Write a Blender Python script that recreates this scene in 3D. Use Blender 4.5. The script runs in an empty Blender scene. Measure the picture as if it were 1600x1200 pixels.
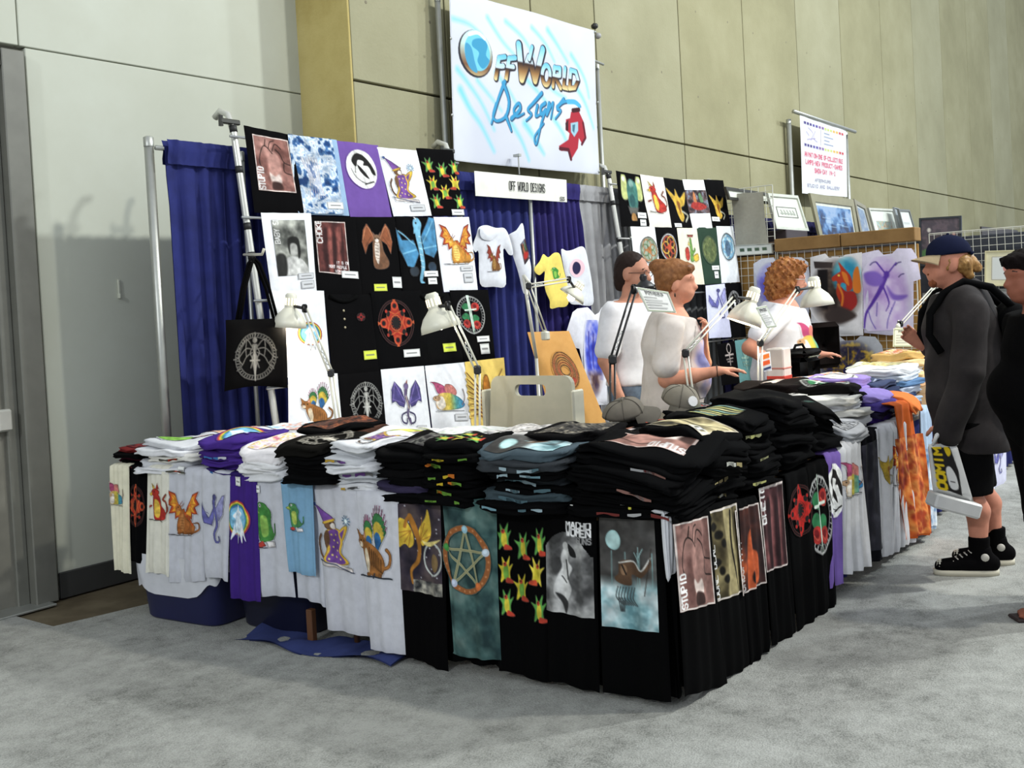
import bpy, bmesh, math, random
import numpy as np
from mathutils import Vector, Matrix
random.seed(7); RNG = np.random.RandomState(7)
scene = bpy.context.scene
COL = scene.collection

# ------------------------------------------------------------------ camera
FPX, ROLL, PITCH, YAW, CYP, CAMH = 1620.0, .055, math.radians(1.2), math.radians(37.4), 515.0, 1.5
_F0 = np.array([math.cos(YAW), math.sin(YAW), 0]); _R0 = np.array([math.sin(YAW), -math.cos(YAW), 0]); _U0 = np.array([0, 0, 1.])
CF = _F0*math.cos(PITCH) - _U0*math.sin(PITCH); _U = _U0*math.cos(PITCH) + _F0*math.sin(PITCH)
CR = math.cos(ROLL)*_R0 - math.sin(ROLL)*_U; CU = math.sin(ROLL)*_R0 + math.cos(ROLL)*_U
CC = np.array([0, 0, CAMH])
cd = bpy.data.cameras.new('camera'); cam = bpy.data.objects.new('camera', cd); COL.objects.link(cam)
cd.sensor_width = 36; cd.lens = 36*FPX/1600; cd.shift_y = -(600-CYP)/1600; cd.clip_end = 200
m = Matrix.Identity(4)
for i in range(3):
    m[i][0] = CR[i]; m[i][1] = CU[i]; m[i][2] = -CF[i]; m[i][3] = CC[i]
cam.matrix_world = m
scene.camera = cam

# ------------------------------------------------------------------ light
scene.view_settings.view_transform = 'Standard'; scene.view_settings.look = 'None'
scene.view_settings.gamma = 1; scene.view_settings.use_curve_mapping = False
scene.view_settings.exposure = 0.0
w = bpy.data.worlds.new('hall_bounce'); scene.world = w; w.use_nodes = True
w.node_tree.nodes['Background'].inputs[0].default_value = (.86, .92, 1.0, 1)
w.node_tree.nodes['Background'].inputs[1].default_value = .8
def area_lamp(name, loc, target, size, power, col):
    l = bpy.data.lights.new(name, 'AREA'); l.shape = 'DISK'; l.size = size; l.energy = power; l.color = col
    o = bpy.data.objects.new(name, l); COL.objects.link(o); o.location = loc
    o.rotation_euler = (Vector(target)-Vector(loc)).to_track_quat('-Z', 'Y').to_euler()
# high bay lamps of the exhibition hall
area_lamp('hall_lamp_key', (7.0, -4.6, 9.8), (4.6, 3.6, 1.0), .5, 520, (1, .98, .88))
area_lamp('hall_lamp', (16.5, -4.6, 9.8), (11.5, 3.6, 1.0), .7, 560, (.86, .95, 1))
area_lamp('hall_lamp', (-14, -.6, 9.8), (3, 3.5, .5), .9, 880, (.93, .97, 1))
area_lamp('hall_lamp', (11.5, -4.6, 9.8), (8.5, 1.5, .5),  .6, 900, (.96, 1, .98))
area_lamp('hall_lamp', (26, -4.6, 9.8), (20, 5, 2), .9, 350, (.84, .94, 1))

# ------------------------------------------------------------------ colour and material helpers
def lin(c):
    c = np.asarray(c, float)/255.
    return np.where(c <= .04045, c/12.92, ((c+.055)/1.055)**2.4)
def rgba(c): return tuple(lin(c))+(1,)
_mats = {}
def base_mat(name):
    m = bpy.data.materials.new(name); m.use_nodes = True
    return m, m.node_tree.nodes, m.node_tree.links, m.node_tree.nodes['Principled BSDF']
def noise(n, l, scale, detail=4, coord='Object', rough=.55):
    tc = n.new('ShaderNodeTexCoord'); t = n.new('ShaderNodeTexNoise'); t.inputs['Scale'].default_value = scale
    t.inputs['Detail'].default_value = detail; t.inputs['Roughness'].default_value = rough; l.new(tc.outputs[coord], t.inputs['Vector']); return t
def ramp(n, l, fac, stops):
    r = n.new('ShaderNodeValToRGB'); e = r.color_ramp.elements
    while len(e) < len(stops): e.new(.5)
    for i, (p, c) in enumerate(stops): e[i].position = p; e[i].color = rgba(c)
    l.new(fac, r.inputs[0]); return r
def bump(n, l, h, strength, dist, b):
    bp = n.new('ShaderNodeBump'); bp.inputs['Strength'].default_value = strength; bp.inputs['Distance'].default_value = dist
    l.new(h, bp.inputs['Height']); l.new(bp.outputs[0], b.inputs['Normal'])
def vary(c, k): return tuple(min(255, max(0, v*k)) for v in c)
def cloth(c, rough=.92, amt=.03, sc=26, sheen=.0):
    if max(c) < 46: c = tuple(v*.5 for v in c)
    key = ('cloth', tuple(c), rough, amt, sc)
    if key in _mats: return _mats[key]
    m, n, l, b = base_mat('fabric'); t = noise(n, l, sc, 5)
    r = ramp(n, l, t.outputs[0], [(.3, vary(c, 1-amt)), (.7, vary(c, 1+amt))]); l.new(r.outputs[0], b.inputs['Base Color'])
    b.inputs['Roughness'].default_value = rough; b.inputs['Specular IOR Level'].default_value = .04 if max(c) < 60 else .2
    t2 = noise(n, l, 330, 2); bump(n, l, t2.outputs[0], .25, .002, b)
    _mats[key] = m; return m
def plain(c, rough=.5, metal=0, spec=.5, name='paint'):
    key = ('plain', tuple(c), rough, metal, spec)
    if key in _mats: return _mats[key]
    m, n, l, b = base_mat(name); t = noise(n, l, 9, 3)
    r = ramp(n, l, t.outputs[0], [(.3, vary(c, .96)), (.7, vary(c, 1.03))]); l.new(r.outputs[0], b.inputs['Base Color'])
    b.inputs['Roughness'].default_value = rough; b.inputs['Metallic'].default_value = metal; b.inputs['Specular IOR Level'].default_value = spec
    _mats[key] = m; return m
def stained(c1, c2, c3, sc, rough=.85, name='stained', bmp=0, sc2=60):
    key = ('stained', tuple(c1), tuple(c2), tuple(c3), sc, rough)
    if key in _mats: return _mats[key]
    m, n, l, b = base_mat(name); t = noise(n, l, sc, 8, rough=.65)
    r = ramp(n, l, t.outputs[0], [(.28, c1), (.5, c2), (.72, c3)]); l.new(r.outputs[0], b.inputs['Base Color'])
    b.inputs['Roughness'].default_value = rough; b.inputs['Specular IOR Level'].default_value = .25
    if bmp:
        t2 = noise(n, l, sc2, 5); bump(n, l, t2.outputs[0], bmp, .01, b)
    _mats[key] = m; return m
def glow(c, s, name='bulb_glow'):
    key = ('glow', c, s)
    if key in _mats: return _mats[key]
    m, n, l, b = base_mat(name); b.inputs['Base Color'].default_value = rgba(c)
    b.inputs['Emission Color'].default_value = rgba(c); b.inputs['Emission Strength'].default_value = s
    _mats[key] = m; return m
def ink():
    if 'ink' in _mats: return _mats['ink']
    m, n, l, b = base_mat('printed_ink'); a = n.new('ShaderNodeAttribute'); a.attribute_name = 'ink'
    l.new(a.outputs['Color'], b.inputs['Base Color']); b.inputs['Roughness'].default_value = .8; b.inputs['Specular IOR Level'].default_value = .2
    _mats['ink'] = m; return m
def ink_gloss():
    if 'inkg' in _mats: return _mats['inkg']
    m, n, l, b = base_mat('printed_paper'); a = n.new('ShaderNodeAttribute'); a.attribute_name = 'ink'
    l.new(a.outputs['Color'], b.inputs['Base Color']); b.inputs['Roughness'].default_value = .35
    _mats['inkg'] = m; return m
CHROME = lambda: plain((196, 198, 196), .32, .85, name='chrome')
STEEL = lambda: plain((176, 178, 172), .42, .7, name='steel')

# ------------------------------------------------------------------ mesh helpers
class MB:
    """collects geometry in world space, links it as one mesh"""
    def __init__(s): s.v = []; s.f = []
    def add(s, v, f):
        k = len(s.v); s.v += [tuple(map(float, p)) for p in v]; s.f += [tuple(int(i)+k for i in q) for q in f]; return s
    def box(s, c, d, ax=None):
        ax = ax or ((1, 0, 0), (0, 1, 0), (0, 0, 1)); c = np.array(c, float); a = [np.array(x, float)*k/2 for x, k in zip(ax, d)]
        v = [c+i*a[0]+j*a[1]+k*a[2] for k in (-1, 1) for j in (-1, 1) for i in (-1, 1)]
        return s.add(v, [(0, 2, 3, 1), (4, 5, 7, 6), (0, 1, 5, 4), (2, 6, 7, 3), (0, 4, 6, 2), (1, 3, 7, 5)])
    def bbox(s, c, d, ax=None, bev=.01):
        """box with chamfered edges"""
        ax = [np.array(x, float) for x in (ax or ((1, 0, 0), (0, 1, 0), (0, 0, 1)))]; c = np.array(c, float); h = np.array(d, float)/2
        bev = min(bev, h.min()*.95); V = []; idx = {}
        for sx in (-1, 1):
            for sy in (-1, 1):
                for sz in (-1, 1):
                    for a in range(3):
                        q = np.array([sx, sy, sz])*(h-bev); q[a] += (sx, sy, sz)[a]*bev
                        idx[(sx, sy, sz, a)] = len(V); V.append(c+q[0]*ax[0]+q[1]*ax[1]+q[2]*ax[2])
        F = []
        for a in range(3):
            b_, c_ = (a+1) % 3, (a+2) % 3
            for sg in (-1, 1):
                q = []
                for u, v in ((-1, -1), (1, -1), (1, 1), (-1, 1)):
                    k = [0, 0, 0]; k[a] = sg; k[b_] = u; k[c_] = v; q.append(idx[(*k, a)])
                F.append(q if sg > 0 else q[::-1])
            for u in (-1, 1):
                for v in (-1, 1):
                    k0 = [0, 0, 0]; k1 = [0, 0, 0]; k0[a] = -1; k1[a] = 1; k0[b_] = k1[b_] = u; k0[c_] = k1[c_] = v
                    q = [idx[(*k0, b_)], idx[(*k1, b_)], idx[(*k1, c_)], idx[(*k0, c_)]]
                    F.append(q if u*v > 0 else q[::-1])
        for sx in (-1, 1):
            for sy in (-1, 1):
                for sz in (-1, 1):
                    q = [idx[(sx, sy, sz, a)] for a in range(3)]
                    F.append(q if sx*sy*sz > 0 else q[::-1])
        return s.add(V, F)
    def tube(s, pts, r, n=10, cap=True):
        P = [np.array(p, float) for p in pts]; rs = r if hasattr(r, '__len__') else [r]*len(P); rings = []
        up = None
        for i, p in enumerate(P):
            t = (P[min(i+1, len(P)-1)]-P[max(i-1, 0)]); t /= np.linalg.norm(t)+1e-9
            if up is None: up = np.array([0, 0, 1.]) if abs(t[2]) < .9 else np.array([1., 0, 0])
            a = np.cross(t, up); a /= np.linalg.norm(a)+1e-9; b = np.cross(a, t); up = b
            rings.append([p+rs[i]*(math.cos(k*2*math.pi/n)*a+math.sin(k*2*math.pi/n)*b) for k in range(n)])
        V = [q for R in rings for q in R]; F = []
        for i in range(len(P)-1):
            for k in range(n): F.append((i*n+k, i*n+(k+1) % n, (i+1)*n+(k+1) % n, (i+1)*n+k))
        if cap: F += [tuple(range(n))[::-1], tuple(range((len(P)-1)*n, len(P)*n))]
        return s.add(V, F)
    def lathe(s, base, axis, prof, n=24):
        """prof: (radius, height) along axis"""
        z = np.array(axis, float); z /= np.linalg.norm(z); x = np.cross(z, (0, 0, 1.) if abs(z[2]) < .9 else (1., 0, 0)); x /= np.linalg.norm(x); y = np.cross(z, x)
        V = []; F = []
        for r, h in prof:
            for k in range(n):
                a = k*2*math.pi/n; V.append(np.array(base)+z*h+r*(math.cos(a)*x+math.sin(a)*y))
        for i in range(len(prof)-1):
            for k in range(n): F.append((i*n+k, i*n+(k+1) % n, (i+1)*n+(k+1) % n, (i+1)*n+k))
        return s.add(V, F)
    def grid(s, G, flip=False):
        G = np.asarray(G); nv, nu = G.shape[:2]; F = []
        for j in range(nv-1):
            for i in range(nu-1):
                q = (j*nu+i, (j+1)*nu+i, (j+1)*nu+i+1, j*nu+i+1); F.append(q[::-1] if flip else q)
        return s.add(G.reshape(-1, 3), F)
    def ngon_prism(s, pts2, O, X, Y, N, t):
        O, X, Y, N = [np.array(a, float) for a in (O, X, Y, N)]; k = len(pts2)
        V = [O+X*a+Y*b+N*t/2 for a, b in pts2]+[O+X*a+Y*b-N*t/2 for a, b in pts2]
        F = [tuple(range(k)), tuple(range(k, 2*k))[::-1]]+[(i, k+i, k+(i+1) % k, (i+1) % k) for i in range(k)]
        return s.add(V, F)
    def build(s, name, mat, parent=None, smooth=False, origin=None, colors=None):
        V = np.array(s.v, float)
        if origin is None:
            origin = np.array(parent.matrix_world.translation) if False else (np.array(parent['_o']) if parent is not None else np.array([(V[:, 0].min()+V[:, 0].max())/2, (V[:, 1].min()+V[:, 1].max())/2, V[:, 2].min()]))
        me = bpy.data.meshes.new(name); me.from_pydata((V-origin).tolist(), [], s.f); me.update()
        if smooth: me.polygons.foreach_set('use_smooth', [True]*len(me.polygons))
        if colors is not None:
            a = me.color_attributes.new('ink', 'FLOAT_COLOR', 'POINT'); a.data.foreach_set('color', np.asarray(colors, np.float32).ravel())
        o = bpy.data.objects.new(name, me); COL.objects.link(o)
        if mat: me.materials.append(mat)
        o['_o'] = list(map(float, origin))
        if parent is not None: o.parent = parent
        else: o.location = origin
        return o
def tag(o, label=None, cat=None, group=None, kind=None):
    if label: o['label'] = label
    if cat: o['category'] = cat
    if group: o['group'] = group
    if kind: o['kind'] = kind
    return o
def thing(name, loc, label, cat, group=None):
    o = bpy.data.objects.new(name, None); COL.objects.link(o); o.location = loc; o.empty_display_size = .1; o['_o'] = list(map(float, loc))
    return tag(o, label, cat, group)
def struct(o, label=None):
    o['kind'] = 'structure'
    if label: o['label'] = label
    return o

# back-projection of measured photo points on to real planes of the place
def ray(px, py): return CF+CR*(px-800)/FPX-CU*(py-CYP)/FPX
def on(px, py, P0, N):
    d = ray(px, py); N = np.asarray(N, float); t = ((np.asarray(P0, float)-CC)@N)/(d@N); return CC+t*d
def onX(px, py, v): return on(px, py, (v, 0, 0), (1, 0, 0))
def onY(px, py, v): return on(px, py, (0, v, 0), (0, 1, 0))
def onZ(px, py, v): return on(px, py, (0, 0, v), (0, 0, 1))
def nrm(v): v = np.asarray(v, float); return v/np.linalg.norm(v)
# ------------------------------------------------------------------ printed designs (vector art rasterised on to mesh vertices)
GL = {'A':"062046 1434",'B':"00063645443303 3342413000",'C':"4130100105163645",'D':"00063645413000",'E':"40000646 0333",'F':"400006 0333",'G':"41301001051636454323",'H':"0006 4046 0343",'I':"2026",'J':"4045361605",'K':"0006 400346",'L':"000646",'M':"0600234046",'N':"06004640",'O':"103041453616050110",'P':"06003041423303",'Q':"103041453616050110 2446",'R':"06003041423303 2346",'S':"413010010213334445361605",'T':"0040 2026",'U':"000516364540",'V':"002640",'W':"0016233640",'X':"0046 4006",'Y':"002340 2326",'Z':"00400646",'0':"103041453616050110",'1':"112026 1636",'2':"01103041420646",'5':"400002334445361605",'8':"10304142331302011 0",'-':"1333",'.':"2526"}
GL['8'] = "1030414233130201 10 1304051636454433"
def cr(pts, closed=True, n=5):
    P = np.array(pts, float); k = len(P); out = []
    for i in range(k if closed else k-1):
        p0, p1, p2, p3 = [P[j % k] if closed else P[min(max(j, 0), k-1)] for j in (i-1, i, i+1, i+2)]
        for t in np.arange(n)/n: out.append(.5*((2*p1)+(p2-p0)*t+(2*p0-5*p1+4*p2-p3)*t*t+(3*p1-p0-3*p2+p3)*t**3))
    if not closed: out.append(P[-1])
    return np.array(out)
def vnoise(h, w, cell, seed, octs=3):
    r = np.random.RandomState(seed); out = np.zeros((h, w)); amp = 1; tot = 0
    for o in range(octs):
        ch, cw = max(2, int(h/cell)+2), max(2, int(w/cell)+2); g = r.rand(ch, cw)
        y = np.linspace(0, ch-1.001, h); x = np.linspace(0, cw-1.001, w); yi = y.astype(int); xi = x.astype(int); fy = (y-yi)[:, None]; fx = (x-xi)[None]
        fy = fy*fy*(3-2*fy); fx = fx*fx*(3-2*fx)
        a = g[yi][:, xi]*(1-fy)*(1-fx)+g[yi+1][:, xi]*fy*(1-fx)+g[yi][:, xi+1]*(1-fy)*fx+g[yi+1][:, xi+1]*fy*fx
        out += a*amp; tot += amp; amp *= .5; cell = max(1.2, cell/2)
    return out/tot
class Cv:
    """w x h vertices; drawing coordinates 0..1, y down"""
    def __init__(s, w, h, base, fill=False):
        s.w, s.h = w, h; s.im = np.ones((h, w, 3))*np.array(base, float); s.al = np.ones((h, w))*(1. if fill else 0.)
        s.X, s.Y = np.meshgrid((np.arange(w))/(w-1.), (np.arange(h))/(h-1.)); s.T = lambda p: p
    def win(s, lo, hi):
        x0 = max(0, int(lo[0]*(s.w-1))-2); x1 = min(s.w, int(hi[0]*(s.w-1))+4); y0 = max(0, int(lo[1]*(s.h-1))-2); y1 = min(s.h, int(hi[1]*(s.h-1))+4)
        return slice(y0, y1), slice(x0, x1)
    def comp(s, sl, cov, col):
        if cov.size == 0: return
        if callable(col): col = col(s.X[sl], s.Y[sl])
        col = np.array(col, float); c = np.clip(cov, 0, 1)[..., None]
        s.im[sl] = s.im[sl]*(1-c)+col*c; s.al[sl] = np.maximum(s.al[sl], c[..., 0])
    def segd(s, P, Q, x, y):
        ax, ay = P; dx, dy = Q[0]-P[0], Q[1]-P[1]; L = dx*dx+dy*dy+1e-12
        t = np.clip(((x-ax)*dx+(y-ay)*dy)/L, 0, 1); return np.hypot(x-ax-t*dx, y-ay-t*dy), t
    def poly(s, pts, col, smooth=False, soft=1.):
        pts = s.T(cr(pts) if smooth else np.array(pts, float)); sl = s.win(pts.min(0), pts.max(0)); x = s.X[sl]*s.w; y = s.Y[sl]*s.h
        if x.size == 0: return
        p = pts*np.array([s.w, s.h]); q = np.roll(p, -1, 0); ins = np.zeros(x.shape, bool); D = np.full(x.shape, 1e9)
        for (ax, ay), (bx, by) in zip(p, q):
            if ay != by: ins ^= ((ay > y) != (by > y)) & (x < (bx-ax)*(y-ay)/(by-ay)+ax)
            D = np.minimum(D, s.segd((ax, ay), (bx, by), x, y)[0])
        s.comp(sl, .5+np.where(ins, D, -D)/soft, col)
    def line(s, pts, wd, col, smooth=False, wd2=None, soft=1.):
        pts = s.T(cr(pts, False) if smooth else np.array(pts, float)); e = wd*.6; sl = s.win(pts.min(0)-e, pts.max(0)+e); x = s.X[sl]*s.w; y = s.Y[sl]*s.h
        if x.size == 0: return
        p = pts*np.array([s.w, s.h]); cov = np.zeros(x.shape); n = len(p)-1
        for i in range(n):
            d, t = s.segd(p[i], p[i+1], x, y); w0 = wd if wd2 is None else wd+(wd2-wd)*(i+t)/n
            cov = np.maximum(cov, .5+(w0*s.h/2-d)/soft)
        s.comp(sl, cov, col)
    def ell(s, cx, cy, rx, ry, col, rot=0, ring=0, soft=1.):
        a = np.linspace(0, 2*np.pi, 28)[:-1]; c_, s_ = math.cos(rot), math.sin(rot); k = s.w/s.h
        pts = np.stack([cx+rx*np.cos(a)*c_-ry*np.sin(a)*s_/k*1., cy+rx*np.cos(a)*s_*k+ry*np.sin(a)*c_], 1)
        if ring: s.line(np.vstack([pts, pts[:1]]), ring, col, soft=soft)
        else: s.poly(pts, col, soft=soft)
    def text(s, t, x, y, ch, cw, wd, col, rot=0, gap=1.35):
        """(x,y) top-left, ch height, cw glyph width; rot=1 reads upward from (x,y) bottom-left"""
        for k, g in enumerate(t.upper()):
            for pl in GL.get(g, '').split():
                P = np.array([(int(pl[i])/4., int(pl[i+1])/6.) for i in range(0, len(pl)-1, 2)])
                if rot: Q = np.stack([x+P[:, 1]*ch, y-(P[:, 0]+k*gap)*cw], 1)
                else: Q = np.stack([x+(P[:, 0]+k*gap)*cw, y+P[:, 1]*ch], 1)
                s.line(Q, wd, col)
    def mix(s, cell, seed, stops, mask=None, octs=4, add=None):
        n = vnoise(s.h, s.w, cell, seed, octs); n = np.clip((n-.5)*2.2+.5, 0, 1)
        if add is not None: n = np.clip(n+add, 0, 1)
        xs = [a for a, _ in stops]; C = np.stack([np.interp(n, xs, [c[i] for _, c in stops]) for i in range(3)], -1)
        k = np.ones((s.h, s.w)) if mask is None else mask
        s.im = s.im*(1-k[..., None])+C*k[..., None]; s.al = np.maximum(s.al, k)
    def rectmask(s, x0, y0, x1, y1): return ((s.X >= x0) & (s.X <= x1) & (s.Y >= y0) & (s.Y <= y1)).astype(float)
    def sub(s, x0, y0, x1, y1, flip=False):
        s.T = lambda p: np.stack([(x1-(x1-x0)*p[:, 0]) if flip else x0+(x1-x0)*p[:, 0], y0+(y1-y0)*p[:, 1]], 1)
    def full(s): s.T = lambda p: p
def tr(seq, dx, dy): return [(a+dx, b+dy) for a, b in seq]
K_ = (25, 22, 22); W_ = (240, 240, 240)
def d_dragon(c, body=(206, 136, 44), wing=(232, 160, 44), edge=(176, 60, 34), belly=(232, 190, 90)):
    """seated dragon with two raised bat wings and a curled tail"""
    for sgn in (0, 1):
        f = (lambda P: P) if not sgn else (lambda P: [(.96-.94*a, b) for a, b in P])
        c.poly(f([(.46, .6), (.36, .34), (.22, .08), (.04, .0), (.1, .16), (.02, .3), (.12, .36), (.06, .52), (.2, .5), (.2, .64), (.34, .58), (.4, .66)]), edge)
        c.poly(f([(.44, .58), (.35, .38), (.23, .14), (.12, .08), (.15, .2), (.09, .3), (.17, .36), (.13, .47), (.24, .46), (.25, .57), (.35, .53), (.4, .6)]), wing)
        for q in ((.06, .02), (.04, .3), (.08, .5), (.21, .62)): c.line(f([(.44, .58), (.3, .32), q]), .013, edge, True)
    c.line([(.5, .86), (.74, .93), (.94, .86), (.92, .72), (.8, .72)], .07, body, True, .02)
    c.poly([(.38, .46), (.5, .4), (.6, .5), (.74, .66), (.86, .8), (.78, .94), (.5, .96), (.3, .92), (.28, .74)], body, True)
    c.poly([(.4, .54), (.5, .54), (.54, .74), (.48, .9), (.38, .86), (.35, .7)], belly, True)
    c.poly([(.42, .48), (.38, .34), (.3, .32), (.22, .38), (.24, .44), (.34, .45)], body, True); c.poly([(.24, .42), (.34, .43), (.32, .47), (.25, .46)], belly); c.ell(.32, .37, .018, .014, K_)
    c.line([(.36, .33), (.42, .24)], .022, edge, wd2=.006); c.line([(.4, .35), (.48, .28)], .02, edge, wd2=.006)
    for k in range(6): c.poly([(.46+.055*k, .43+.06*k), (.53+.055*k, .4+.06*k), (.52+.055*k, .49+.06*k)], edge)
    for x in (.34, .46, .66, .76): c.ell(x, .94, .055, .03, vary(body, .78))
    for k in range(5): c.line([(.37, .6+.06*k), (.5, .61+.06*k)], .008, vary(body, .7))
    c.line([(.6, .62), (.7, .72), (.66, .86)], .014, vary(body, .6), True); c.line([(.05, .97), (.3, .99), (.75, .985)], .016, K_)
def d_wcat(c, fur=(160, 100, 44), a=(160, 34, 92), b=(54, 120, 66), g=(206, 176, 56), blue=(40, 100, 160)):
    """striped cat facing left under two raised rainbow-feathered wings"""
    for bx, th0, th1, L in ((.42, -2.05, -1.2, .5), (.62, -1.75, -.75, .66)):
        for col, fr, wd in ((a, 1., .075), (b, .8, .085), (g, .62, .08), (blue, .4, .07)):
            for k in range(9):
                t = th0+(th1-th0)*k/8; l_ = L*fr*(.62+.38*math.sin(.5+k*.28)); c.line([(bx, .64), (bx+.75*l_*math.cos(t), .64+l_*math.sin(t))], wd*.4, col, wd2=wd*.55 if fr < 1 else .012)
    c.line([(.7, .86), (.88, .82), (.94, .68), (.86, .6)], .05, fur, True)
    c.poly([(.2, .6), (.34, .5), (.52, .55), (.72, .64), (.8, .8), (.7, .95), (.4, .95), (.28, .82)], fur, True)
    c.poly([(.26, .64), (.35, .6), (.4, .78), (.36, .92), (.3, .84)], (226, 208, 176), True)
    c.ell(.21, .52, .14, .095, fur); c.poly([(.09, .48), (.05, .35), (.18, .43)], fur); c.poly([(.24, .44), (.32, .34), (.34, .49)], fur); c.poly([(.26, .45), (.31, .38), (.31, .47)], (206, 150, 130))
    c.ell(.14, .56, .065, .04, (226, 208, 180)); c.ell(.15, .505, .018, .014, K_); c.ell(.25, .505, .018, .014, K_); c.ell(.11, .55, .015, .01, (150, 80, 80))
    for k in range(7): c.line([(.42+.05*k, .58+.025*k), (.41+.05*k, .7+.03*k), (.44+.05*k, .82+.015*k)], .014, vary(fur, .5), True)
    for x in (.34, .5, .66): c.ell(x, .945, .065, .03, vary(fur, .82))
    c.line([(.05, .985), (.4, .97), (.95, .985)], .02, (30, 44, 60)); c.line([(.5, .93), (.46, .99)], .02, (30, 44, 60))
def d_wizard(c):
    """cat in a purple starred robe and pointed cap holding a blue spark"""
    p, g, br = (112, 66, 152), (222, 176, 50), (110, 76, 50)
    c.line([(.2, .84), (.1, .76), (.08, .6), (.16, .5)], .05, br, True)
    c.poly([(.36, .4), (.66, .38), (.72, .56), (.66, .72), (.84, .86), (.5, .92), (.18, .88), (.3, .7), (.26, .52)], g, True)
    c.poly([(.38, .42), (.62, .4), (.66, .56), (.6, .72), (.74, .86), (.5, .9), (.26, .86), (.37, .7), (.34, .54)], p, True)
    for x, y in ((.42, .48), (.54, .47), (.47, .56), (.58, .58), (.44, .66), (.55, .7), (.4, .78), (.5, .8), (.62, .82), (.33, .84)): c.ell(x, y, .02, .014, (240, 220, 110))
    c.poly([(.26, .5), (.36, .42), (.38, .58), (.3, .68)], br, True); c.poly([(.64, .42), (.84, .3), (.88, .36), (.7, .56)], g, True); c.poly([(.66, .44), (.8, .35), (.7, .52)], p)
    c.ell(.42, .33, .13, .08, br); c.ell(.48, .35, .07, .045, (225, 215, 205)); c.ell(.42, .31, .018, .013, K_)
    c.poly([(.28, .3), (.1, .1), (.04, .04), (.3, .12), (.52, .24)], p); c.line([(.27, .31), (.53, .25)], .035, g); c.ell(.05, .05, .04, .03, (70, 100, 180))
    for k in range(10):
        a = k*.628; c.line([(.86+.04*math.cos(a), .24+.03*math.sin(a)), (.86+.1*math.cos(a), .24+.08*math.sin(a))], .014, (60, 150, 210))
    c.ell(.86, .24, .05, .04, (215, 235, 250))
    c.poly([(.1, .88), (.9, .92), (.92, .99), (.12, .95)], (215, 205, 200)); c.line([(.06, .87), (.92, .99)], .018, (60, 70, 100))
def d_celtic(c, a=(176, 42, 26), b=(200, 84, 40)):
    """interlaced four-lobed diamond emblem with a dark eye"""
    c.ell(.5, .5, .48, .48, vary(a, .55), ring=.008); c.ell(.5, .5, .43, .44, vary(a, .6), ring=.008)
    th = np.linspace(0, 6.283, 81)[:-1]; r_ = .33+.1*np.cos(4*th)+.035*np.cos(8*th); c.poly(np.stack([.5+r_*np.cos(th)*.95, .5+r_*np.sin(th)*1.04], 1), a)
    r2 = .24+.06*np.cos(4*th+3.14); P = np.stack([.5+r2*np.cos(th), .5+r2*np.sin(th)], 1); c.line(np.vstack([P, P[:1]]), .03, b)
    for k in range(4):
        t = k*math.pi/2; x, y = .5+.35*math.cos(t), .5+.36*math.sin(t); c.ell(x, y, .05, .05, K_); c.ell(x, y, .085, .085, b, ring=.022); c.poly([(x+.06*math.cos(t), y+.06*math.sin(t)), (.5+.5*math.cos(t+.08), .5+.5*math.sin(t+.08)), (.5+.5*math.cos(t-.08), .5+.5*math.sin(t-.08))], b)
        t += math.pi/4; x, y = .5+.27*math.cos(t), .5+.27*math.sin(t); c.ell(x, y, .045, .06, K_, rot=t); c.ell(.5+.35*math.cos(t), .5+.35*math.sin(t), .035, .035, a)
    c.ell(.5, .5, .17, .18, K_); c.ell(.5, .5, .15, .16, b, ring=.03); c.ell(.5, .5, .09, .11, K_)
    for k in range(12): t = k*math.pi/6; c.line([(.5+.1*math.cos(t), .5+.12*math.sin(t)), (.5+.15*math.cos(t+.2), .5+.16*math.sin(t+.2))], .012, a)
def d_fairy(c, a=(150, 150, 145)):
    """winged figure with a sword in a lettered ring"""
    c.ell(.5, .5, .46, .46, a, ring=.014); c.ell(.5, .5, .38, .38, a, ring=.012)
    for k in range(44):
        t = k*math.pi/22; c.line([(.5+.4*math.cos(t), .5+.4*math.sin(t)), (.5+.44*math.cos(t+.03), .5+.44*math.sin(t+.03))], .018, a)
    for f in (1, -1):
        X = lambda P: [(.5+f*x, y) for x, y in P]
        for P in ([(.05, .32), (.2, .16), (.36, .3), (.46, .38)], [(.05, .36), (.22, .34), (.4, .5), (.5, .52)], [(.05, .42), (.2, .5), (.3, .64), (.42, .74)], [(.2, .16), (.22, .34), (.2, .5)], [(.36, .3), (.4, .5), (.3, .64)]): c.line(X(P), .016, a, True)
        c.line(X([(.03, .3), (.1, .42), (.05, .56), (.09, .72)]), .02, a, True)
    c.ell(.5, .18, .05, .055, a); c.poly([(.44, .27), (.56, .27), (.53, .42), (.57, .55), (.53, .76), (.5, .95), (.47, .76), (.43, .55), (.47, .42)], a, True)
    c.line([(.5, .3), (.5, .97)], .03, vary(a, 1.25)); c.line([(.4, .58), (.6, .58)], .03, vary(a, 1.2)); c.line([(.5, .03), (.5, .12)], .02, a)
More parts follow.
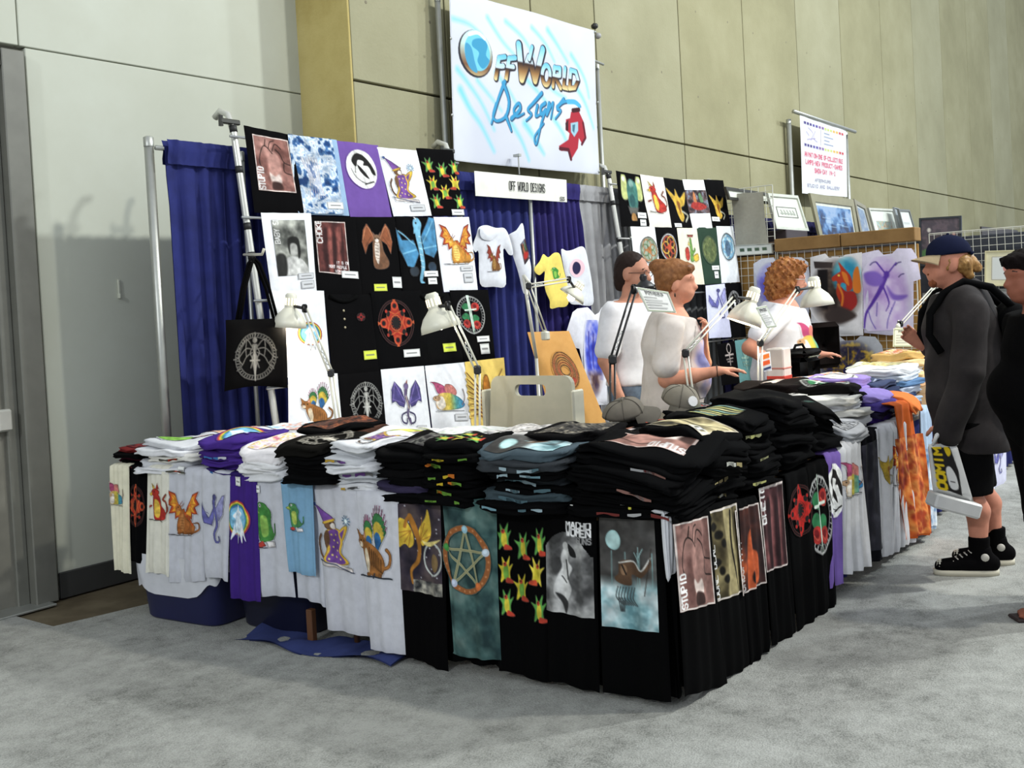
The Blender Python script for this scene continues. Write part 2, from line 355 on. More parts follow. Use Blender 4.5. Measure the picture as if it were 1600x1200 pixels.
def d_rose(c):
    c.ell(.5, .5, .47, .47, (160, 160, 158), ring=.03); c.ell(.5, .5, .38, .38, (120, 120, 120), ring=.015)
    for k in range(36):
        t = k*math.pi/18; c.line([(.5+.4*math.cos(t), .5+.4*math.sin(t)), (.5+.45*math.cos(t), .5+.45*math.sin(t))], .012, (200, 200, 198))
    for x, y in ((.3, .55), (.62, .6), (.35, .3)): c.poly([(x-.14, y), (x, y-.1), (x+.14, y-.02), (x+.04, y+.12)], (40, 120, 70), True)
    for x, y in ((.68, .3), (.66, .76), (.3, .72)):
        c.ell(x, y, .13, .11, (180, 42, 36)); c.ell(x-.02, y-.02, .06, .05, (120, 20, 24)); c.line([(x-.08, y), (x, y+.06), (x+.08, y)], .014, (220, 90, 70), True)
    c.poly([(.42, -.02), (.52, -.02), (.56, .8), (.5, 1.0), (.46, .8)], (205, 225, 210)); c.line([(.5, 0), (.51, .95)], .014, (120, 160, 130)); c.line([(.3, .38), (.7, .36)], .04, (215, 230, 215))
def d_frame(c, dark, mid, light, seed, title='', fig=None, border=True, side=True, foot=True):
    """framed picture print: soft two-tone ground, standing shape, bare branches, title up the side"""
    c.al[:] = 1; c.mix(c.h*.3, seed, [(0, dark), (.5, mid), (1, light)], add=(c.Y-.5)*.12)
    if fig == 'rock':
        pale = vary(light, 1.12)
        c.poly([(.36, .32), (.5, .24), (.66, .34), (.7, .6), (.66, .8), (.64, .94), (.4, .95), (.38, .75), (.34, .5)], vary(light, 1.0), True, 4)
        c.poly([(.36, .66), (.5, .72), (.62, .68), (.64, .84), (.4, .82)], (225, 205, 195), True, 3); c.poly([(.42, .82), (.63, .84), (.66, .96), (.4, .96)], vary(dark, .55), True, 3)
        for P in ([(.5, .3), (.3, .18), (.18, .3), (.12, .5), (.2, .62)], [(.5, .26), (.6, .12), (.74, .2)], [(.3, .18), (.34, .06)], [(.95, .48), (.78, .44), (.7, .3), (.6, .22)], [(.78, .44), (.76, .62), (.95, .66)], [(.4, .22), (.46, .1), (.58, .06)]): c.line(P, .018, vary(dark, .35), True)
    if fig == 'trunk':
        c.poly([(.5, 0), (.78, 0), (.74, .4), (.86, .7), (.8, 1), (.42, 1), (.52, .6)], light, True, 5)
        for k in range(9): c.ell(.12+.1*(k % 4), .08+.1*k, .06+.02*(k % 3), .05, vary(dark, .3), soft=3)
        c.line([(.72, .05), (.66, .45), (.76, .95)], .03, vary(dark, .4), True)
    if fig == 'folds':
        for k in range(5): c.poly([(.2+.16*k, .3), (.32+.14*k, .12), (.42+.12*k, .4), (.36+.12*k, 1), (.22+.14*k, 1)], vary(light if k % 2 else dark, 1.0), True, 5)
    if fig == 'flame': c.poly([(.45, .35), (.6, .28), (.58, .5), (.8, .62), (.72, .95), (.3, .98), (.36, .7)], light, True, 3); c.ell(.55, .86, .1, .08, vary(dark, .4), soft=3)
    if fig == 'portrait':
        c.poly([(.2, 1), (.25, .78), (.45, .66), (.75, .7), (.95, .84), (1, 1)], (200, 200, 196), True, 2); c.ell(.58, .5, .15, .16, (160, 160, 155)); c.poly([(.42, .5), (.44, .34), (.6, .3), (.76, .36), (.78, .62), (.7, .7), (.68, .46), (.5, .44), (.46, .62)], (28, 28, 26), True, 2)
        c.poly([(0, .66), (.22, .6), (.34, .7), (.3, 1), (0, 1)], (40, 40, 38), True, 3)
    if border: c.line([(.01, .01), (.99, .01), (.99, .99), (.01, .99), (.01, .01)], .02, (215, 205, 198))
    if title:
        if side: c.text(title, .04, .97 if foot else .42, .15, .05 if len(title) > 5 else .07, .022 if len(title) < 7 else .014, (240, 240, 238), rot=1)
        else: c.text(title, .1, .84, .07, .07, .016, W_)
def d_multi(c, seed=3):
    r = random.Random(seed)
    for (x, y) in ((.02, .02), (.38, .1), (.72, .04), (.04, .36), (.66, .34), (.34, .52), (.04, .7), (.7, .7)):
        y2 = y+.3; c.sub(x, y, x+.32, y2, r.random() > .5)
        a, b, e = r.choice([((214, 196, 40), (110, 170, 60), (190, 60, 40)), ((226, 206, 60), (206, 190, 40), (206, 70, 40)), ((90, 165, 70), (220, 200, 50), (200, 60, 40))])
        c.poly([(.3, .1), (.5, .3), (.75, .05), (.7, .4), (.95, .3), (.75, .6), (.8, .95), (.5, .8), (.2, .98), (.25, .6), (.02, .35), (.3, .4)], a, True)
        c.poly([(.4, .4), (.6, .4), (.66, .75), (.5, .9), (.35, .72)], b, True); c.poly([(.55, .8), (.9, .85), (.98, .95), (.5, .98)], e, True); c.ell(.45, .35, .1, .08, e); c.ell(.42, .33, .035, .03, K_)
    c.full()
def d_oval(c):
    c.ell(.5, .5, .48, .49, (232, 232, 228)); c.poly([(.2, .3), (.35, .12), (.6, .15), (.85, .42), (.92, .62), (.8, .6), (.7, .42), (.55, .4), (.58, .3), (.4, .28), (.3, .45)], K_, True)
    c.poly([(.35, .4), (.5, .5), (.66, .72), (.56, .7), (.4, .55)], K_, True); c.line([(.15, .5), (.25, .72), (.5, .85), (.75, .82)], .02, (90, 90, 90), True); c.line([(.5, .88), (.8, .8)], .03, K_); c.line([(.3, .3), (.25, .6)], .018, K_)
def d_tiedye(c, seed, cols):
    n = len(cols); c.mix(c.h*.11, seed, [(i/(n-1.), q) for i, q in enumerate(cols)], octs=5)
def d_unicorn(c):
    for r, q in ((.48, (200, 60, 50)), (.44, (232, 200, 60)), (.4, (70, 150, 80)), (.36, (60, 120, 200))): c.ell(.5, .42, r, r*.82, q)
    c.ell(.5, .44, .33, .28, (120, 190, 225))
    c.poly([(.5, .12), (.56, .22), (.66, .3), (.62, .4), (.7, .56), (.84, .9), (.7, .78), (.66, .96), (.56, .74), (.46, 1), (.42, .74), (.2, .92), (.3, .66), (.36, .46), (.3, .38), (.42, .26)], (236, 242, 248), True)
    for k in range(4): c.line([(.42+.06*k, .3), (.36+.08*k, .6), (.4+.06*k, .82)], .014, (110, 170, 210), True)
def d_penta(c):
    c.ell(.5, .5, .44, .44, (150, 92, 52), ring=.075)
    for k in range(26):
        t = k*math.pi/13; c.ell(.5+.44*math.cos(t), .5+.44*math.sin(t), .018, .016, (190, 130, 84))
    P = [(.5+.42*math.sin(k*2*math.pi/5), .5-.42*math.cos(k*2*math.pi/5)) for k in range(5)]
    for k in range(5): c.line([P[k], P[(k+2) % 5]], .034, (176, 172, 130)); c.line([P[k], P[(k+2) % 5]], .012, (120, 120, 90))
    for p, q in zip(P, ((150, 190, 205), (190, 205, 215), (200, 110, 60), (185, 195, 215), (70, 140, 70))): c.ell(p[0], p[1], .06, .055, q); c.ell(p[0]-.01, p[1]-.01, .03, .028, vary(q, 1.15))
def d_space(c):
    c.al[:] = 1; c.mix(c.h*.3, 5, [(0, (34, 30, 44)), (.5, (66, 56, 64)), (1, (92, 78, 76))]); r = random.Random(2)
    for k in range(40): c.ell(r.random(), r.random(), .012, .008, (210, 210, 220))
    g, y = (176, 112, 36), (226, 186, 50)
    c.poly([(.0, .3), (.14, .16), (.36, .28), (.4, .44), (.3, .5), (.2, .46), (.06, .5)], y, True); c.poly([(.5, .3), (.66, .16), (.72, .06), (.78, .3), (.68, .42), (.56, .46)], y, True)
    for k in range(4): c.line([(.36, .3), (.04+.08*k, .34+.05*k)], .01, g); c.line([(.52, .42), (.6+.05*k, .14+.07*k)], .01, g)
    c.line([(.34, .14), (.42, .26), (.5, .46), (.46, .64), (.32, .76), (.34, .9)], .07, g, True, .03); c.line([(.34, .14), (.26, .18), (.22, .26)], .04, g, True)
    c.ell(.8, .6, .19, .18, (190, 196, 190), ring=.02); c.poly([(.56, .4), (.7, .42), (.98, .38), (.72, .47)], (226, 206, 120), True); c.ell(.84, .64, .08, .1, (120, 96, 60))
    c.mix(c.h*.08, 9, [(0, (30, 32, 36)), (1, (170, 165, 150))], mask=((c.Y > .86) & (c.X > .35))*1.)
def d_macho(c):
    c.al[:] = 0; top = 1-np.clip(((c.X-.5)/.55)**2, 0, 1)**.8
    msk = ((c.Y > .36-.24*np.clip(1-(np.abs(c.X-.45)/.5)**2, 0, 1))*1.)
    c.mix(c.h*.2, 11, [(0, (62, 62, 62)), (.5, (120, 120, 120)), (1, (176, 176, 174))], mask=msk, add=(c.Y-.6)*.5)
    b = (208, 208, 206); c.poly([(.4, .3), (.52, .3), (.5, .42), (.58, .5), (.5, .62), (.56, .74), (.4, .9), (.2, .78), (.28, .6), (.36, .5), (.34, .4)], b, True, 2); c.ell(.44, .27, .06, .045, (190, 190, 188)); c.poly([(.5, .24), (.62, .3), (.66, .38), (.54, .36)], (30, 30, 30), True)
    c.line([(.46, .42), (.5, .62)], .02, (70, 70, 70)); c.poly([(.24, .78), (.48, .86), (.44, 1), (.36, .9)], (50, 50, 50), True, 2); c.line([(.36, .6), (.46, .66)], .016, (80, 80, 80))
    c.text('MACHO', .47, .0, .07, .075, .018, W_); c.text('WOMEN', .47, .08, .07, .075, .018, W_); c.text('GUNS', .68, .165, .06, .055, .012, (150, 150, 150))
def d_moon(c):
    c.al[:] = 1; g = c.Y; c.mix(c.h*.25, 21, [(0, (58, 56, 54)), (.5, (76, 74, 72)), (1, (92, 92, 90))])
    m = np.clip((g-.52)/.12, 0, 1); c.mix(c.h*.16, 22, [(0, (86, 130, 138)), (.5, (150, 190, 196)), (1, (196, 214, 216))], mask=m)
    c.ell(.25, .2, .14, .09, (160, 205, 205)); c.ell(.25, .2, .12, .075, (178, 216, 214))
    for x in (.2, .68, .72, .93, .46): c.line([(x, .3), (x-.01, .6)], .008, (120, 160, 160))
    for P in ([(.7, .45), (.7, .25)], [(.7, .38), (.62, .3)], [(.7, .34), (.78, .26)]): c.line(P, .008, (150, 190, 190))
    br = (92, 66, 46); c.poly([(.34, .4), (.44, .37), (.6, .38), (.72, .46), (.88, .36), (.9, .42), (.74, .52), (.56, .5), (.54, .6), (.3, .58), (.24, .54), (.32, .5)], br, True); c.line([(.34, .4), (.6, .38), (.74, .46), (.9, .34)], .014, (196, 196, 190), True)
    c.line([(.92, .26), (.78, .68)], .008, (60, 50, 44)); c.ell(.42, .46, .06, .05, (140, 106, 76)); c.line([(.4, .42), (.46, .5)], .014, K_)
    for k in range(7): c.line([(.3+.05*k, .62), (.26+.05*k, .72), (.4+.04*k, .78)], .012, (70, 80, 82), True)
    for k in range(4): c.line([(.3+.04*k, .72), (.34+.02*k, .84)], .01, (50, 56, 58))
def d_blue_dragon(c):
    a, b = (60, 130, 176), (110, 180, 214)
    c.poly([(.4, .36), (.12, .36), (.02, .18), (.06, .5), (.2, .74), (.36, .76), (.5, .56)], a); c.poly([(.6, .3), (.86, .0), (1, .02), (.98, .5), (.86, .62), (.66, .56)], a)
    for P in ([(.42, .42), (.06, .22)], [(.44, .5), (.12, .56)], [(.62, .4), (.94, .06)], [(.64, .48), (.96, .44)]): c.line(P, .02, b)
    c.line([(.56, .12), (.52, .26), (.56, .5), (.58, .75), (.5, .95), (.56, 1)], .13, b, True, .04); c.ell(.52, .12, .1, .1, b); c.poly([(.44, .14), (.42, .26), (.52, .24)], b); c.line([(.5, .04), (.46, -.02)], .02, W_); c.ell(.49, .1, .02, .015, K_)
    for k in range(6): c.line([(.53, .3+.09*k), (.6, .31+.09*k)], .01, (200, 225, 235))
    c.ell(.36, .82, .1, .07, (40, 50, 60)); c.ell(.8, .76, .1, .07, (40, 60, 80))
def d_cat_brown(c):
    for f in (1, -1):
        X = lambda P: [(.5+f*x, y) for x, y in P]
        c.poly(X([(.06, .34), (.2, .12), (.3, .0), (.42, .14), (.48, .4), (.4, .66), (.3, .46), (.2, .4)]), (140, 76, 44)); c.line(X([(.08, .36), (.3, .06), (.44, .34)]), .02, (190, 120, 80), True); c.line(X([(.2, .3), (.38, .5)]), .014, (90, 46, 28))
    c.poly([(.38, .36), (.62, .36), (.68, .6), (.82, .84), (.7, .97), (.36, .95), (.34, .6)], (120, 80, 54), True); c.poly([(.42, .42), (.56, .42), (.54, .7), (.48, .88), (.4, .7)], (214, 200, 186), True)
    c.ell(.49, .33, .12, .09, (130, 96, 70)); c.poly([(.38, .3), (.36, .18), (.46, .26)], (120, 80, 60)); c.poly([(.54, .26), (.63, .18), (.6, .3)], (120, 80, 60)); c.ell(.49, .37, .06, .04, (230, 220, 210)); c.ell(.44, .32, .018, .014, K_); c.ell(.54, .32, .018, .014, K_)
    for k in range(5): c.line([(.42, .46+.07*k), (.52, .48+.07*k)], .012, (100, 80, 66))
def d_purple_dragon(c, a=(74, 66, 130), b=(140, 120, 190)):
    for f in (1, -1):
        X = lambda P: [(.5+f*x, y) for x, y in P]
        c.poly(X([(.06, .48), (.16, .2), (.34, .02), (.46, .2), (.48, .5), (.36, .46), (.26, .56), (.12, .6)]), a); c.line(X([(.08, .5), (.34, .05)]), .018, b); c.line(X([(.1, .52), (.46, .4)]), .012, b); c.line(X([(.34, .05), (.42, .42)]), .012, b)
        c.line(X([(.05, .7), (.2, .76), (.2, .9), (.08, .94), (.05, .84)]), .035, vary(a, .9), True)
    c.line([(.5, .16), (.46, .36), (.54, .55), (.48, .75), (.56, .95)], .11, (96, 80, 120), True, .05); c.ell(.5, .14, .08, .07, (110, 92, 140)); c.poly([(.5, .06), (.56, .0), (.55, .1)], (190, 90, 60)); c.line([(.47, .36), (.53, .62)], .03, (190, 170, 150), True)
def d_slim(c, a=(96, 96, 170), b=(150, 150, 205)):
    c.poly([(.5, .25), (.3, .5), (.06, .2), (.02, .4), (.14, .6), (.4, .66), (.5, .5)], a); c.poly([(.6, .3), (.86, .04), (.96, .02), (.9, .4), (.72, .56)], b)
    c.line([(.55, .08), (.5, .22), (.6, .45), (.64, .64), (.5, .82), (.58, .97), (.72, .95), (.7, .86)], .1, a, True, .03); c.ell(.54, .09, .1, .06, vary(a, .8)); c.line([(.3, .42), (.12, .34)], .012, b)
def d_green(c, a=(66, 140, 60), b=(140, 190, 80)):
    c.poly([(.2, .2), (.5, .08), (.8, .25), (.76, .5), (.9, .75), (.7, .85), (.3, .85), (.2, .6)], a, True); c.ell(.4, .16, .26, .13, a); c.poly([(.12, .16), (.0, .2), (.1, .28), (.36, .26)], b); c.poly([(.36, .35), (.6, .35), (.62, .7), (.4, .74)], b, True); c.ell(.38, .1, .05, .04, W_); c.ell(.38, .1, .02, .02, K_)
    c.line([(.7, .8), (.95, .7), (.98, .5)], .05, a, True); c.poly([(.1, .9), (.4, .84), (.5, .95), (.2, 1)], (196, 60, 50)); c.poly([(.5, .86), (.9, .86), (.96, .98), (.56, 1)], (215, 210, 210)); c.line([(.1, .96), (.55, 1)], .02, (40, 40, 60))
def d_squirrel(c, a=(186, 44, 34), b=(232, 190, 60)):
    c.line([(.78, .85), (.95, .7), (.9, .5), (.78, .42), (.88, .3)], .05, (150, 60, 40), True); c.poly([(.3, .32), (.5, .32), (.62, .5), (.86, .72), (.84, .92), (.4, .95), (.3, .7), (.26, .5)], a, True); c.poly([(.34, .46), (.48, .46), (.58, .7), (.5, .9), (.36, .8)], b, True)
    c.ell(.36, .26, .17, .11, a); c.poly([(.24, .16), (.2, .02), (.36, .16)], b); c.poly([(.4, .16), (.46, .02), (.52, .18)], a); c.poly([(.22, .24), (.08, .3), (.22, .36)], b); c.ell(.32, .24, .025, .02, K_); c.line([(.2, .6), (.06, .64)], .05, a); c.line([(.05, .94), (.7, .98)], .018, K_)
def d_rat(c):
    c.poly([(.2, .4), (.1, .1), (.0, .0), (.2, .04), (.4, .2), (.46, .4)], (176, 70, 110), True); c.poly([(.4, .34), (.42, .12), (.62, .16), (.74, .36), (.66, .5)], (206, 120, 110), True)
    c.poly([(.12, .56), (.24, .4), (.5, .4), (.8, .56), (.94, .8), (.7, .92), (.2, .92), (.1, .75)], lambda X, Y: np.stack([np.interp(X, [.1, .5, .7, .95], v) for v in ([215, 200, 70, 40], [170, 180, 150, 120], [120, 60, 150, 190])], -1), True); c.poly([(.1, .6), (.3, .5), (.36, .8), (.2, .9)], (225, 215, 200), True); c.ell(.14, .55, .11, .09, (190, 150, 110)); c.line([(.86, .8), (.97, .55), (.93, .3)], .03, (140, 90, 70), True); c.line([(.1, .95), (.9, .97)], .02, (60, 60, 60)); c.ell(.11, .53, .02, .016, K_)
def d_phoenix(c):
    for f in (1, -1):
        X = lambda P: [(.5+f*x, y) for x, y in P]
        for k in range(8): c.line(X([(.1, .35+.06*k), (.26, .2+.07*k), (.44, .02+.1*k)]), .04, (206, 120, 30) if k % 2 else (150, 70, 24), True, .012)
    c.poly([(.46, .1), (.56, .12), (.6, .4), (.56, .7), (.6, .98), (.5, .9), (.42, .98), (.44, .6), (.4, .36)], (214, 130, 40), True)
def d_knot(c, ground, line1, line2, ringc):
    c.ell(.5, .5, .48, .48, ringc); c.ell(.5, .5, .43, .43, ground)
    for k in range(6):
        t = k*math.pi/3; c.ell(.5+.2*math.cos(t), .5+.2*math.sin(t), .2, .2, line1 if k % 2 else line2, ring=.045)
    c.ell(.5, .5, .12, .12, line2)
def d_idols(c):
    for x in (.2, .8): c.poly([(x-.1, .08), (x, .0), (x+.1, .08), (x+.12, .5), (x-.12, .5)], (190, 200, 120), True); c.ell(x, .1, .07, .06, (215, 215, 200))
    c.poly([(.5, .08), (.7, .2), (.72, .5), (.64, .75), (.4, .75), (.3, .4), (.34, .18)], (60, 120, 110), True); c.ell(.5, .18, .1, .08, (120, 160, 150)); c.poly([(.3, .7), (.7, .7), (.64, .84), (.36, .84)], (90, 90, 84)); c.poly([(.44, .84), (.56, .84), (.6, .98), (.4, .98)], (170, 120, 60), True); c.ell(.5, .55, .12, .14, (40, 90, 90))
def d_landscape(c, seed, cols):
    c.al[:] = 1; n = len(cols); c.mix(c.h*.2, seed, [(i/(n-1.), q) for i, q in enumerate(cols)], octs=5, add=(c.Y-.5)*.5)
def d_goldd(c, a=(214, 170, 50)):
    c.poly([(.1, .1), (.4, .3), (.5, .1), (.62, .34), (.9, .16), (.78, .5), (.6, .6), (.66, .85), (.5, .98), (.36, .8), (.3, .5)], a, True); c.poly([(.44, .45), (.58, .48), (.52, .8)], (150, 90, 30), True); c.line([(.6, .7), (.85, .8), (.7, .98)], .05, (170, 170, 150), True)
def d_scene(c):
    c.al[:] = 1; c.mix(c.h*.2, 31, [(0, (40, 34, 40)), (.5, (96, 70, 70)), (1, (120, 130, 150))]); c.poly([(.1, .7), (.3, .5), (.6, .55), (.9, .7), (.7, .85), (.3, .85)], (176, 46, 40), True, 2); c.poly([(.3, .2), (.4, .1), (.46, .5), (.3, .5)], (200, 120, 70), True, 2); c.poly([(.6, .2), (.7, .14), (.78, .5), (.62, .5)], (90, 130, 90), True, 2)
def d_cactus(c):
    c.poly([(.46, .2), (.56, .2), (.6, .6), (.7, .5), (.74, .6), (.6, .75), (.62, .95), (.4, .95), (.42, .6)], (110, 160, 70), True); c.poly([(.1, .55), (.3, .5), (.36, .8), (.2, .95), (.08, .85)], (190, 56, 44), True); c.poly([(.6, .78), (.86, .7), (.9, .9), (.66, .98)], (225, 180, 60), True); c.poly([(.3, .06), (.7, .06), (.66, .14), (.34, .14)], (160, 70, 60)); c.poly([(.4, .25), (.3, .4), (.42, .45)], (226, 196, 60))
def d_ankh(c, a=(190, 176, 170)):
    c.ell(.5, .25, .16, .2, a, ring=.05); c.line([(.5, .45), (.5, .95)], .07, a); c.line([(.2, .52), (.8, .52)], .07, a); c.line([(.25, .7), (.75, .68)], .05, vary(a, .8)); c.line([(.3, .8), (.7, .82)], .05, vary(a, .8))
def d_paint_dragon(c):
    m = np.clip(1.25-np.hypot((c.X-.5)/.5, (c.Y-.52)/.48)**3, 0, 1); c.mix(c.h*.15, 41, [(0, (36, 30, 30)), (.5, (66, 54, 48)), (1, (110, 96, 84))], mask=m)
    m2 = np.clip(1-np.hypot((c.X-.72)/.3, (c.Y-.28)/.3)**4, 0, 1); c.mix(c.h*.15, 42, [(0, (40, 140, 176)), (1, (96, 196, 214))], mask=m2)
    c.poly([(.08, .06), (.46, .08), (.44, .16), (.1, .16)], (60, 52, 50)); c.poly([(.16, .18), (.36, .18), (.34, .75), (.14, .7)], (24, 20, 22), soft=2)
    r, o = (176, 56, 34), (214, 120, 44)
    c.poly([(.44, .3), (.54, .24), (.6, .2), (.56, .08), (.68, .18), (.8, .3), (.82, .46), (.72, .5), (.7, .4), (.62, .38), (.6, .46), (.66, .6), (.6, .66), (.52, .52), (.54, .36), (.46, .35)], r, True); c.poly([(.84, .24), (.94, .16), (.98, .5), (.84, .5)], o, True); c.poly([(.6, .44), (.7, .5), (.86, .52), (.9, .7), (.7, .82), (.6, .7)], (150, 40, 36), True)
    c.poly([(.62, .22), (.72, .26), (.76, .42), (.68, .36)], o, True); c.line([(.56, .4), (.64, .56), (.62, .7)], .03, o, True); c.poly([(.3, .8), (.6, .72), (.9, .86), (.6, .96), (.34, .92)], (60, 50, 48), True, 4); c.ell(.57, .27, .02, .014, (240, 220, 90))
def d_paint_fairy(c):
    m = np.clip(1.2-np.hypot((c.X-.45)/.52, (c.Y-.55)/.55)**3, 0, .9); c.mix(c.h*.2, 51, [(0, (176, 140, 206)), (.5, (206, 180, 226)), (1, (226, 214, 238))], mask=m)
    p, q = (90, 56, 160), (130, 100, 190)
    c.line([(.46, .3), (.36, .46), (.2, .62), (.06, .76), (.02, .95)], .07, p, True, .02); c.ell(.5, .25, .06, .05, p, soft=2); c.poly([(.44, .3), (.28, .2), (.04, .22), (.1, .36), (.34, .4)], q, True, 3); c.poly([(.5, .4), (.66, .52), (.92, .54), (.8, .6), (.6, .58)], q, True, 3)
    c.line([(.52, .24), (.7, .1)], .02, p); c.line([(.46, .22), (.3, .08)], .02, p); c.line([(.42, .4), (.54, .62), (.48, .74)], .025, p, True, .01)
    for P in ([(.1, .7), (.16, .85), (.26, .97)], [(.3, .62), (.28, .8)], [(.6, .7), (.52, .86), (.5, .97)], [(.66, .62), (.56, .78)]): c.line(P, .012, (110, 90, 180), True)
    for x, y in ((.22, .08), (.74, .1), (.8, .26)): c.line([(x-.05, y+.03), (x, y), (x+.06, y-.01)], .014, (60, 46, 110), True)
def d_paint_blue(c):
    m = np.clip(1.2-np.hypot((c.X-.5)/.48, (c.Y-.45)/.52)**4, 0, 1); c.mix(c.h*.12, 61, [(0, (50, 60, 170)), (.5, (80, 96, 206)), (1, (170, 170, 226))], mask=m*(c.Y < .75)); c.mix(c.h*.1, 62, [(0, (60, 40, 60)), (.5, (96, 70, 66)), (1, (170, 150, 150))], mask=np.clip((c.Y-.6)/.1, 0, 1)*m)
    for x in (.3, .5, .7): c.line([(x, .15+.1*(x-.3)), (x+.03, .6)], .02, (50, 46, 140))
def d_paint_purple(c):
    m = np.clip(1.1-np.hypot((c.X-.45)/.5, (c.Y-.5)/.5)**3, 0, 1); c.mix(c.h*.25, 71, [(0, (66, 60, 160)), (.6, (96, 90, 196)), (1, (170, 170, 220))], mask=m)
def d_paint_gold(c):
    m = np.clip(1.3-np.hypot((c.X-.5)/.52, (c.Y-.55)/.55)**4, 0, 1); c.mix(c.h*.1, 81, [(0, (40, 36, 60)), (.45, (70, 62, 70)), (.7, (150, 120, 50)), (1, (196, 160, 60))], mask=m)
    for k in range(12): c.line([(.5, .6), (.5+.42*math.cos(k*.52), .55+.4*math.sin(k*.52))], .014, (196, 160, 60) if k % 2 else (56, 50, 110))
    c.ell(.5, .62, .1, .12, (40, 36, 90))
def d_cards(c): # small pricing card with faint typed rows
    c.al[:] = 1; c.line([(.02, .04), (.98, .04), (.98, .96), (.02, .96), (.02, .04)], .05, (90, 90, 90)); c.line([(.2, .5), (.8, .5)], .14, (120, 120, 120))

def finish(c, base, seed=0):
    """brush grain, slight fading and a drawn outline, as on screen-printed art"""
    n = vnoise(c.h, c.w, max(2.5, c.h*.09), 300+seed, 3); g = np.clip(.74+.52*n, .6, 1.2)[..., None]; lum = c.im.mean(-1, keepdims=True); im = (c.im*.86+lum*.14)*g
    m = np.clip(c.al, 0, 1)[..., None]; c.im = c.im*(1-m)+im*m
    if sum(base) > 420:
        a = c.al; er = np.minimum.reduce([a, np.roll(a, 1, 0), np.roll(a, -1, 0), np.roll(a, 1, 1), np.roll(a, -1, 1)]); e = np.clip(a-er, 0, 1)*(a > .3); e[0] = e[-1] = 0; e[:, 0] = e[:, -1] = 0; c.im = c.im*(1-.55*e[..., None])
# ------------------------------------------------------------------ cloth builders
def pillow(u, v, a=10, b=16): return np.sqrt(np.clip((1-np.abs(2*u-1)**a)*(1-np.abs(2*v-1)**b), 0, 1))
class Sheet:
    """cloth surface from four corners (TL, TR, BR, BL) with folds; optional part lying back over an edge"""
    def __init__(s, TL, TR, BR, BL, N, thick=.014, amp=.006, fu=2.0, seed=0, over=0, inward=None, hemdrop=0, sag=0):
        s.c = [np.array(p, float) for p in (TL, TR, BR, BL)]; s.N = nrm(N); s.t = thick; s.amp = amp; s.fu = fu; s.over = over; s.inward = inward; s.hem = hemdrop; s.sag = sag
        r = np.random.RandomState(seed+100); s.ph = r.rand(6)*6.28; s.k = .7+r.rand(4)*.6
        s.drop = np.linalg.norm((s.c[3]+s.c[2]-s.c[0]-s.c[1])/2); s.tot = s.drop+over
    def vd(s, v): return (s.over+v*s.drop)/s.tot            # fraction of the hanging part -> sheet v
    def mid(s, u, v):
        u = np.asarray(u, float)[..., None]; v = np.asarray(v, float)[..., None]; d = v*s.tot; w = np.clip((d-s.over)/s.drop, 0, 1)
        TL, TR, BR, BL = s.c; P = (TL*(1-u)+TR*u)*(1-w)+(BL*(1-u)+BR*u)*w
        up = np.array([0, 0, 1.]); lay = np.clip((s.over-d)/.03+.5, 0, 1) if s.over else np.zeros_like(d)
        if s.over: P = P+np.asarray(s.inward)*np.clip(s.over-d, 0, None)
        nn = s.N*(1-lay)+up*lay; nn = nn/np.linalg.norm(nn, axis=-1, keepdims=True)
        dis = s.amp*((.35+.65*w)*np.sin(2*np.pi*s.fu*s.k[0]*u+s.ph[0]+1.2*np.sin(2*w+s.ph[1]))+.45*np.sin(2*np.pi*s.fu*2.1*s.k[1]*u+s.ph[2]+2.*w)+.4*np.sin(3.2*w*s.k[2]+4*u+s.ph[3]))
        P = P+nn*dis*(1-.8*lay)
        if s.hem: P = P-up*s.hem*np.sin(np.pi*u+s.ph[4])*w
        if s.sag: P = P-up*s.sag*np.sin(np.pi*u)*(1-w)
        return P, nn
    def front(s, u, v, off=0): P, n = s.mid(u, v); return P+n*((s.t/2*pillow(np.asarray(u, float), np.asarray(v, float))+off)[..., None])
    def build(s, name, mat, nu=14, nv=18, parent=None):
        a = (1-np.cos(np.linspace(0, np.pi, nu)))/2*.35+np.linspace(0, 1, nu)*.65; b = np.linspace(0, 1, nv); U, V = np.meshgrid(a, b)
        P, n = s.mid(U, V); h = (s.t/2*pillow(U, V))[..., None]
        mb = MB(); mb.grid(P+n*h); mb.grid(P-n*h, True); return mb.build(name, mat, parent, True)
def grid_faces(w, h, keep):
    j, i = np.nonzero(keep); return np.stack([j*w+i, (j+1)*w+i, (j+1)*w+i+1, j*w+i+1], 1)
def ink_mesh(G, cv, name, parent, mat=None, alphacut=.04, kind=None):
    """G: h x w x 3 world points matching the canvas vertices"""
    al = cv.al; keep = np.maximum.reduce([al[:-1, :-1], al[1:, :-1], al[1:, 1:], al[:-1, 1:]]) > alphacut
    F = grid_faces(cv.w, cv.h, keep); used = np.unique(F); 
    if len(used) == 0: return None
    mp = np.full(cv.w*cv.h, -1); mp[used] = np.arange(len(used))
    mb = MB(); mb.v = G.reshape(-1, 3)[used].tolist(); mb.f = mp[F].tolist()
    C = np.concatenate([lin(np.clip(cv.im.reshape(-1, 3)[used], 0, 255)), np.ones((len(used), 1))], 1)
    return mb.build(name, mat or ink(), parent, True, colors=C)
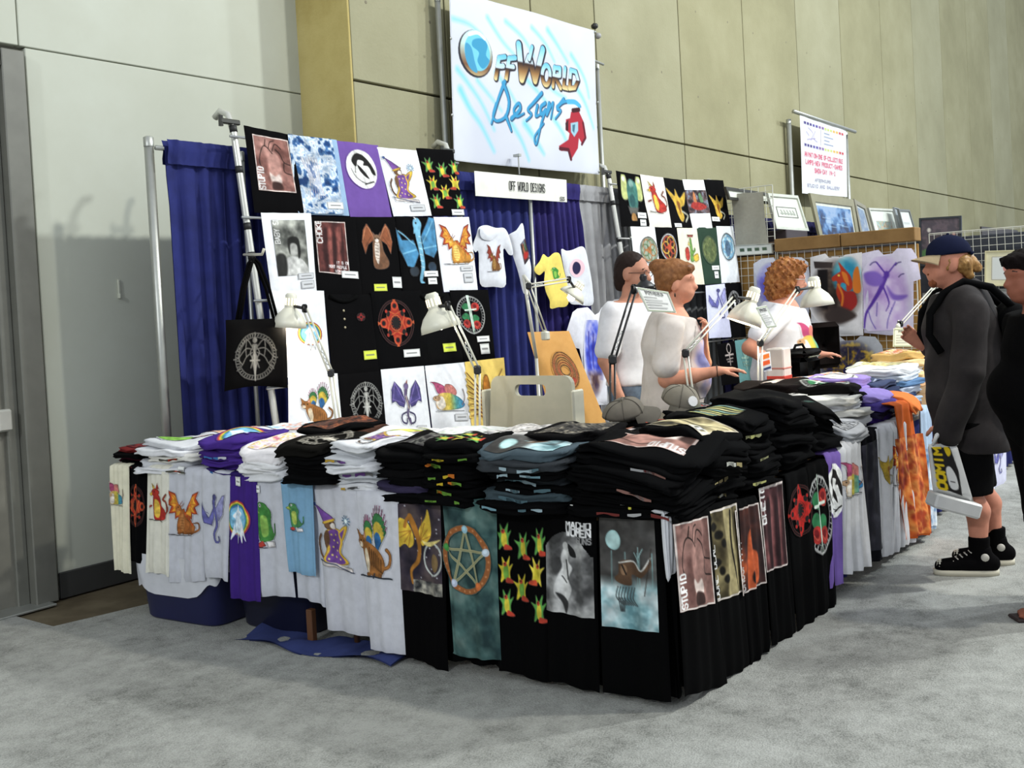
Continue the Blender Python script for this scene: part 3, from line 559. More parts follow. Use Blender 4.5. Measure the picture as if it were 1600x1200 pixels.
def print_on(S, rect, draw, base, parent, res=60, name='print', off=.003, hang=True, fill=False, mat=None, args=()):
    u0, v0, u1, v1 = rect
    if hang: v0, v1 = S.vd(v0), S.vd(v1)
    if isinstance(draw, Cv): cv = draw
    else:
        P = S.front(np.array([u0, u1, u0]), np.array([v0, v0, v1])); ar = np.linalg.norm(P[1]-P[0])/max(1e-6, np.linalg.norm(P[2]-P[0]))
        cv = Cv(max(8, int(res*ar)), res, base, fill); draw(cv, *args)
        if name == 'print': finish(cv, base, int(abs(P[0][0]*97)) % 50)
    U, V = np.meshgrid(np.linspace(u0, u1, cv.w), np.linspace(v0, v1, cv.h))
    return ink_mesh(S.front(U, V, off), cv, name, parent, mat)
def card_on(S, u, v, wu, hv, parent, col=(236, 238, 236), name='price_tag', hang=True, rows=True):
    """small paper tag pinned on the cloth, proud of it"""
    r = (u, v, u+wu, v+hv); return print_on(S, r, d_cards if rows else (lambda c: c.al.__setitem__(slice(None), 1)), col, parent, 12, name, .006, hang, True)
def uvrect(quad, rect):
    """photo rectangle -> (u,v) rectangle in a photo quad TL,TR,BR,BL"""
    (ax, ay), (bx, by), (cx, cy), (dx, dy) = quad; x0, y0, x1, y1 = rect; f = lambda y: ((y-(ay+by)/2)/((cy+dy)/2-(ay+by)/2))
    v0, v1 = f(y0), f(y1); vm = (v0+v1)/2; L = ax+(dx-ax)*vm; R = bx+(cx-bx)*vm
    return ((x0-L)/(R-L), v0, (x1-L)/(R-L), v1)

class Slab:
    """one folded garment lying flat: rounded outline, creased rim, gently uneven top"""
    def __init__(s, x, y, z, w, d, h, rot=0, seed=0, droop=None, wob=.04, rough=.006):
        s.p = (x, y, z); s.w, s.d, s.h = w, d, h; s.c, s.s = math.cos(rot), math.sin(rot); r = np.random.RandomState(seed); s.ph = r.rand(8)*6.28; s.droop = droop; s.wob = wob; s.rough = rough
    def dz(s, lx, ly):
        b = s.rough*(np.sin(lx*17+s.ph[0])*np.cos(ly*14+s.ph[1])+.6*np.sin(ly*31+lx*9+s.ph[2]))
        if s.droop:
            ax, ay, k = s.droop; t = (lx*ax/(s.w/2)+ly*ay/(s.d/2)); b = b-k*np.clip(t-.15, 0, None)**2
        return b
    def world(s, lx, ly, lz):
        x, y, z = s.p; return np.stack([x+lx*s.c-ly*s.s, y+lx*s.s+ly*s.c, z+lz+s.dz(lx, ly)], -1)
    def top(s, U, V, off): lx = (U-.5)*s.w; ly = (.5-V)*s.d; return s.world(lx, ly, np.full_like(lx, s.h+off))
    def build(s, name, mat, parent=None, n=40):
        th = np.arange(n)*2*np.pi/n; ex = .38; ox = np.sign(np.cos(th))*np.abs(np.cos(th))**ex; oy = np.sign(np.sin(th))*np.abs(np.sin(th))**ex
        V = []; prof = [(.84, 0), (.965, .05), (1, .25), (.95, .5), (1.0, .75), (.965, .95), (.86, 1), (.58, 1.0), (.3, 1.0)]
        for i, (k, hz) in enumerate(prof):
            wv = 1+s.wob*(np.sin(2*th+s.ph[3]+.3*i)*.6+.5*np.sin(5*th+s.ph[4]+1.3*i)+.3*np.sin(9*th+s.ph[5]+2.1*i))*min(1, k*1.1)
            lx = ox*k*s.w/2*wv; ly = oy*k*s.d/2*wv; V.append(s.world(lx, ly, np.full(n, hz*s.h)))
        mb = MB(); V = np.array(V); m_ = len(prof); F = [(i*n+k, i*n+(k+1) % n, (i+1)*n+(k+1) % n, (i+1)*n+k) for i in range(m_-1) for k in range(n)]
        mb.add(V.reshape(-1, 3), F); c1 = s.world(np.zeros(1), np.zeros(1), np.full(1, s.h))[0]; c0 = s.world(np.zeros(1), np.zeros(1), np.zeros(1))[0]
        mb.v += [tuple(c0), tuple(c1)]; a = m_*n
        mb.f += [(a, (k+1) % n, k) for k in range(n)]+[(a+1, (m_-1)*n+k, (m_-1)*n+(k+1) % n) for k in range(n)]
        return mb.build(name, mat, parent, True)
    def ink(s, draw, base, parent, rect=(.15, .15, .85, .85), res=40, args=(), off=.003, turn=0, name='print'):
        u0, v0, u1, v1 = rect; ar = (u1-u0)*s.w/((v1-v0)*s.d); cv = Cv(max(8, int(res*ar)), res, base); draw(cv, *args); finish(cv, base, int(s.h*3e4) % 50)
        if turn: cv.im = cv.im[::-1, ::-1]; cv.al = cv.al[::-1, ::-1]
        U, V = np.meshgrid(np.linspace(u0, u1, cv.w), np.linspace(v0, v1, cv.h)); return ink_mesh(s.top(U, V, off), cv, name, parent)

# ------------------------------------------------------------------ blended bodies (smooth union of tapered limbs, meshed with surface nets)
def cap(a, b, ra, rb, flat=None): return ('c', np.array(a, float), np.array(b, float), ra, rb, flat)
def ellp(c, r, ax=None): return ('e', np.array(c, float), np.array(r, float), np.eye(3) if ax is None else np.array(ax, float))
def nets(prims, vox=.008, k=.03, cuts=(), warp=None, carve=()):
    lo = np.full(3, 1e9); hi = -lo
    for p in prims:
        if p[0] == 'c':
            r = max(p[3], p[4]); lo = np.minimum(lo, np.minimum(p[1], p[2])-r); hi = np.maximum(hi, np.maximum(p[1], p[2])+r)
        else: r = p[2].max(); lo = np.minimum(lo, p[1]-r); hi = np.maximum(hi, p[1]+r)
    lo -= 3*vox+.012; hi += 3*vox+.012; n = np.ceil((hi-lo)/vox).astype(int)+1; f = np.full(n, .2, np.float32); axs = [lo[i]+vox*np.arange(n[i]) for i in range(3)]
    def ev(p, blend, sub=False):
        kk = k if blend is None else blend
        if p[0] == 'c': r = max(p[3], p[4])+kk+.03; a, b = np.minimum(p[1], p[2])-r, np.maximum(p[1], p[2])+r
        else: r = p[2].max()+kk+.03; a, b = p[1]-r, p[1]+r
        i0 = np.clip(((a-lo)/vox).astype(int), 0, n-1); i1 = np.clip(((b-lo)/vox).astype(int)+2, 1, n)
        sl = tuple(slice(i0[i], i1[i]) for i in range(3)); X, Y, Z = np.meshgrid(*[axs[i][sl[i]] for i in range(3)], indexing='ij')
        if X.size == 0: return
        if p[0] == 'c':
            A, B, ra, rb, flat = p[1:]; D = B-A; L = D@D+1e-12; x, y, z = X-A[0], Y-A[1], Z-A[2]; t = np.clip((x*D[0]+y*D[1]+z*D[2])/L, 0, 1); x = x-t*D[0]; y = y-t*D[1]; z = z-t*D[2]
            if flat is not None:
                nn, q = flat; s = x*nn[0]+y*nn[1]+z*nn[2]; g = s*(1/q-1); x = x+g*nn[0]; y = y+g*nn[1]; z = z+g*nn[2]
            d = np.sqrt(x*x+y*y+z*z)-(ra+(rb-ra)*t)
        else:
            c_, rr, ax = p[1:]; x, y, z = X-c_[0], Y-c_[1], Z-c_[2]; q = [(x*ax[i][0]+y*ax[i][1]+z*ax[i][2])/rr[i] for i in range(3)]; m_ = np.sqrt(q[0]**2+q[1]**2+q[2]**2); d = (m_-1)*rr.min()*np.where(m_ > 1, 1, 1)
        g = f[sl]
        if sub: f[sl] = np.maximum(g, -d)
        else: h = np.clip(kk-np.abs(g-d), 0, None)/max(kk, 1e-6); f[sl] = np.minimum(g, d)-h*h*kk*.25
    for p in prims: ev(p[:6] if p[0] == 'c' else p[:4], p[-1] if isinstance(p[-1], dict) is False and len(p) == (7 if p[0] == 'c' else 5) else None)
    for p in carve: ev(p, None, True)
    G = np.meshgrid(*axs, indexing='ij')
    if warp is not None: f += warp(*G).astype(np.float32)
    for P0, N in cuts: f = np.maximum(f, (G[0]-P0[0])*N[0]+(G[1]-P0[1])*N[1]+(G[2]-P0[2])*N[2])
    s = f < 0; cnt = sum(s[i:n[0]-1+i, j:n[1]-1+j, l:n[2]-1+l].astype(np.int8) for i in (0, 1) for j in (0, 1) for l in (0, 1)); act = (cnt > 0) & (cnt < 8)
    I = np.argwhere(act); idx = np.full(act.shape, -1); idx[act] = np.arange(len(I)); acc = np.zeros((len(I), 3)); num = np.zeros(len(I))
    for a in range(3):
        o = [b for b in range(3) if b != a]
        for u in (0, 1):
            for v in (0, 1):
                A = I.copy(); A[:, o[0]] += u; A[:, o[1]] += v; B = A.copy(); B[:, a] += 1
                fa = f[tuple(A.T)]; fb = f[tuple(B.T)]; cr_ = (fa < 0) != (fb < 0); t = np.where(cr_, fa/(fa-fb+1e-12), 0); P = A.astype(float); P[:, a] += t
                acc[cr_] += P[cr_]; num[cr_] += 1
    V = lo+vox*acc/num[:, None]; Fs = []
    for a in range(3):
        o = [(a+1) % 3, (a+2) % 3]; s0 = np.take(s, range(n[a]-1), a); s1 = np.take(s, range(1, n[a]), a)
        E = np.argwhere(s0 != s1); E = E[(E[:, o[0]] > 0) & (E[:, o[1]] > 0) & (E[:, o[0]] < n[o[0]]-1) & (E[:, o[1]] < n[o[1]]-1)]
        if len(E) == 0: continue
        q = []
        for u, v in ((-1, -1), (0, -1), (0, 0), (-1, 0)):
            C = E.copy(); C[:, o[0]] += u; C[:, o[1]] += v; q.append(idx[tuple(C.T)])
        q = np.stack(q, 1); fl = s[tuple(E.T)]; q[~fl] = q[~fl][:, ::-1]; Fs.append(q)
    F = np.concatenate(Fs) if Fs else np.zeros((0, 4), int)
    return V, F
def sdf_obj(name, prims, mat, parent, vox=.008, k=.03, cuts=(), warp=None, carve=()):
    V, F = nets(prims, vox, k, cuts, warp, carve); mb = MB(); mb.v = V.tolist(); mb.f = F.tolist(); return mb.build(name, mat, parent, True)
# ================================================================== the hall
YW, YC = 5.635, 5.12          # plane of the white wall, face of the concrete wall
def carpet_mat():
    m, n, l, b = base_mat('carpet'); t = noise(n, l, 1.7, 6, rough=.6); t2 = noise(n, l, 9, 6, rough=.7); t3 = noise(n, l, 160, 2)
    mx = n.new('ShaderNodeMix'); mx.inputs[0].default_value = .5; l.new(t.outputs[0], mx.inputs[2]); l.new(t2.outputs[0], mx.inputs[3])
    m2 = n.new('ShaderNodeMix'); m2.inputs[0].default_value = .3; l.new(mx.outputs[0], m2.inputs[2]); l.new(t3.outputs[0], m2.inputs[3])
    r = ramp(n, l, m2.outputs[0], [(.36, (106, 107, 103)), (.47, (148, 149, 144)), (.58, (170, 171, 166))]); l.new(r.outputs[0], b.inputs['Base Color'])
    b.inputs['Roughness'].default_value = .97; b.inputs['Specular IOR Level'].default_value = .1; bump(n, l, t3.outputs[0], .6, .01, b); return m
fl = MB(); fl.box((20, 0, -.06), (70, 30, .1)); struct(fl.build('floor', stained((70, 62, 48), (92, 82, 64), (112, 102, 82), 3, .6, 'bare_concrete')), 'bare brown concrete slab floor')
cp = MB(); g = [(-12, -14), (46, -14), (46, 5.05), (3.2, 5.05), (2.72, 5.14), (2.72, 5.62), (-12, 5.62)]
cp.ngon_prism(g, (0, 0, -.005), (1, 0, 0), (0, 1, 0), (0, 0, 1), .01); ca = cp.build('carpet', carpet_mat()); struct(ca, 'worn light grey exhibition carpet'); ca.name = 'floor_carpet'
# white painted wall in large panels, door at its left end
wm = stained((186, 189, 174), (191, 194, 180), (196, 200, 187), 1.2, .7, 'painted_wall')
wl = MB(); wl.box((-3.5, YW+.2, 4), (17.2, .3, 8.2)); wl = struct(wl.build('wall_left', plain((120, 118, 108), .9)), 'pale painted wall with wide panel joints')
def wall_panel(x0, x1, z0, z1, parent, mat, y, name='wall_panel', gap=.007, th=.06):
    b = MB(); b.bbox(((x0+x1)/2, y+th/2, (z0+z1)/2), (x1-x0-gap, th, z1-z0-gap), bev=.004); return b.build(name, mat, parent)
DX0, DX1 = .6, 3.0
wall_panel(DX1+.03, 5.1, .0, 3.105, wl, wm, YW); wall_panel(DX1-.0, 5.1, 3.105, 8, wl, wm, YW); wall_panel(-2, DX1-.0, 3.105, 8, wl, wm, YW); wall_panel(-6, DX0-.2, 0, 3.105, wl, wm, YW)
bb = MB(); bb.bbox((4.05, YW-.008, .072), (2.04, .02, .148), bev=.004); struct(bb.build('baseboard_left', plain((58, 58, 56), .55)), 'dark grey rubber baseboard')
# door: steel frame, recessed leaf, kick plate, push bar
dr = thing('door_1', (1.9, YW, 0), 'dark grey steel double door with a push bar', None) if False else None
dm = plain((112, 112, 104), .45, .1, name='door_frame_paint'); dk = plain((88, 87, 78), .5, .1, name='door_paint')
d_ = MB(); d_.bbox((DX1-.06, YW+.0, 1.535), (.13, .09, 3.07), bev=.006); d_.bbox((DX0+.06, YW, 1.535), (.13, .09, 3.07), bev=.006); d_.bbox(((DX0+DX1)/2, YW, 3.02), (DX1-DX0-.26, .09, .1), bev=.006)
d_.bbox((DX1-.16, YW+.05, 1.5), (.07, .06, 3.0), bev=.006)
d_ = struct(d_.build('door_1', dm), 'grey steel door frame with dark recessed door')
lf = MB(); lf.bbox((1.74, YW+.09, 1.5), (2.2, .05, 2.96), bev=.004); lf = lf.build('door_leaf', dk, d_)
k = MB(); k.bbox((1.74, YW+.061, .2), (2.1, .008, .36), bev=.002); k.build('kick_plate', plain((70, 69, 63), .4, .3), lf)
k = MB(); k.bbox((2.25, YW+.005, 1.06), (1.1, .05, .06), bev=.012); k.bbox((2.78, YW+.02, 1.04), (.08, .09, .12), bev=.01); k.bbox((1.72, YW+.02, 1.04), (.08, .09, .12), bev=.01); pb = k.build('push_bar', plain((205, 205, 196), .3, .6), lf); pb['label'] = 'pale metal push bar across the dark door'
k = MB(); k.bbox((1.8, YW-.02, .004), (2.3, .2, .012), bev=.003); k.build('threshold', STEEL(), d_)
# concrete wall in cast panels standing forward of the white wall
cm1 = stained((138, 134, 104), (150, 146, 115), (161, 157, 127), .9, .9, 'cast_concrete', .25, 40); cm2 = stained((166, 148, 88), (188, 172, 112), (200, 186, 128), 1.4, .9, 'concrete_side', .2)
cm3 = stained((141, 138, 111), (153, 150, 122), (163, 160, 133), .7, .9, 'cast_concrete', .25, 40)
wb = MB(); wb.box((26, YC+.45, 5), (41.9, .8, 10.2)); wb = struct(wb.build('wall_back', plain((86, 80, 66), .95)), 'cast concrete hall wall in tall panels')
sd = MB(); sd.bbox((5.055, YC+.5*.52, 4), (.02, .52, 8.2), bev=.003); sd.build('side_panel', cm2, wb)
jx = [5.06, 6.07, 7.2, 8.21, 9.86, 11.46, 13.1, 14.75, 16.58, 18.27, 20.05, 21.92, 23.8, 25.6, 27.5, 29.4, 31.3, 33.2, 35.1]
hole = MB()
for i in range(len(jx)-1):
    for z0, z1 in ((0, 3.118), (3.118, 9.0)):
        wall_panel(jx[i], jx[i+1], z0, z1, wb, cm1 if i % 3 else cm3, YC, 'concrete_panel', .018, .05)
    for zz in (3.75, 4.6):
        for fx in (.22, .78):
            x = jx[i]+(jx[i+1]-jx[i])*fx+random.uniform(-.15, .15); hole.lathe((x, YC+.004, zz+random.uniform(-.1, .1)), (0, -1, 0), [(.0001, .005), (.009, .006), (.013, .004), (.015, 0)], 8)
hole.build('tie_hole', plain((128, 122, 102), .95), wb)['kind'] = 'stuff'
hk = onY(185, 450, YW); cl = MB(); cl.bbox((hk[0], YW-.006, hk[2]), (.014, .012, .1), bev=.003); cl.bbox((hk[0]-.004, YW-.012, hk[2]-.05), (.012, .024, .026), bev=.003); tag(cl.build('wall_hook', plain((190, 192, 176), .5)), 'tiny pale hook on the white wall left of the blue drape', 'hook')
# ================================================================== booth back wall: pipes, drapes, banner, racks
YD = 4.98
def drape(name, x0, x1, z1, y, mat, label, pleats, amp=.03, seed=0, z0=.03, x0t=None, x1t=None):
    r = np.random.RandomState(seed); nu, nv = int(pleats*7)+8, 16; u = np.linspace(0, 1, nu); v = np.linspace(0, 1, nv); U, V = np.meshgrid(u, v)
    ph = U*pleats*2*np.pi+.9*np.sin(U*9+r.rand()*6)+.25*np.sin(V*4+U*20)
    A = amp*(.55+.45*np.sin(U*14+r.rand()*6)**2)*np.where(V < .08, .35, .8+.3*V)
    a0, a1 = (x0 if x0t is None else x0t), (x1 if x1t is None else x1t); Xp = (a0+(a1-a0)*U)*(1-V)+(x0+(x1-x0)*U)*V; Y = y-A*(np.sin(ph)+.35*np.sin(2*ph+1)); Z = z1+(z0-z1)*V
    G = np.stack([Xp, Y, Z], -1); mb = MB(); mb.grid(G); mb.grid(G+np.array([0, .006, 0]), True)
    o = mb.build(name, mat, None, True); tag(o, label, 'drape', 'booth backdrop drapes')
    h = MB(); hz = np.linspace(z1-.1, z1+.035, 5); H = np.stack([np.stack([a0+(a1-a0)*u, y-.03-.012*np.sin(u*pleats*40+r.rand()*6)*(.4+.6*np.sin(u*31))-.008*math.sin(k*1.3), np.full(nu, z)], -1) for k, z in enumerate(hz[::-1])]); h.grid(H); h.grid(H+np.array([0, .05, 0]), True); h.build('rod_pocket', mat, o, True); return o
NAVY = cloth((40, 46, 104), .85, .1, 8); NAVY_LAMPLIT = cloth((42, 36, 96), .85, .1, 8); GREYD = cloth((150, 150, 152), .85, .06, 8)  # second navy has the purple tint of lamplight put into its colour
drape('backdrop_drape', 3.44, 4.42, 2.5, YD, NAVY, 'navy blue drape hanging beside the white wall', 9, seed=1)
drape('backdrop_drape', 4.42, 5.85, 2.5, YD, NAVY, 'navy blue drape behind the left rack of shirts', 11, seed=2)
drape('backdrop_drape', 5.85, 6.85, 2.5, YD, NAVY, 'dark blue drape behind the small hooded baby shirt', 9, .035, seed=3)
drape('backdrop_drape', 6.85, 7.75, 2.5, YD, NAVY_LAMPLIT, 'blue drape coloured purplish as if lamplit, right of the hanging booth name sign', 8, .035, seed=4, x1t=7.55)
drape('backdrop_drape', 7.75, 8.6, 2.5, YD, GREYD, 'light grey drape between banner and right shirt rack', 8, .03, seed=5, x0t=7.55)
drape('backdrop_drape', 8.6, 10.15, 2.42, YD, cloth((110, 112, 114), .85, .06, 8), 'darker grey drape behind the right shirt rack', 11, .03, seed=6)
def upright(x, y, z1, r, label, base=True):
    t = thing('drape_upright', (x, y, 0), label, 'pole', 'pipe and drape uprights'); p = MB(); p.tube([(x, y, .012), (x, y, z1)], r, 14); p.build('pipe', STEEL(), t, True)
    c = MB(); c.lathe((x, y, z1), (0, 0, 1), [(r+.002, -.05), (r+.002, 0), (r*.7, .006), (.0005, .006)], 14); c.build('pipe_cap', STEEL(), t, True)
    b = MB(); b.bbox((x, y-.0, .006), (.3, .12, .012), bev=.003); b.build('base_plate', plain((90, 90, 90), .5, .6), t); return t
upright(3.385, 5.04, 2.55, .026, 'grey pipe upright at the free left edge of the navy drape')
upright(3.93, 4.93, 2.5, .013, 'thin metal pole in front of the navy drape, beside the shirt rack')
upright(5.92, 5.055, 3.86, .022, 'tall metal banner pole at left of the painted banner')
upright(8.1, 5.055, 3.68, .022, 'tall metal banner pole at right of the painted banner')
upright(6.74, 4.9, 2.48, .016, 'metal pole behind the white booth name sign')
upright(8.27, 4.9, 2.5, .016, 'metal pole in front of the light grey drape')
for x0, x1, lb in ((3.4, 5.9, 'metal crossbar carrying the navy drapes at left'), (5.95, 8.08, 'metal crossbar carrying the drapes under the banner'), (8.12, 10.2, 'metal crossbar carrying the grey drapes')):
    r_ = MB(); r_.tube([(x0, YD+.02, 2.49), (x1, YD+.02, 2.49)], .014, 10); tag(r_.build('drape_crossbar', STEEL(), None, True), lb, 'crossbar', 'drape crossbars')
# ---- painted banner
BQ = [(702, -18), (928, 48), (936, 273), (708, 251)]; BY = 4.955
def inv(quad, P):
    P = np.asarray(P, float); (ax, ay), (bx, by), (cx, cy), (dx, dy) = quad; u = np.full(len(P), .5); v = u.copy()
    for _ in range(12):
        L = ax+(dx-ax)*v; R = bx+(cx-bx)*v; u = (P[:, 0]-L)/(R-L); T = ay+(by-ay)*u; B = dy+(cy-dy)*u; v = (P[:, 1]-T)/(B-T)
    return np.stack([u, v], 1)
BS = Sheet(*[onY(x, y, BY) for x, y in BQ], (0, -1, 0), .006, .012, .8, 3)
bo = BS.build('painted_banner', cloth((206, 210, 218), .8, .02), 24, 24); tag(bo, 'large white banner airbrushed with blue streaks and the booth name', 'banner')
def d_banner(c):
    c.al[:] = 1; c.mix(c.h*.5, 4, [(0, (200, 204, 216)), (1, (212, 216, 222))])
    z = lambda P: inv(BQ, np.asarray(P, float)*.2+np.array([680, 0])); c.T = z
    lb = (126, 206, 232)
    for P, w_ in (([(130, 140), (240, 180), (330, 260)], .02), ([(370, 120), (470, 300), (560, 420)], .02), ([(500, 150), (620, 280), (700, 420)], .02), ([(690, 200), (800, 330), (880, 470)], .02), ([(820, 220), (900, 330), (1000, 480)], .03), ([(1030, 420), (1110, 540), (1160, 640), (1190, 760)], .025), ([(160, 540), (230, 640), (330, 800), (420, 1010)], .03), ([(180, 700), (250, 850), (330, 980), (420, 1180)], .045), ([(430, 560), (520, 700), (600, 860)], .02), ([(600, 560), (720, 690), (820, 800)], .025), ([(640, 960), (740, 1110), (800, 1200)], .045), ([(860, 900), (960, 1050), (1010, 1200)], .03), ([(1060, 660), (1150, 800), (1230, 1000)], .03), ([(540, 960), (620, 1100), (680, 1250)], .03), ([(820, 650), (900, 720), (980, 760)], .02), ([(300, 620), (400, 760), (470, 860)], .018)): c.line(P, w_, lb, True, w_*.3, soft=9)
    el = lambda cx, cy, rx, ry, rot=0: [(cx+rx*math.cos(a)*math.cos(rot)-ry*math.sin(a)*math.sin(rot), cy+rx*math.cos(a)*math.sin(rot)+ry*math.sin(a)*math.cos(rot)) for a in np.linspace(0, 6.283, 30)[:-1]]
    def chrome(y0, y1): return lambda X, Y: np.stack([np.interp((Y-y0)/(y1-y0), [0, .3, .5, .55, .75, 1], q) for q in ([110, 176, 196, 56, 150, 226], [190, 216, 214, 40, 112, 206], [224, 232, 226, 34, 70, 150])], -1)
    dk = (46, 44, 52)
    c.poly(el(285, 412, 118, 192, -.18), dk); c.poly(el(290, 405, 110, 184, -.18), lambda X, Y: np.stack([np.interp(Y, [.2, .3, .42, .5], q) for q in ([200, 190, 120, 214], [232, 214, 84, 200], [244, 206, 60, 150])], -1)); c.poly(el(298, 400, 88, 150, -.18), (116, 198, 224))
    c.poly([(270, 300), (330, 290), (370, 340), (360, 420), (385, 470), (340, 530), (300, 470), (310, 400), (262, 350)], (64, 150, 190), True); c.poly([(215, 330), (255, 360), (280, 470), (300, 560), (250, 530), (215, 440)], (70, 150, 190), True); c.line([(240, 260), (300, 245), (350, 290)], .02, (240, 248, 250), True)
    def let(strokes, wd, v0, v1):
        for s_ in strokes: c.line(np.array(s_)+np.array([4, 6]), wd*1.45, dk)
        for s_ in strokes: c.line(s_, wd, chrome(v0, v1))
    uv = lambda x, y: z([(x, y)])[0][1]
    let([[(450, 440), (428, 600)], [(450, 440), (492, 432)], [(440, 510), (480, 505)]], .032, uv(450, 425), uv(430, 610))
    let([[(520, 445), (500, 605)], [(520, 445), (565, 440)], [(512, 515), (550, 512)]], .032, uv(520, 425), uv(500, 610))
    let([[(590, 335), (612, 610), (668, 440), (715, 620), (778, 375)]], .05, uv(680, 325), uv(680, 640)); let([[(690, 355), (668, 450)]], .03, uv(680, 325), uv(680, 640))
    let([np.array(el(808, 578, 34, 76))[list(range(29))+[0]]], .034, uv(808, 490), uv(808, 670)); let([[(880, 515), (868, 665)], [(880, 518), (930, 525), (928, 580), (876, 592)], [(885, 592), (935, 680)]], .032, uv(890, 500), uv(890, 680)); let([[(975, 525), (960, 675), (1000, 685)]], .032, uv(975, 510), uv(975, 690)); let([[(1025, 540), (1012, 685), (1060, 680), (1090, 620), (1070, 555), (1025, 540)]], .032, uv(1050, 530), uv(1050, 695))
    sc = [[(490, 630), (445, 770), (400, 960)], [(480, 640), (520, 780), (500, 900), (440, 940), (410, 900), (430, 800)], [(500, 900), (540, 1020)], [(540, 920), (600, 850), (590, 800), (555, 850), (575, 905), (630, 880)], [(770, 720), (700, 800), (660, 850), (690, 890), (650, 935)], [(735, 820), (725, 900), (770, 880)], [(800, 800), (765, 830), (770, 890), (805, 850), (770, 960), (735, 1120), (720, 1060), (790, 960)], [(835, 800), (815, 890), (850, 820), (870, 800), (850, 920)], [(960, 770), (905, 840), (935, 860), (890, 920)], [(905, 830), (960, 790), (1050, 790), (1105, 825)]]
    for s_ in sc: c.line(np.array(s_)+np.array([3, 5]), .036, (50, 70, 100), True, .02)
    for s_ in sc: c.line(s_, .026, (62, 150, 196), True, .013)
    c.line([(1000, 790), (1060, 795), (1100, 825)], .034, (80, 170, 210), True)
    c.poly([(1025, 870), (1090, 860), (1110, 900), (1140, 960), (1160, 1080), (1120, 1130), (1090, 1080), (1080, 1160), (1020, 1250), (1000, 1170), (940, 1180), (920, 1140), (1000, 1090), (1010, 1040), (975, 1010), (980, 930), (1015, 920)], (166, 44, 58)); c.line([(1040, 860), (1095, 855)], .03, (60, 24, 32)); c.poly([(975, 960), (1000, 930), (1000, 1020), (980, 1020)], (60, 30, 36)); c.poly([(1020, 960), (1085, 950), (1085, 1020), (1050, 1070), (1022, 1030)], (150, 190, 206)); c.poly([(1035, 975), (1060, 970), (1050, 1040), (1035, 1020)], (70, 110, 130)); c.line([(930, 1160), (1000, 1170), (1020, 1245)], .025, (86, 26, 38)); c.line([(1130, 960), (1150, 1080), (1115, 1130)], .02, (90, 28, 40))
    c.full()
print_on(BS, (.004, .004, .996, .996), d_banner, (228, 231, 238), bo, 230, 'painted_lettering', .001, args=())
for px, py in ((704, 60), (706, 180), (708, 250), (930, 50), (934, 160), (936, 268)):
    k = MB(); p = onY(px, py, BY-.01); k.lathe(p, (0, -1, 0), [(.004, 0), (.012, .002), (.012, .005), (.004, .006)], 10); k.build('grommet', STEEL(), bo, True)
cr2 = MB(); cr2.tube([(5.92, 4.985, 3.83), (8.1, 4.985, 3.66)], .012, 10); tag(cr2.build('banner_rod', STEEL(), None, True), 'metal rod along the top of the painted banner', 'rod')
for px, py in ((929, 41), (934, 56)):
    p = onY(px, py, BY); k = MB(); k.lathe(p, (0, -1, 0), [(.0005, -.03), (.02, -.025), (.03, 0), (.02, .025), (.0005, .03)], 12); tag(k.build('clamp_knob', plain((40, 40, 40) if py < 50 else (160, 160, 160), .4), None, True), 'black ball knob at the banner top right corner' if py < 50 else 'grey ball clamp just below the black banner knob', 'clamp')
# ---- booth name sign
SQ = [(741, 267), (885, 281), (886, 316), (743, 306)]; SS = Sheet(*[onY(x, y, 4.86) for x, y in SQ], (0, -1, 0), .01, 0, 1, 1)
so = SS.build('name_sign', plain((232, 232, 222), .5, name='card'), 4, 4); tag(so, 'long white card sign hanging under the banner, printed with the booth name', 'sign')
def d_sign(c): c.text('OFF WORLD DESIGNS', .37, .3, .36, .0183, .055, (40, 40, 40), gap=1.42)
def d_num(c): c.text('505', .08, .1, .8, .2, .2, (40, 40, 40), gap=1.5)
print_on(SS, (.01, .03, .905, .97), d_sign, (232, 232, 222), so, 52, 'lettering', .003); print_on(SS, (.91, .78, .97, .95), d_num, (232, 232, 222), so, 14, 'stand_number', .003)
k = MB(); p = onY(814, 262, 4.86); k.tube([p+np.array([0, .02, -.05]), p+np.array([0, .02, .1])], .006, 6); k.box(p+np.array([0, .03, .1]), (.03, .06, .02)); k.build('hanger', STEEL(), so)

# ---- racks: leaning poles, rods, clamps
def ry(z): return 4.88-.13*(2.62-z)
RN = nrm((0, -1, .13)); RP = np.array([0, 4.88, 2.62])
def rack(x0, x1, rods, label):
    t = thing('shirt_rack', (x0, ry(.0), 0), label, 'rack', 'leaning metal shirt racks')
    for x in (x0, x1):
        p = MB(); P = [(x, ry(2.62)+.16, 2.71), (x, ry(2.62)+.11, 2.74), (x, ry(2.62)+.04, 2.71), (x, ry(2.6), 2.6)]+[(x, ry(z), z) for z in (2.3, 1.8, 1.2, .6, .0)]; p.tube(P, .02, 12); p.build('rack_pole', plain((206, 206, 198), .35, .4, name='pale_tube'), t, True)
        for z in (2.62, 2.38, 2.05, 1.88, 1.4): b = MB(); b.tube([(x, ry(z+.02), z+.02), (x, ry(z-.02), z-.02)], .0225, 12); b.build('tape_band', plain((30, 30, 30), .6), t, True)
        b = MB(); b.bbox((x-.02, ry(2.66)-.0, 2.66), (.14, .03, .03), bev=.006); b.tube([(x-.08, ry(2.66), 2.63), (x-.08, ry(2.66), 2.69)], .014, 8); b.build('clamp', plain((70, 70, 66), .4, .5), t)
    for z in rods: b = MB(); b.tube([(x0-.05, ry(z)-.024, z), (x1+.05, ry(z)-.024, z)], .008, 8); b.build('rod', CHROME(), t, True)
    return t
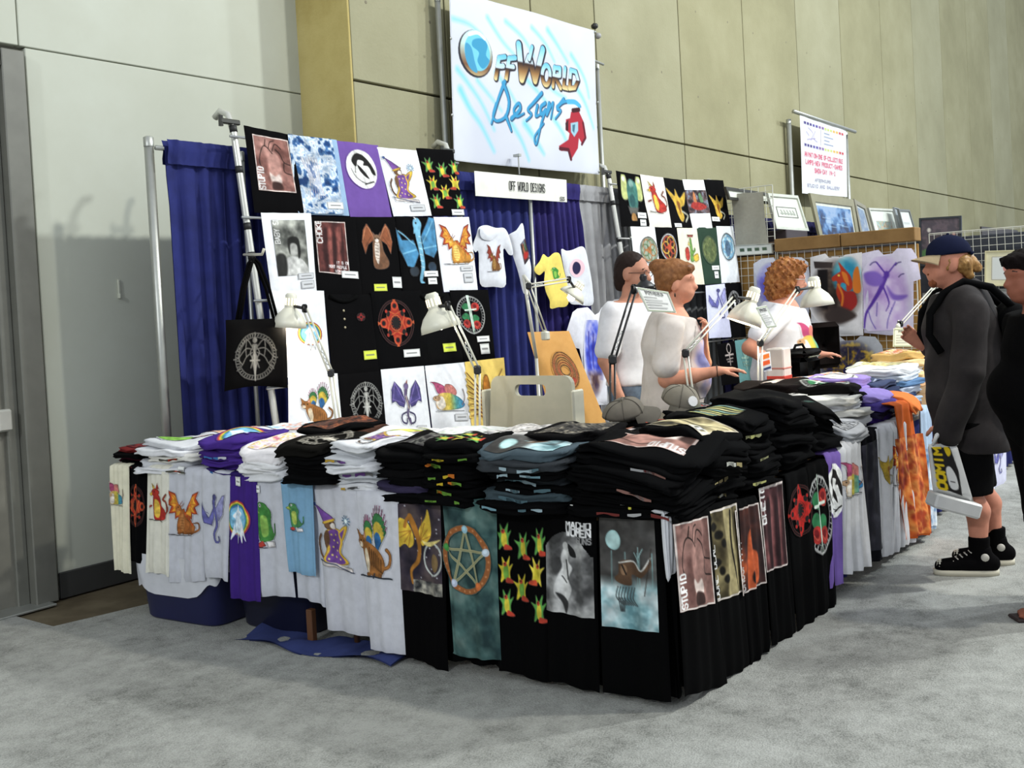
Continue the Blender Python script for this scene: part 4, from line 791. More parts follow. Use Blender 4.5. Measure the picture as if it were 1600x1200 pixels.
rack(3.84, 5.76, (2.57, 2.1, 1.62, 1.12), 'leaning tube rack carrying four rows of shirts at left'); rack(7.92, 10.1, (2.55, 2.06, 1.55, 1.06), 'leaning tube rack of shirts behind the standing sellers')
BLK = (24, 23, 25); WHT = (234, 236, 240)
def rack_shirt(quad, col, draw, prect, label, cat='shirt', tags=(), seed=0, lift=.03, res=56, args=(), group='display shirts on the left rack', N=RN, P0=RP, amp=.004, mat=None, thick=.016, name='display_shirt', extra=None):
    S = Sheet(*[on(x, y, P0, N)+N*lift for x, y in quad], N, thick, amp, 1.2, seed); o = S.build(name, mat or cloth(col), 20, 16); tag(o, label, cat, group)
    if draw: print_on(S, uvrect(quad, prect), draw, col, o, res, args=args)
    for (x0, y0, x1, y1, c) in tags:
        r = uvrect(quad, (x0, y0, x1, y1)); card_on(S, r[0], r[1], r[2]-r[0], r[3]-r[1], o, {'w': (236, 238, 236), 'y': (222, 236, 80), 'g': (205, 207, 210)}[c])
    if extra: extra(S, o, quad)
    return o
PLACE_=0
rock = lambda c: d_frame(c, (110, 66, 58), (150, 100, 90), (186, 134, 122), 3, 'STUPID', 'rock')
chk = lambda c: (d_frame(c, (56, 24, 24), (96, 46, 42), (140, 74, 66), 5, 'CHOKE', 'folds', foot=False), c.text("IT'S OK", .6, .76, .045, .045, .012, W_), c.text('MOST PEOPLE', .34, .84, .045, .04, .012, W_), c.text("WON'T", .55, .92, .045, .05, .012, W_))
bwp = lambda c: d_frame(c, (60, 62, 58), (130, 132, 124), (190, 192, 180), 8, 'BABY SLIP', 'portrait', False, foot=False)
TD = lambda c: (d_tiedye(c, 12, [(20, 60, 120), (60, 110, 170), (230, 236, 242), (150, 180, 214), (236, 240, 244), (40, 90, 150)]), [c.line([(.2+.06*k, .3), (.35+.04*k, .55+.02*k), (.3+.06*k, .8)], .012, (170, 160, 170), True) for k in range(7)])
R1 = 'top row of the left rack'
rack_shirt([(375, 198), (451, 213), (471, 338), (392, 334)], BLK, rock, (392, 217, 449, 302), 'black shirt with a framed reddish rock picture, top row of the left rack', seed=1, res=80)
rack_shirt([(451, 213), (520, 221), (541, 339), (468, 337)], (150, 180, 210), TD, (451.5, 214, 519.5, 336.5), 'blue and white tie-dyed shirt, second in the top row of the left rack', tags=((503, 318, 528, 329, 'w'),), seed=2, lift=.034, res=90)
rack_shirt([(517, 221), (585, 229), (608, 341), (542, 341)], (112, 82, 158), d_oval, (534, 236, 583, 298), 'purple shirt with a white oval beast print on the left rack', seed=3, lift=.03)
rack_shirt([(583, 232), (645, 237), (668, 339), (609, 340)], WHT, d_wizard, (597, 247, 644, 320), 'white shirt with a robed wizard cat, top row of the left rack', tags=((634, 322, 656, 332, 'g'),), seed=4, lift=.034, res=70)
rack_shirt([(645, 233), (703, 236), (721, 339), (668, 339)], BLK, d_multi, (657, 246, 715, 328), 'black shirt dotted with small green and yellow dragons, top row of left rack', tags=((699, 329, 719, 338, 'w'),), seed=5, lift=.028, res=80)
rack_shirt([(400, 335), (478, 336), (489, 462), (417, 470)], WHT, bwp, (419, 347, 469, 433), 'white shirt with a grey photo portrait, second row of the left rack', tags=((455, 431, 481, 440, 'g'), (460, 443, 482, 455, 'g')), seed=6, lift=.045, res=70)
rack_shirt([(478, 340), (548, 341), (559, 470), (489, 462)], BLK, chk, (486, 349, 534, 431), 'black shirt with a framed dark red folded-cloth picture on the left rack', tags=((525, 425, 550, 436, 'w'),), seed=7, lift=.04, res=80)
rack_shirt([(547, 341), (613, 341), (624, 468), (558, 468)], BLK, d_cat_brown, (557, 352, 606, 424), 'black shirt with a brown winged cat in the left rack', tags=((576, 446, 595, 457, 'y'), (604, 435, 620, 452, 'w')), seed=8, lift=.037, res=70)
rack_shirt([(611, 341), (672, 342), (686, 466), (623, 468)], BLK, d_blue_dragon, (613, 341, 676, 445), 'black shirt with a large pale blue dragon in the left rack', tags=((653, 426, 675, 435, 'w'), (659, 437, 673, 447, 'w')), seed=9, lift=.042, res=80)
rack_shirt([(671, 341), (726, 341), (741, 455), (687, 458)], WHT, d_dragon, (680, 352, 732, 416), 'white shirt with a golden dragon, right end of the second rack row', tags=((711, 418, 730, 426, 'g'), (716, 429, 730, 444, 'g')), seed=10, lift=.038, res=70)
rack_shirt([(410, 457), (496, 457), (507, 592), (415, 592)], WHT, d_unicorn, (450, 505, 492, 552), 'white shirt hanging behind the left desk lamp on the rack', seed=11, lift=.06)
def polo(S, o, quad):
    for k in (.2, .3, .4):
        p = S.front(np.array(.35), np.array(k), .001); b = MB(); b.lathe(p, RN, [(.0004, .004), (.007, .003), (.008, 0)], 8); b.build('button', plain((170, 160, 130), .4), o, True)
    P = S.front(np.linspace(.08, .66, 9), np.full(9, .03), .004)+np.array([0, 0, 1.])*(.02*np.sin(np.linspace(0, 3.14, 9)))[:, None]*-1.6; b = MB(); b.tube(P, .014, 8); b.build('collar', cloth((20, 20, 20)), o, True)
rack_shirt([(497, 462), (572, 462), (583, 588), (510, 596)], BLK, lambda c: d_celtic(c, (150, 30, 30), (170, 40, 36)), (547, 492, 560, 505), 'black polo shirt with a small red chest emblem on the left rack', tags=((557, 552, 577, 566, 'y'),), seed=12, lift=.05, res=20, extra=polo)
rack_shirt([(570, 458), (648, 456), (661, 578), (582, 584)], (22, 22, 24), d_celtic, (579, 470, 635, 544), 'black shirt with a large red knotwork emblem in the middle of the left rack', tags=((618, 549, 643, 561, 'w'),), seed=13, lift=.055, res=80)
rack_shirt([(640, 462), (704, 458), (722, 572), (660, 578)], (26, 26, 28), None, None, 'plain black polo shirt behind the second desk lamp', tags=((681, 539, 701, 552, 'y'),), seed=14, lift=.05, extra=polo)
rack_shirt([(692, 456), (752, 455), (764, 566), (716, 570)], BLK, d_rose, (702, 464, 746, 525), 'black shirt with a dagger and red roses in a ring on the left rack', tags=((733, 528, 752, 537, 'w'), (738, 540, 752, 556, 'w')), seed=15, lift=.06, res=70)
rack_shirt([(437, 590), (514, 586), (524, 700), (436, 700)], WHT, d_wcat, (451, 600, 506, 668), 'white shirt with a rainbow winged cat, bottom row at the left of the rack', seed=16, lift=.075, res=70)
rack_shirt([(516, 588), (583, 582), (594, 700), (523, 700)], BLK, d_fairy, (532, 598, 584, 668), 'black shirt with a grey winged figure in a ring, bottom row of left rack', seed=17, lift=.07, res=80)
rack_shirt([(582, 580), (650, 574), (664, 700), (593, 700)], WHT, d_purple_dragon, (596, 596, 645, 668), 'white shirt with a dark purple dragon, bottom row of the left rack', tags=((636, 667, 652, 674, 'g'),), seed=18, lift=.075, res=70)
rack_shirt([(652, 574), (716, 568), (731, 700), (667, 700)], WHT, d_rat, (661, 597, 713, 646), 'white shirt with a crouching rainbow winged creature, bottom row of left rack', tags=((696, 649, 717, 660, 'g'),), seed=19, lift=.07, res=60)
rack_shirt([(713, 568), (774, 561), (784, 700), (727, 700)], (236, 206, 112), d_phoenix, (716, 580, 776, 680), 'yellow shirt with an orange phoenix, bottom right of the left rack', seed=20, lift=.08, res=60)
# right rack
RR = 'display shirts on the right rack'
def rr(*a, **k): k.setdefault('group', RR); k.setdefault('res', 44); return rack_shirt(*a, **k)
rr([(957, 268), (1002, 276), (1012, 357), (966, 355)], BLK, d_idols, (963, 276, 1001, 347), 'black shirt with three carved figures, first in the right rack top row', tags=((990, 333, 1003, 342, 'w'), (994, 344, 1003, 354, 'w')), seed=21)
rr([(994, 274), (1030, 279), (1044, 357), (1009, 356)], (226, 222, 212), d_squirrel, (1003, 285, 1034, 336), 'cream shirt with a red dragon, second in the right rack top row', seed=22, lift=.04)
rr([(1026, 278), (1062, 283), (1077, 359), (1045, 357)], (34, 34, 36), d_goldd, (1036, 291, 1070, 349), 'dark shirt with a golden dragon and skull, middle of the right rack top row', tags=((1048, 351, 1058, 357, 'w'),), seed=23, lift=.035)
rr([(1060, 282), (1093, 283), (1107, 358), (1076, 359)], (228, 230, 230), d_scene, (1067, 299, 1098, 335), 'white shirt with a small red battle picture on the right rack', seed=24, lift=.045)
rr([(1094, 282), (1125, 283), (1137, 360), (1107, 358)], BLK, d_goldd, (1101, 303, 1128, 345), 'black shirt with a small golden figure, right end of the right rack top row', tags=((1106, 341, 1117, 348, 'w'),), seed=25, lift=.04)
rr([(977, 356), (1016, 356), (1027, 446), (986, 446)], (226, 228, 230), d_knot, (991, 371, 1020, 415), 'white shirt with a green knotwork circle above the man with glasses', args=((150, 160, 140), (90, 120, 80), (170, 110, 60), (110, 110, 100)), seed=26, lift=.05)
rr([(1017, 357), (1051, 358), (1062, 446), (1024, 446)], BLK, d_knot, (1024, 366, 1051, 412), 'black shirt with a red and gold circle, second row of the right rack', args=((60, 30, 26), (214, 170, 60), (190, 70, 40), (170, 170, 170)), seed=27, lift=.046)
rr([(1050, 358), (1082, 358), (1093, 446), (1060, 446)], (226, 222, 200), d_cactus, (1059, 366, 1084, 412), 'cream shirt with red and green cartoon dragons on the right rack', seed=28, lift=.05)
rr([(1082, 357), (1113, 357), (1122, 444), (1093, 446)], (40, 62, 48), d_knot, (1089, 369, 1113, 415), 'dark green shirt with an olive knotwork disc on the right rack', args=((90, 104, 60), (110, 120, 70), (80, 96, 56), (70, 86, 60)), tags=((1104, 417, 1116, 424, 'w'), (1108, 426, 1115, 437, 'w')), seed=29, lift=.046)
rr([(1112, 355), (1139, 355), (1149, 442), (1121, 444)], (226, 230, 234), lambda c: (d_knot(c, (130, 180, 206), (90, 140, 180), (190, 200, 200), (96, 110, 120)), c.ell(.5, .55, .2, .28, (80, 110, 140))), (1118, 365, 1140, 410), 'white shirt with a blue oval emblem at the end of the right rack', seed=30, lift=.05)
rr([(1094, 448), (1124, 445), (1136, 528), (1100, 530)], (206, 208, 232), d_slim, (1098, 452, 1128, 500), 'lavender shirt with a slender blue dragon behind the red haired woman', seed=31, lift=.06)
rr([(1125, 445), (1150, 443), (1158, 528), (1135, 529)], BLK, d_fairy, (1129, 455, 1148, 490), 'black shirt with white lettering beside the wire grid', args=((206, 206, 206),), seed=32, lift=.055)
rr([(1110, 540), (1138, 534), (1146, 600), (1118, 604)], BLK, d_ankh, (1118, 538, 1138, 574), 'black shirt with a pale ankh, lowest row of the right rack', seed=33, lift=.07)
rr([(1138, 534), (1164, 530), (1172, 600), (1146, 600)], (100, 146, 146), d_ankh, (1143, 540, 1162, 580), 'teal shirt with a faint ankh, lowest row of the right rack', args=((140, 176, 160),), seed=34, lift=.075)
# ================================================================== tables and goods
C0 = np.array([3.33, 1.87, 0]); EL = nrm((-.097, .9953, 0)); NI = np.array([EL[1], -EL[0], 0])      # left arm: along, inward
def LT(s, t, z=0): return C0+EL*s+NI*t+np.array([0, 0, z])
ANG_L = math.atan2(EL[1], EL[0]); TZ = (.70, .76)
def ftable(s0, s1, z, arm, label):
    ax = (EL, NI, (0, 0, 1)) if arm == 'L' else ((1, 0, 0), (0, 1, 0), (0, 0, 1)); P = (lambda a, b, c: LT(a, b, c)) if arm == 'L' else (lambda a, b, c: np.array([a, 1.87+b, c]))
    t = thing('folding_table', P((s0+s1)/2, .38, 0), label, 'table', 'folding sales tables')
    b = MB(); b.bbox(P((s0+s1)/2, .38, z-.016), (s1-s0-.01, .75, .03), ax, .006); b.build('tabletop', plain((150, 120, 84), .5, name='laminate'), t)
    for a in (s0+.12, s1-.12):
        for d in (.1, .66): l_ = MB(); l_.tube([P(a, d, .0), P(a, d, z-.03)], .014, 8); l_.build('leg', plain((84, 56, 36), .5), t, True)
        l_ = MB(); l_.tube([P(a, .1, .2), P(a, .66, .2)], .01, 8); l_.build('brace', plain((70, 60, 50), .5), t, True)
    return t
ftable(.0, 1.5, TZ[0], 'L', 'sales table at the near corner under black shirts'); ftable(1.5, 3.12, TZ[1], 'L', 'sales table under the pale shirts next to the white wall')
ftable(4.13, 5.9, .71, 'R', 'sales table under the black stacks right of the corner'); ftable(5.9, 7.7, .72, 'R', 'sales table behind the man in the cap'); ftable(7.7, 9.3, .72, 'R', 'sales table at the far right end of the aisle')
def skirt(name, P, a0, a1, z0, z1, out, mat, label, pl, amp=.018, seed=0):
    r = np.random.RandomState(seed); n_ = int(pl*8); U, V = np.meshgrid(np.linspace(0, 1, n_), np.linspace(0, 1, 8)); ph = U*pl*6.283+.8*np.sin(U*7+seed)
    d = amp*(np.sin(ph)+.3*np.sin(2*ph+1))*(.3+.7*V); G = P(a0+(a1-a0)*U, z1+(z0-z1)*V)+np.asarray(out)*(d-.045+.02*V)[..., None]
    mb = MB(); mb.grid(G); mb.grid(G-np.asarray(out)*.004, True); return tag(mb.build(name, mat, None, True), label, 'table skirt', 'table skirts')
PL = lambda A, Z: C0+EL*A[..., None]+np.array([0, 0, 1.])*Z[..., None]; PR = lambda A, Z: np.stack([A, np.full_like(A, 1.87), Z], -1)
BK = cloth((14, 14, 15), .95, .1); NV = cloth((30, 34, 86), .85, .1)
skirt('table_skirt', PL, 0, 1.28, .03, .69, -NI, BK, 'black pleated cloth covering the left face of the near corner', 9, seed=1)
skirt('table_skirt', PR, 3.33, 4.95, .03, .69, (0, -1, 0), BK, 'black pleated cloth covering the aisle face near the corner', 11, .03, seed=2)
skirt('table_skirt', PR, 4.95, 9.3, .05, .70, (0, -1, 0), NV, 'navy blue pleated skirt along the right sales tables', 30, .02, seed=3)
skirt('table_skirt', lambda A, Z: PL(A, Z)+NI*.5, 1.3, 3.1, .03, .72, -NI, cloth((16, 18, 40), .9, .1), 'added dark navy cloth standing in for shade behind the bins under the table', 12, .02, seed=4)  # cloth added to darken the open space under the table
# storage bins under the left table
def bin_(s, t, w_, d_, h, col, label, liner=False, z=0, lid=False):
    t_ = thing('storage_bin', LT(s, t, z), label, 'bin', 'storage bins under the table'); mb = MB(); pr = []
    for k, hz in ((.84, 0), (.88, .012), (.97, h*.9), (1.02, h*.91), (1.03, h)):
        pr.append([LT(s, t, z+hz)+EL*(k*w_/2*math.copysign(abs(math.cos(a))**.3, math.cos(a)))+NI*(k*d_/2*math.copysign(abs(math.sin(a))**.3, math.sin(a))) for a in np.arange(32)*math.pi/16])
    V = [p for q in pr for p in q]; F = [(i*32+k, i*32+(k+1) % 32, (i+1)*32+(k+1) % 32, (i+1)*32+k) for i in range(4) for k in range(32)]+[tuple(range(32))[::-1]]; mb.add(V, F); mb.build('tub', plain(col, .45, name='plastic'), t_, True)
    if liner:
        mb = MB(); U, Vv = np.meshgrid(np.linspace(0, 1, 60), np.linspace(0, 1, 8)); a = U*6.283; k = 1.06-.05*Vv+.012*np.sin(a*11+Vv*3); dz = h*1.03-(h*.42+.05*np.sin(a*2+4.2)+.02*np.sin(a*7))*Vv
        G = LT(s, t, z)+EL*((k*w_/2)*np.sign(np.cos(a))*np.abs(np.cos(a))**.3)[..., None]+NI*((k*d_/2)*np.sign(np.sin(a))*np.abs(np.sin(a))**.3)[..., None]+np.array([0, 0, 1.])*dz[..., None]; mb.grid(G); mb.grid(G*1.0+np.array([0, 0, .003]), True)
        mb.build('bag_liner', plain((206, 208, 214), .3, name='thin_plastic'), t_, True)['label'] = 'crumpled white plastic bag over the bin rim'
    if lid: b = MB(); b.bbox(LT(s, t, z+h+.012), (w_*1.06, d_*1.06, .03), (EL, NI, (0, 0, 1)), .012); b.build('lid', plain(vary(col, 1.2), .4, name='plastic'), t_)
bin_(2.72, .2, .62, .42, .33, (24, 28, 74), 'navy plastic bin with a white bag liner under the pale shirts', True); bin_(2.14, .28, .54, .4, .36, (18, 20, 44), 'dark plastic bin with a lid beside the lined navy bin', lid=True)
k = MB(); r = np.random.RandomState(5); U, V = np.meshgrid(np.linspace(0, 1, 26), np.linspace(0, 1, 10)); G = LT(1.75, .02)+EL*((U-.5)*.95)[..., None]+NI*((V-.5)*.22+.03*np.sin(U*9))[..., None]+np.array([0, 0, 1.])*(.012+.012*np.sin(U*23)*np.sin(V*5)+.01*np.sin(U*11+V*4))[..., None]; k.grid(G); k.grid(G-np.array([0, 0, .006]), True); tag(k.build('floor_cloth', cloth((52, 62, 110)), None, True), 'blue cloth lying on the carpet under the table edge', 'cloth')
k = MB(); k.bbox(LT(1.83, .03, .08), (.035, .035, .16), (EL, NI, (0, 0, 1)), .004); tag(k.build('wooden_block', plain((96, 60, 34), .6, name='wood')), 'short brown wooden block standing on the blue floor cloth', 'block')

# ---- shirts hung over the table edges
def hang(quad, col, draw, prect, label, arm='L', lift=.02, seed=0, res=70, args=(), amp=.007, fu=1.6, mat=None, tags=(), over=.1, thick=.016, group=None, name='hanging_shirt'):
    N = -NI if arm == 'L' else np.array([0, -1., 0]); inw = -N; P0 = C0+N*lift
    S = Sheet(*[on(x, y, P0, N) for x, y in quad], N, thick, amp, fu, seed, over, inw, .008); o = S.build(name, mat or cloth(col), 34, 26)
    tag(o, label, 'shirt', group or ('shirts hung along the left table' if arm == 'L' else 'shirts hung along the aisle table'))
    if draw: print_on(S, uvrect(quad, prect), draw, col, o, res, args=args)
    for (x0, y0, x1, y1, c) in tags:
        q = uvrect(quad, (x0, y0, x1, y1)); card_on(S, q[0], S.vd(q[1]), q[2]-q[0], S.vd(q[3])-S.vd(q[1]), o, {'w': (236, 238, 236), 'y': (222, 236, 80)}[c], hang=False)
    return o
CRM = (224, 220, 196); LGR = (196, 198, 206)
hang([(173, 727), (201, 727), (204, 895), (180, 893)], CRM, d_rat, (172, 752, 196, 791), 'cream shirt with a small rainbow creature at the far left table end', seed=1, lift=.03)
hang([(200, 728), (232, 729), (230, 884), (202, 878)], (20, 19, 22), d_celtic, (201, 756, 229, 824), 'narrow black shirt with a red emblem hung among cream shirts', seed=2, lift=.015)
hang([(231, 729), (265, 730), (265, 900), (229, 896)], (222, 220, 206), d_squirrel, (235, 753, 265, 815), 'cream shirt with a red and yellow dragon at the left table', seed=3, lift=.03)
hang([(262, 730), (320, 735), (320, 910), (264, 907)], LGR, d_dragon, (264, 766, 316, 836), 'pale grey shirt with an orange dragon curled round a cat at left', seed=4, lift=.02, args=((170, 96, 40), (232, 160, 40), (196, 70, 30), (190, 120, 60)), tags=((281, 731, 291, 741, 'w'),))
hang([(316, 735), (360, 740), (358, 908), (321, 903)], LGR, d_slim, (318, 770, 354, 850), 'pale grey shirt with a slender violet dragon at left', seed=5, lift=.03)
hang([(356, 741), (402, 746), (408, 938), (362, 936)], (62, 36, 122), d_unicorn, (356, 780, 394, 850), 'deep purple shirt with a unicorn in a rainbow ring', seed=6, lift=.025, tags=((370, 746, 379, 759, 'w'),))
hang([(396, 746), (446, 750), (462, 936), (408, 930)], LGR, d_green, (400, 782, 432, 857), 'pale grey shirt with a fat green dragon', seed=7, lift=.012, tags=((401, 758, 411, 770, 'w'),))
hang([(452, 752), (506, 756), (512, 946), (466, 936)], LGR, None, None, 'plain pale grey shirt behind the light blue baby suit', seed=8, lift=.004)
hang([(438, 752), (488, 753), (494, 898), (452, 896)], (126, 168, 198), d_green, (450, 784, 476, 830), 'light blue baby suit with a small green dragon', seed=9, lift=.035, args=((70, 140, 80), (170, 190, 80)))
hang([(490, 758), (558, 766), (586, 996), (513, 986)], (198, 199, 206), d_wizard, (494, 786, 556, 893), 'pale grey shirt with a wizard cat in a purple starred robe', seed=10, lift=.02, res=100)
hang([(555, 768), (624, 774), (638, 1029), (578, 1012)], (206, 207, 214), d_wcat, (556, 788, 614, 905), 'white shirt with a brown cat under raised rainbow wings', seed=11, lift=.03, res=110)
hang([(622, 776), (694, 778), (702, 1046), (636, 1030)], (17, 16, 18), d_space, (622, 787, 692, 926), 'black shirt with a golden dragon among stars', seed=12, lift=.02, res=110)
TEAL = (54, 84, 84)
hang([(698, 778), (776, 786), (782, 1034), (714, 1020)], TEAL, lambda c: (d_tiedye(c, 33, [(36, 62, 64), (56, 88, 86), (74, 106, 102), (96, 124, 118)])), (699, 780, 780, 1030), 'teal tie-dyed shirt with a star in a brown ring', seed=13, lift=.035, res=110, group='shirts hung along the left table')
_o = bpy.data.objects['hanging_shirt.012']
_q = [(698, 778), (776, 786), (782, 1034), (714, 1020)]; _S = Sheet(*[on(x, y, C0-NI*.035, -NI) for x, y in _q], -NI, .016, .007, 1.6, 13, .1, NI, .008); print_on(_S, uvrect(_q, (691, 818, 771, 930)), d_penta, TEAL, _o, 110, 'star_print', .008)
hang([(774, 790), (856, 794), (860, 1064), (782, 1050)], (15, 15, 16), d_multi, (777, 812, 856, 966), 'black shirt covered with small yellow and green dragons at the near corner', seed=14, lift=.02, res=120)
hang([(850, 795), (932, 800), (936, 1080), (858, 1066)], (15, 15, 16), d_macho, (852, 814, 929, 959), 'black shirt with a grey statue picture and white lettering', seed=15, lift=.028, res=120)
hang([(934, 800), (1034, 806), (1050, 1096), (944, 1080)], (14, 14, 15), d_moon, (941, 810, 1028, 981), 'black shirt with a moonlit snowy forest picture', seed=16, lift=.03, res=130)
for i, (px, py) in enumerate(((893, 791), (975, 787), (984, 795))):
    p = on(px, py, C0-NI*.05, -NI); k = MB(); k.bbox(p, (.03 if i == 1 else .012, .004, .012), (EL, NI, (0, 0, 1)), .001); tag(k.build('size_sticker', plain((226, 226, 220) if i < 2 else (220, 214, 80), .4)), ('tiny white sticker above the grey statue picture', 'small white paper sticker above the moonlit picture', 'tiny yellow sticker above the moonlit picture')[i], 'sticker')
# aisle side
def hr(*a, **k): k['arm'] = 'R'; return hang(*a, **k)
hr([(1036, 800), (1048, 798), (1058, 892), (1041, 906)], (216, 217, 222), None, None, 'plain white shirt corner showing at the black table corner', seed=17, lift=.012, over=.05)
hr([(1050, 806), (1108, 790), (1136, 1070), (1072, 1092)], (16, 16, 17), lambda c: d_frame(c, (106, 70, 64), (138, 98, 90), (160, 116, 106), 14, 'STUPID', 'rock'), (1056, 811, 1108, 948), 'black shirt with a framed pinkish rock picture on the aisle side', seed=18, lift=.045, res=120)
hr([(1104, 796), (1152, 780), (1176, 1040), (1134, 1064)], (16, 16, 17), lambda c: d_frame(c, (56, 48, 28), (112, 100, 64), (160, 146, 100), 15, 'DONE DEAL', 'trunk'), (1107, 792, 1153, 930), 'black shirt with a mossy yellow tree trunk picture', seed=19, lift=.04, res=120)
hr([(1150, 788), (1184, 776), (1204, 1016), (1174, 1040)], (16, 16, 17), lambda c: d_frame(c, (40, 24, 26), (70, 36, 30), (200, 84, 40), 16, 'UNOUPIIII', 'flame'), (1152, 789, 1185, 917), 'black shirt with an orange flame picture and upright lettering', seed=20, lift=.045, res=110)
hr([(1184, 762), (1226, 748), (1244, 990), (1206, 1012)], (16, 16, 17), lambda c: d_frame(c, (46, 24, 28), (84, 44, 48), (124, 70, 70), 17, 'BHEID', 'folds', foot=False), (1188, 757, 1225, 885), 'black shirt with a dark red framed picture, beside the red emblem', seed=21, lift=.04, res=110)
hr([(1226, 744), (1264, 730), (1280, 966), (1246, 990)], (16, 16, 17), d_celtic, (1230, 756, 1266, 838), 'black shirt with a scarlet knotwork emblem on the aisle side', seed=22, lift=.045, res=80, args=((196, 26, 20), (176, 30, 22)))
hr([(1260, 732), (1296, 716), (1308, 944), (1278, 968)], (16, 16, 17), d_rose, (1262, 738, 1294, 866), 'black shirt with dagger and roses ring on the aisle side', seed=23, lift=.05, res=100)
hr([(1290, 710), (1312, 702), (1319, 914), (1296, 918)], (112, 88, 160), d_oval, (1290, 723, 1313, 810), 'lavender shirt with a tall white oval print on the aisle side', seed=24, lift=.055, res=80)
hr([(1310, 698), (1346, 684), (1352, 886), (1317, 897)], (206, 206, 208), d_rat, (1312, 716, 1346, 776), 'white shirt with a rainbow creature on the aisle side', seed=25, lift=.06, res=60, fu=2.6, amp=.02)
hr([(1345, 680), (1372, 668), (1380, 872), (1352, 884)], (30, 30, 40), lambda c: d_tiedye(c, 44, [(26, 26, 36), (34, 34, 46), (60, 58, 70)]), (1347, 690, 1377, 860), 'dark smoky shirt between white shirts on the aisle side', seed=26, lift=.05)
hr([(1370, 672), (1394, 664), (1400, 864), (1380, 874)], (206, 207, 210), d_goldd, (1371, 705, 1392, 758), 'white shirt with a gold and green figure, next to the dark smoky shirt', seed=27, lift=.06, args=((170, 140, 40),), fu=1.2, amp=.015)
hr([(1391, 664), (1410, 656), (1412, 854), (1398, 862)], (206, 207, 210), d_dragon, (1391, 690, 1410, 755), 'white shirt with a small orange dragon, second of the narrow white ones', seed=28, lift=.06, amp=.012)
hr([(1404, 658), (1424, 646), (1427, 845), (1411, 852)], (210, 210, 214), d_squirrel, (1404, 690, 1421, 755), 'white shirt with a brown figure touching the orange shirt', seed=29, lift=.055, args=((170, 100, 50), (206, 140, 60)), amp=.012)
hr([(1396, 632), (1424, 626), (1449, 836), (1425, 842)], (206, 96, 34), lambda c: d_tiedye(c, 47, [(150, 40, 20), (206, 90, 30), (230, 140, 60), (176, 60, 24)]), (1402, 680, 1447, 836), 'bright orange tie-dyed shirt on the aisle side', seed=30, lift=.07, res=70, amp=.015)
hr([(1438, 640), (1452, 634), (1462, 824), (1449, 830)], (170, 190, 214), lambda c: d_tiedye(c, 48, [(96, 140, 190), (206, 216, 226), (226, 230, 236)]), (1440, 700, 1460, 822), 'pale blue and white shirt beside the carrier bag', seed=31, lift=.05)
hr([(1532, 640), (1552, 634), (1556, 764), (1538, 775)], (214, 216, 226), None, None, 'white shirt hanging behind the bare knees of the visitor', seed=32, lift=.04)
hr([(1550, 634), (1570, 628), (1572, 756), (1556, 764)], (206, 206, 226), d_slim, (1552, 690, 1566, 740), 'white shirt with a faint violet print at the far table end', seed=33, lift=.05)
# ---- folded garments in stacks on the tables
_sd = [200]
def stack(x, y, z, w_, d_, rot, cols, h, what, draw=None, dcol=None, res=40, args=(), turn=0, rect=(.12, .12, .88, .88), droop=None, wob=.065, topcol=None, jit=.03, toplabel=None, edge=None, name='folded_shirt'):
    """cols bottom to top; every garment its own object"""
    o = None
    for i, c in enumerate(cols):
        _sd[0] += 1; r = random.Random(_sd[0]); last = i == len(cols)-1; hh = .92*h*r.uniform(.88, 1.12)
        S = Slab(x+r.uniform(-jit, jit), y+r.uniform(-jit, jit), z, w_*r.uniform(.9, 1.07), d_*r.uniform(.9, 1.07), hh, rot+r.uniform(-.16, .16), _sd[0], droop=(droop[0], droop[1], droop[2]*(i+1)/len(cols)) if droop else None, wob=wob, rough=.007 if not last else .011)
        o = S.build(name, cloth(c)); z += hh*.95
        tag(o, toplabel or ('topmost garment of '+what) if last else ('', 'second', 'third', 'fourth', 'fifth', 'sixth', 'seventh', 'eighth')[len(cols)-1-i]+' garment down in '+what, 'shirt', what)
        if last and draw: S.ink(draw, c, o, rect, res, args, turn=turn)
        if edge and not last and i % edge[2] == 0: S_edge(S, o, edge[0], edge[1], _sd[0])
    return z
def S_edge(S, o, cols, face, seed):
    """slivers of print showing on the folded rim"""
    r = random.Random(seed); mb = MB(); V = []; C = []
    for k in range(3):
        a0 = r.uniform(-.38, .2); a1 = a0+r.uniform(.08, .2); c = lin(r.choice(cols)); n_ = 7; aa = np.linspace(a0, a1, n_); top = S.h*r.uniform(.6, .72); bot = S.h*.36; c = c*.7
        lx, ly = (aa*S.w, np.full(n_, -S.d/2*1.02)) if face == 'y' else (np.full(n_, -S.w/2*1.02), aa*S.d)
        Pt = S.world(lx, ly, np.full(n_, top)); Pb = S.world(lx, ly, bot+.08*S.h*np.sin(aa*40+seed)); b0 = len(mb.v); mb.add(list(Pt)+list(Pb), [(i, n_+i, n_+i+1, i+1) for i in range(n_-1)]); C += [list(c)+[1]]*(2*n_)
    mb.build('print_edge', ink(), o, True, colors=np.array(C))['kind'] = 'stuff'
def SL(s, t, z, w_, d_, cols, h, what, **k): p = LT(s, t, z); return stack(p[0], p[1], p[2], w_, d_, ANG_L-math.pi/2, cols, h, what, **k)
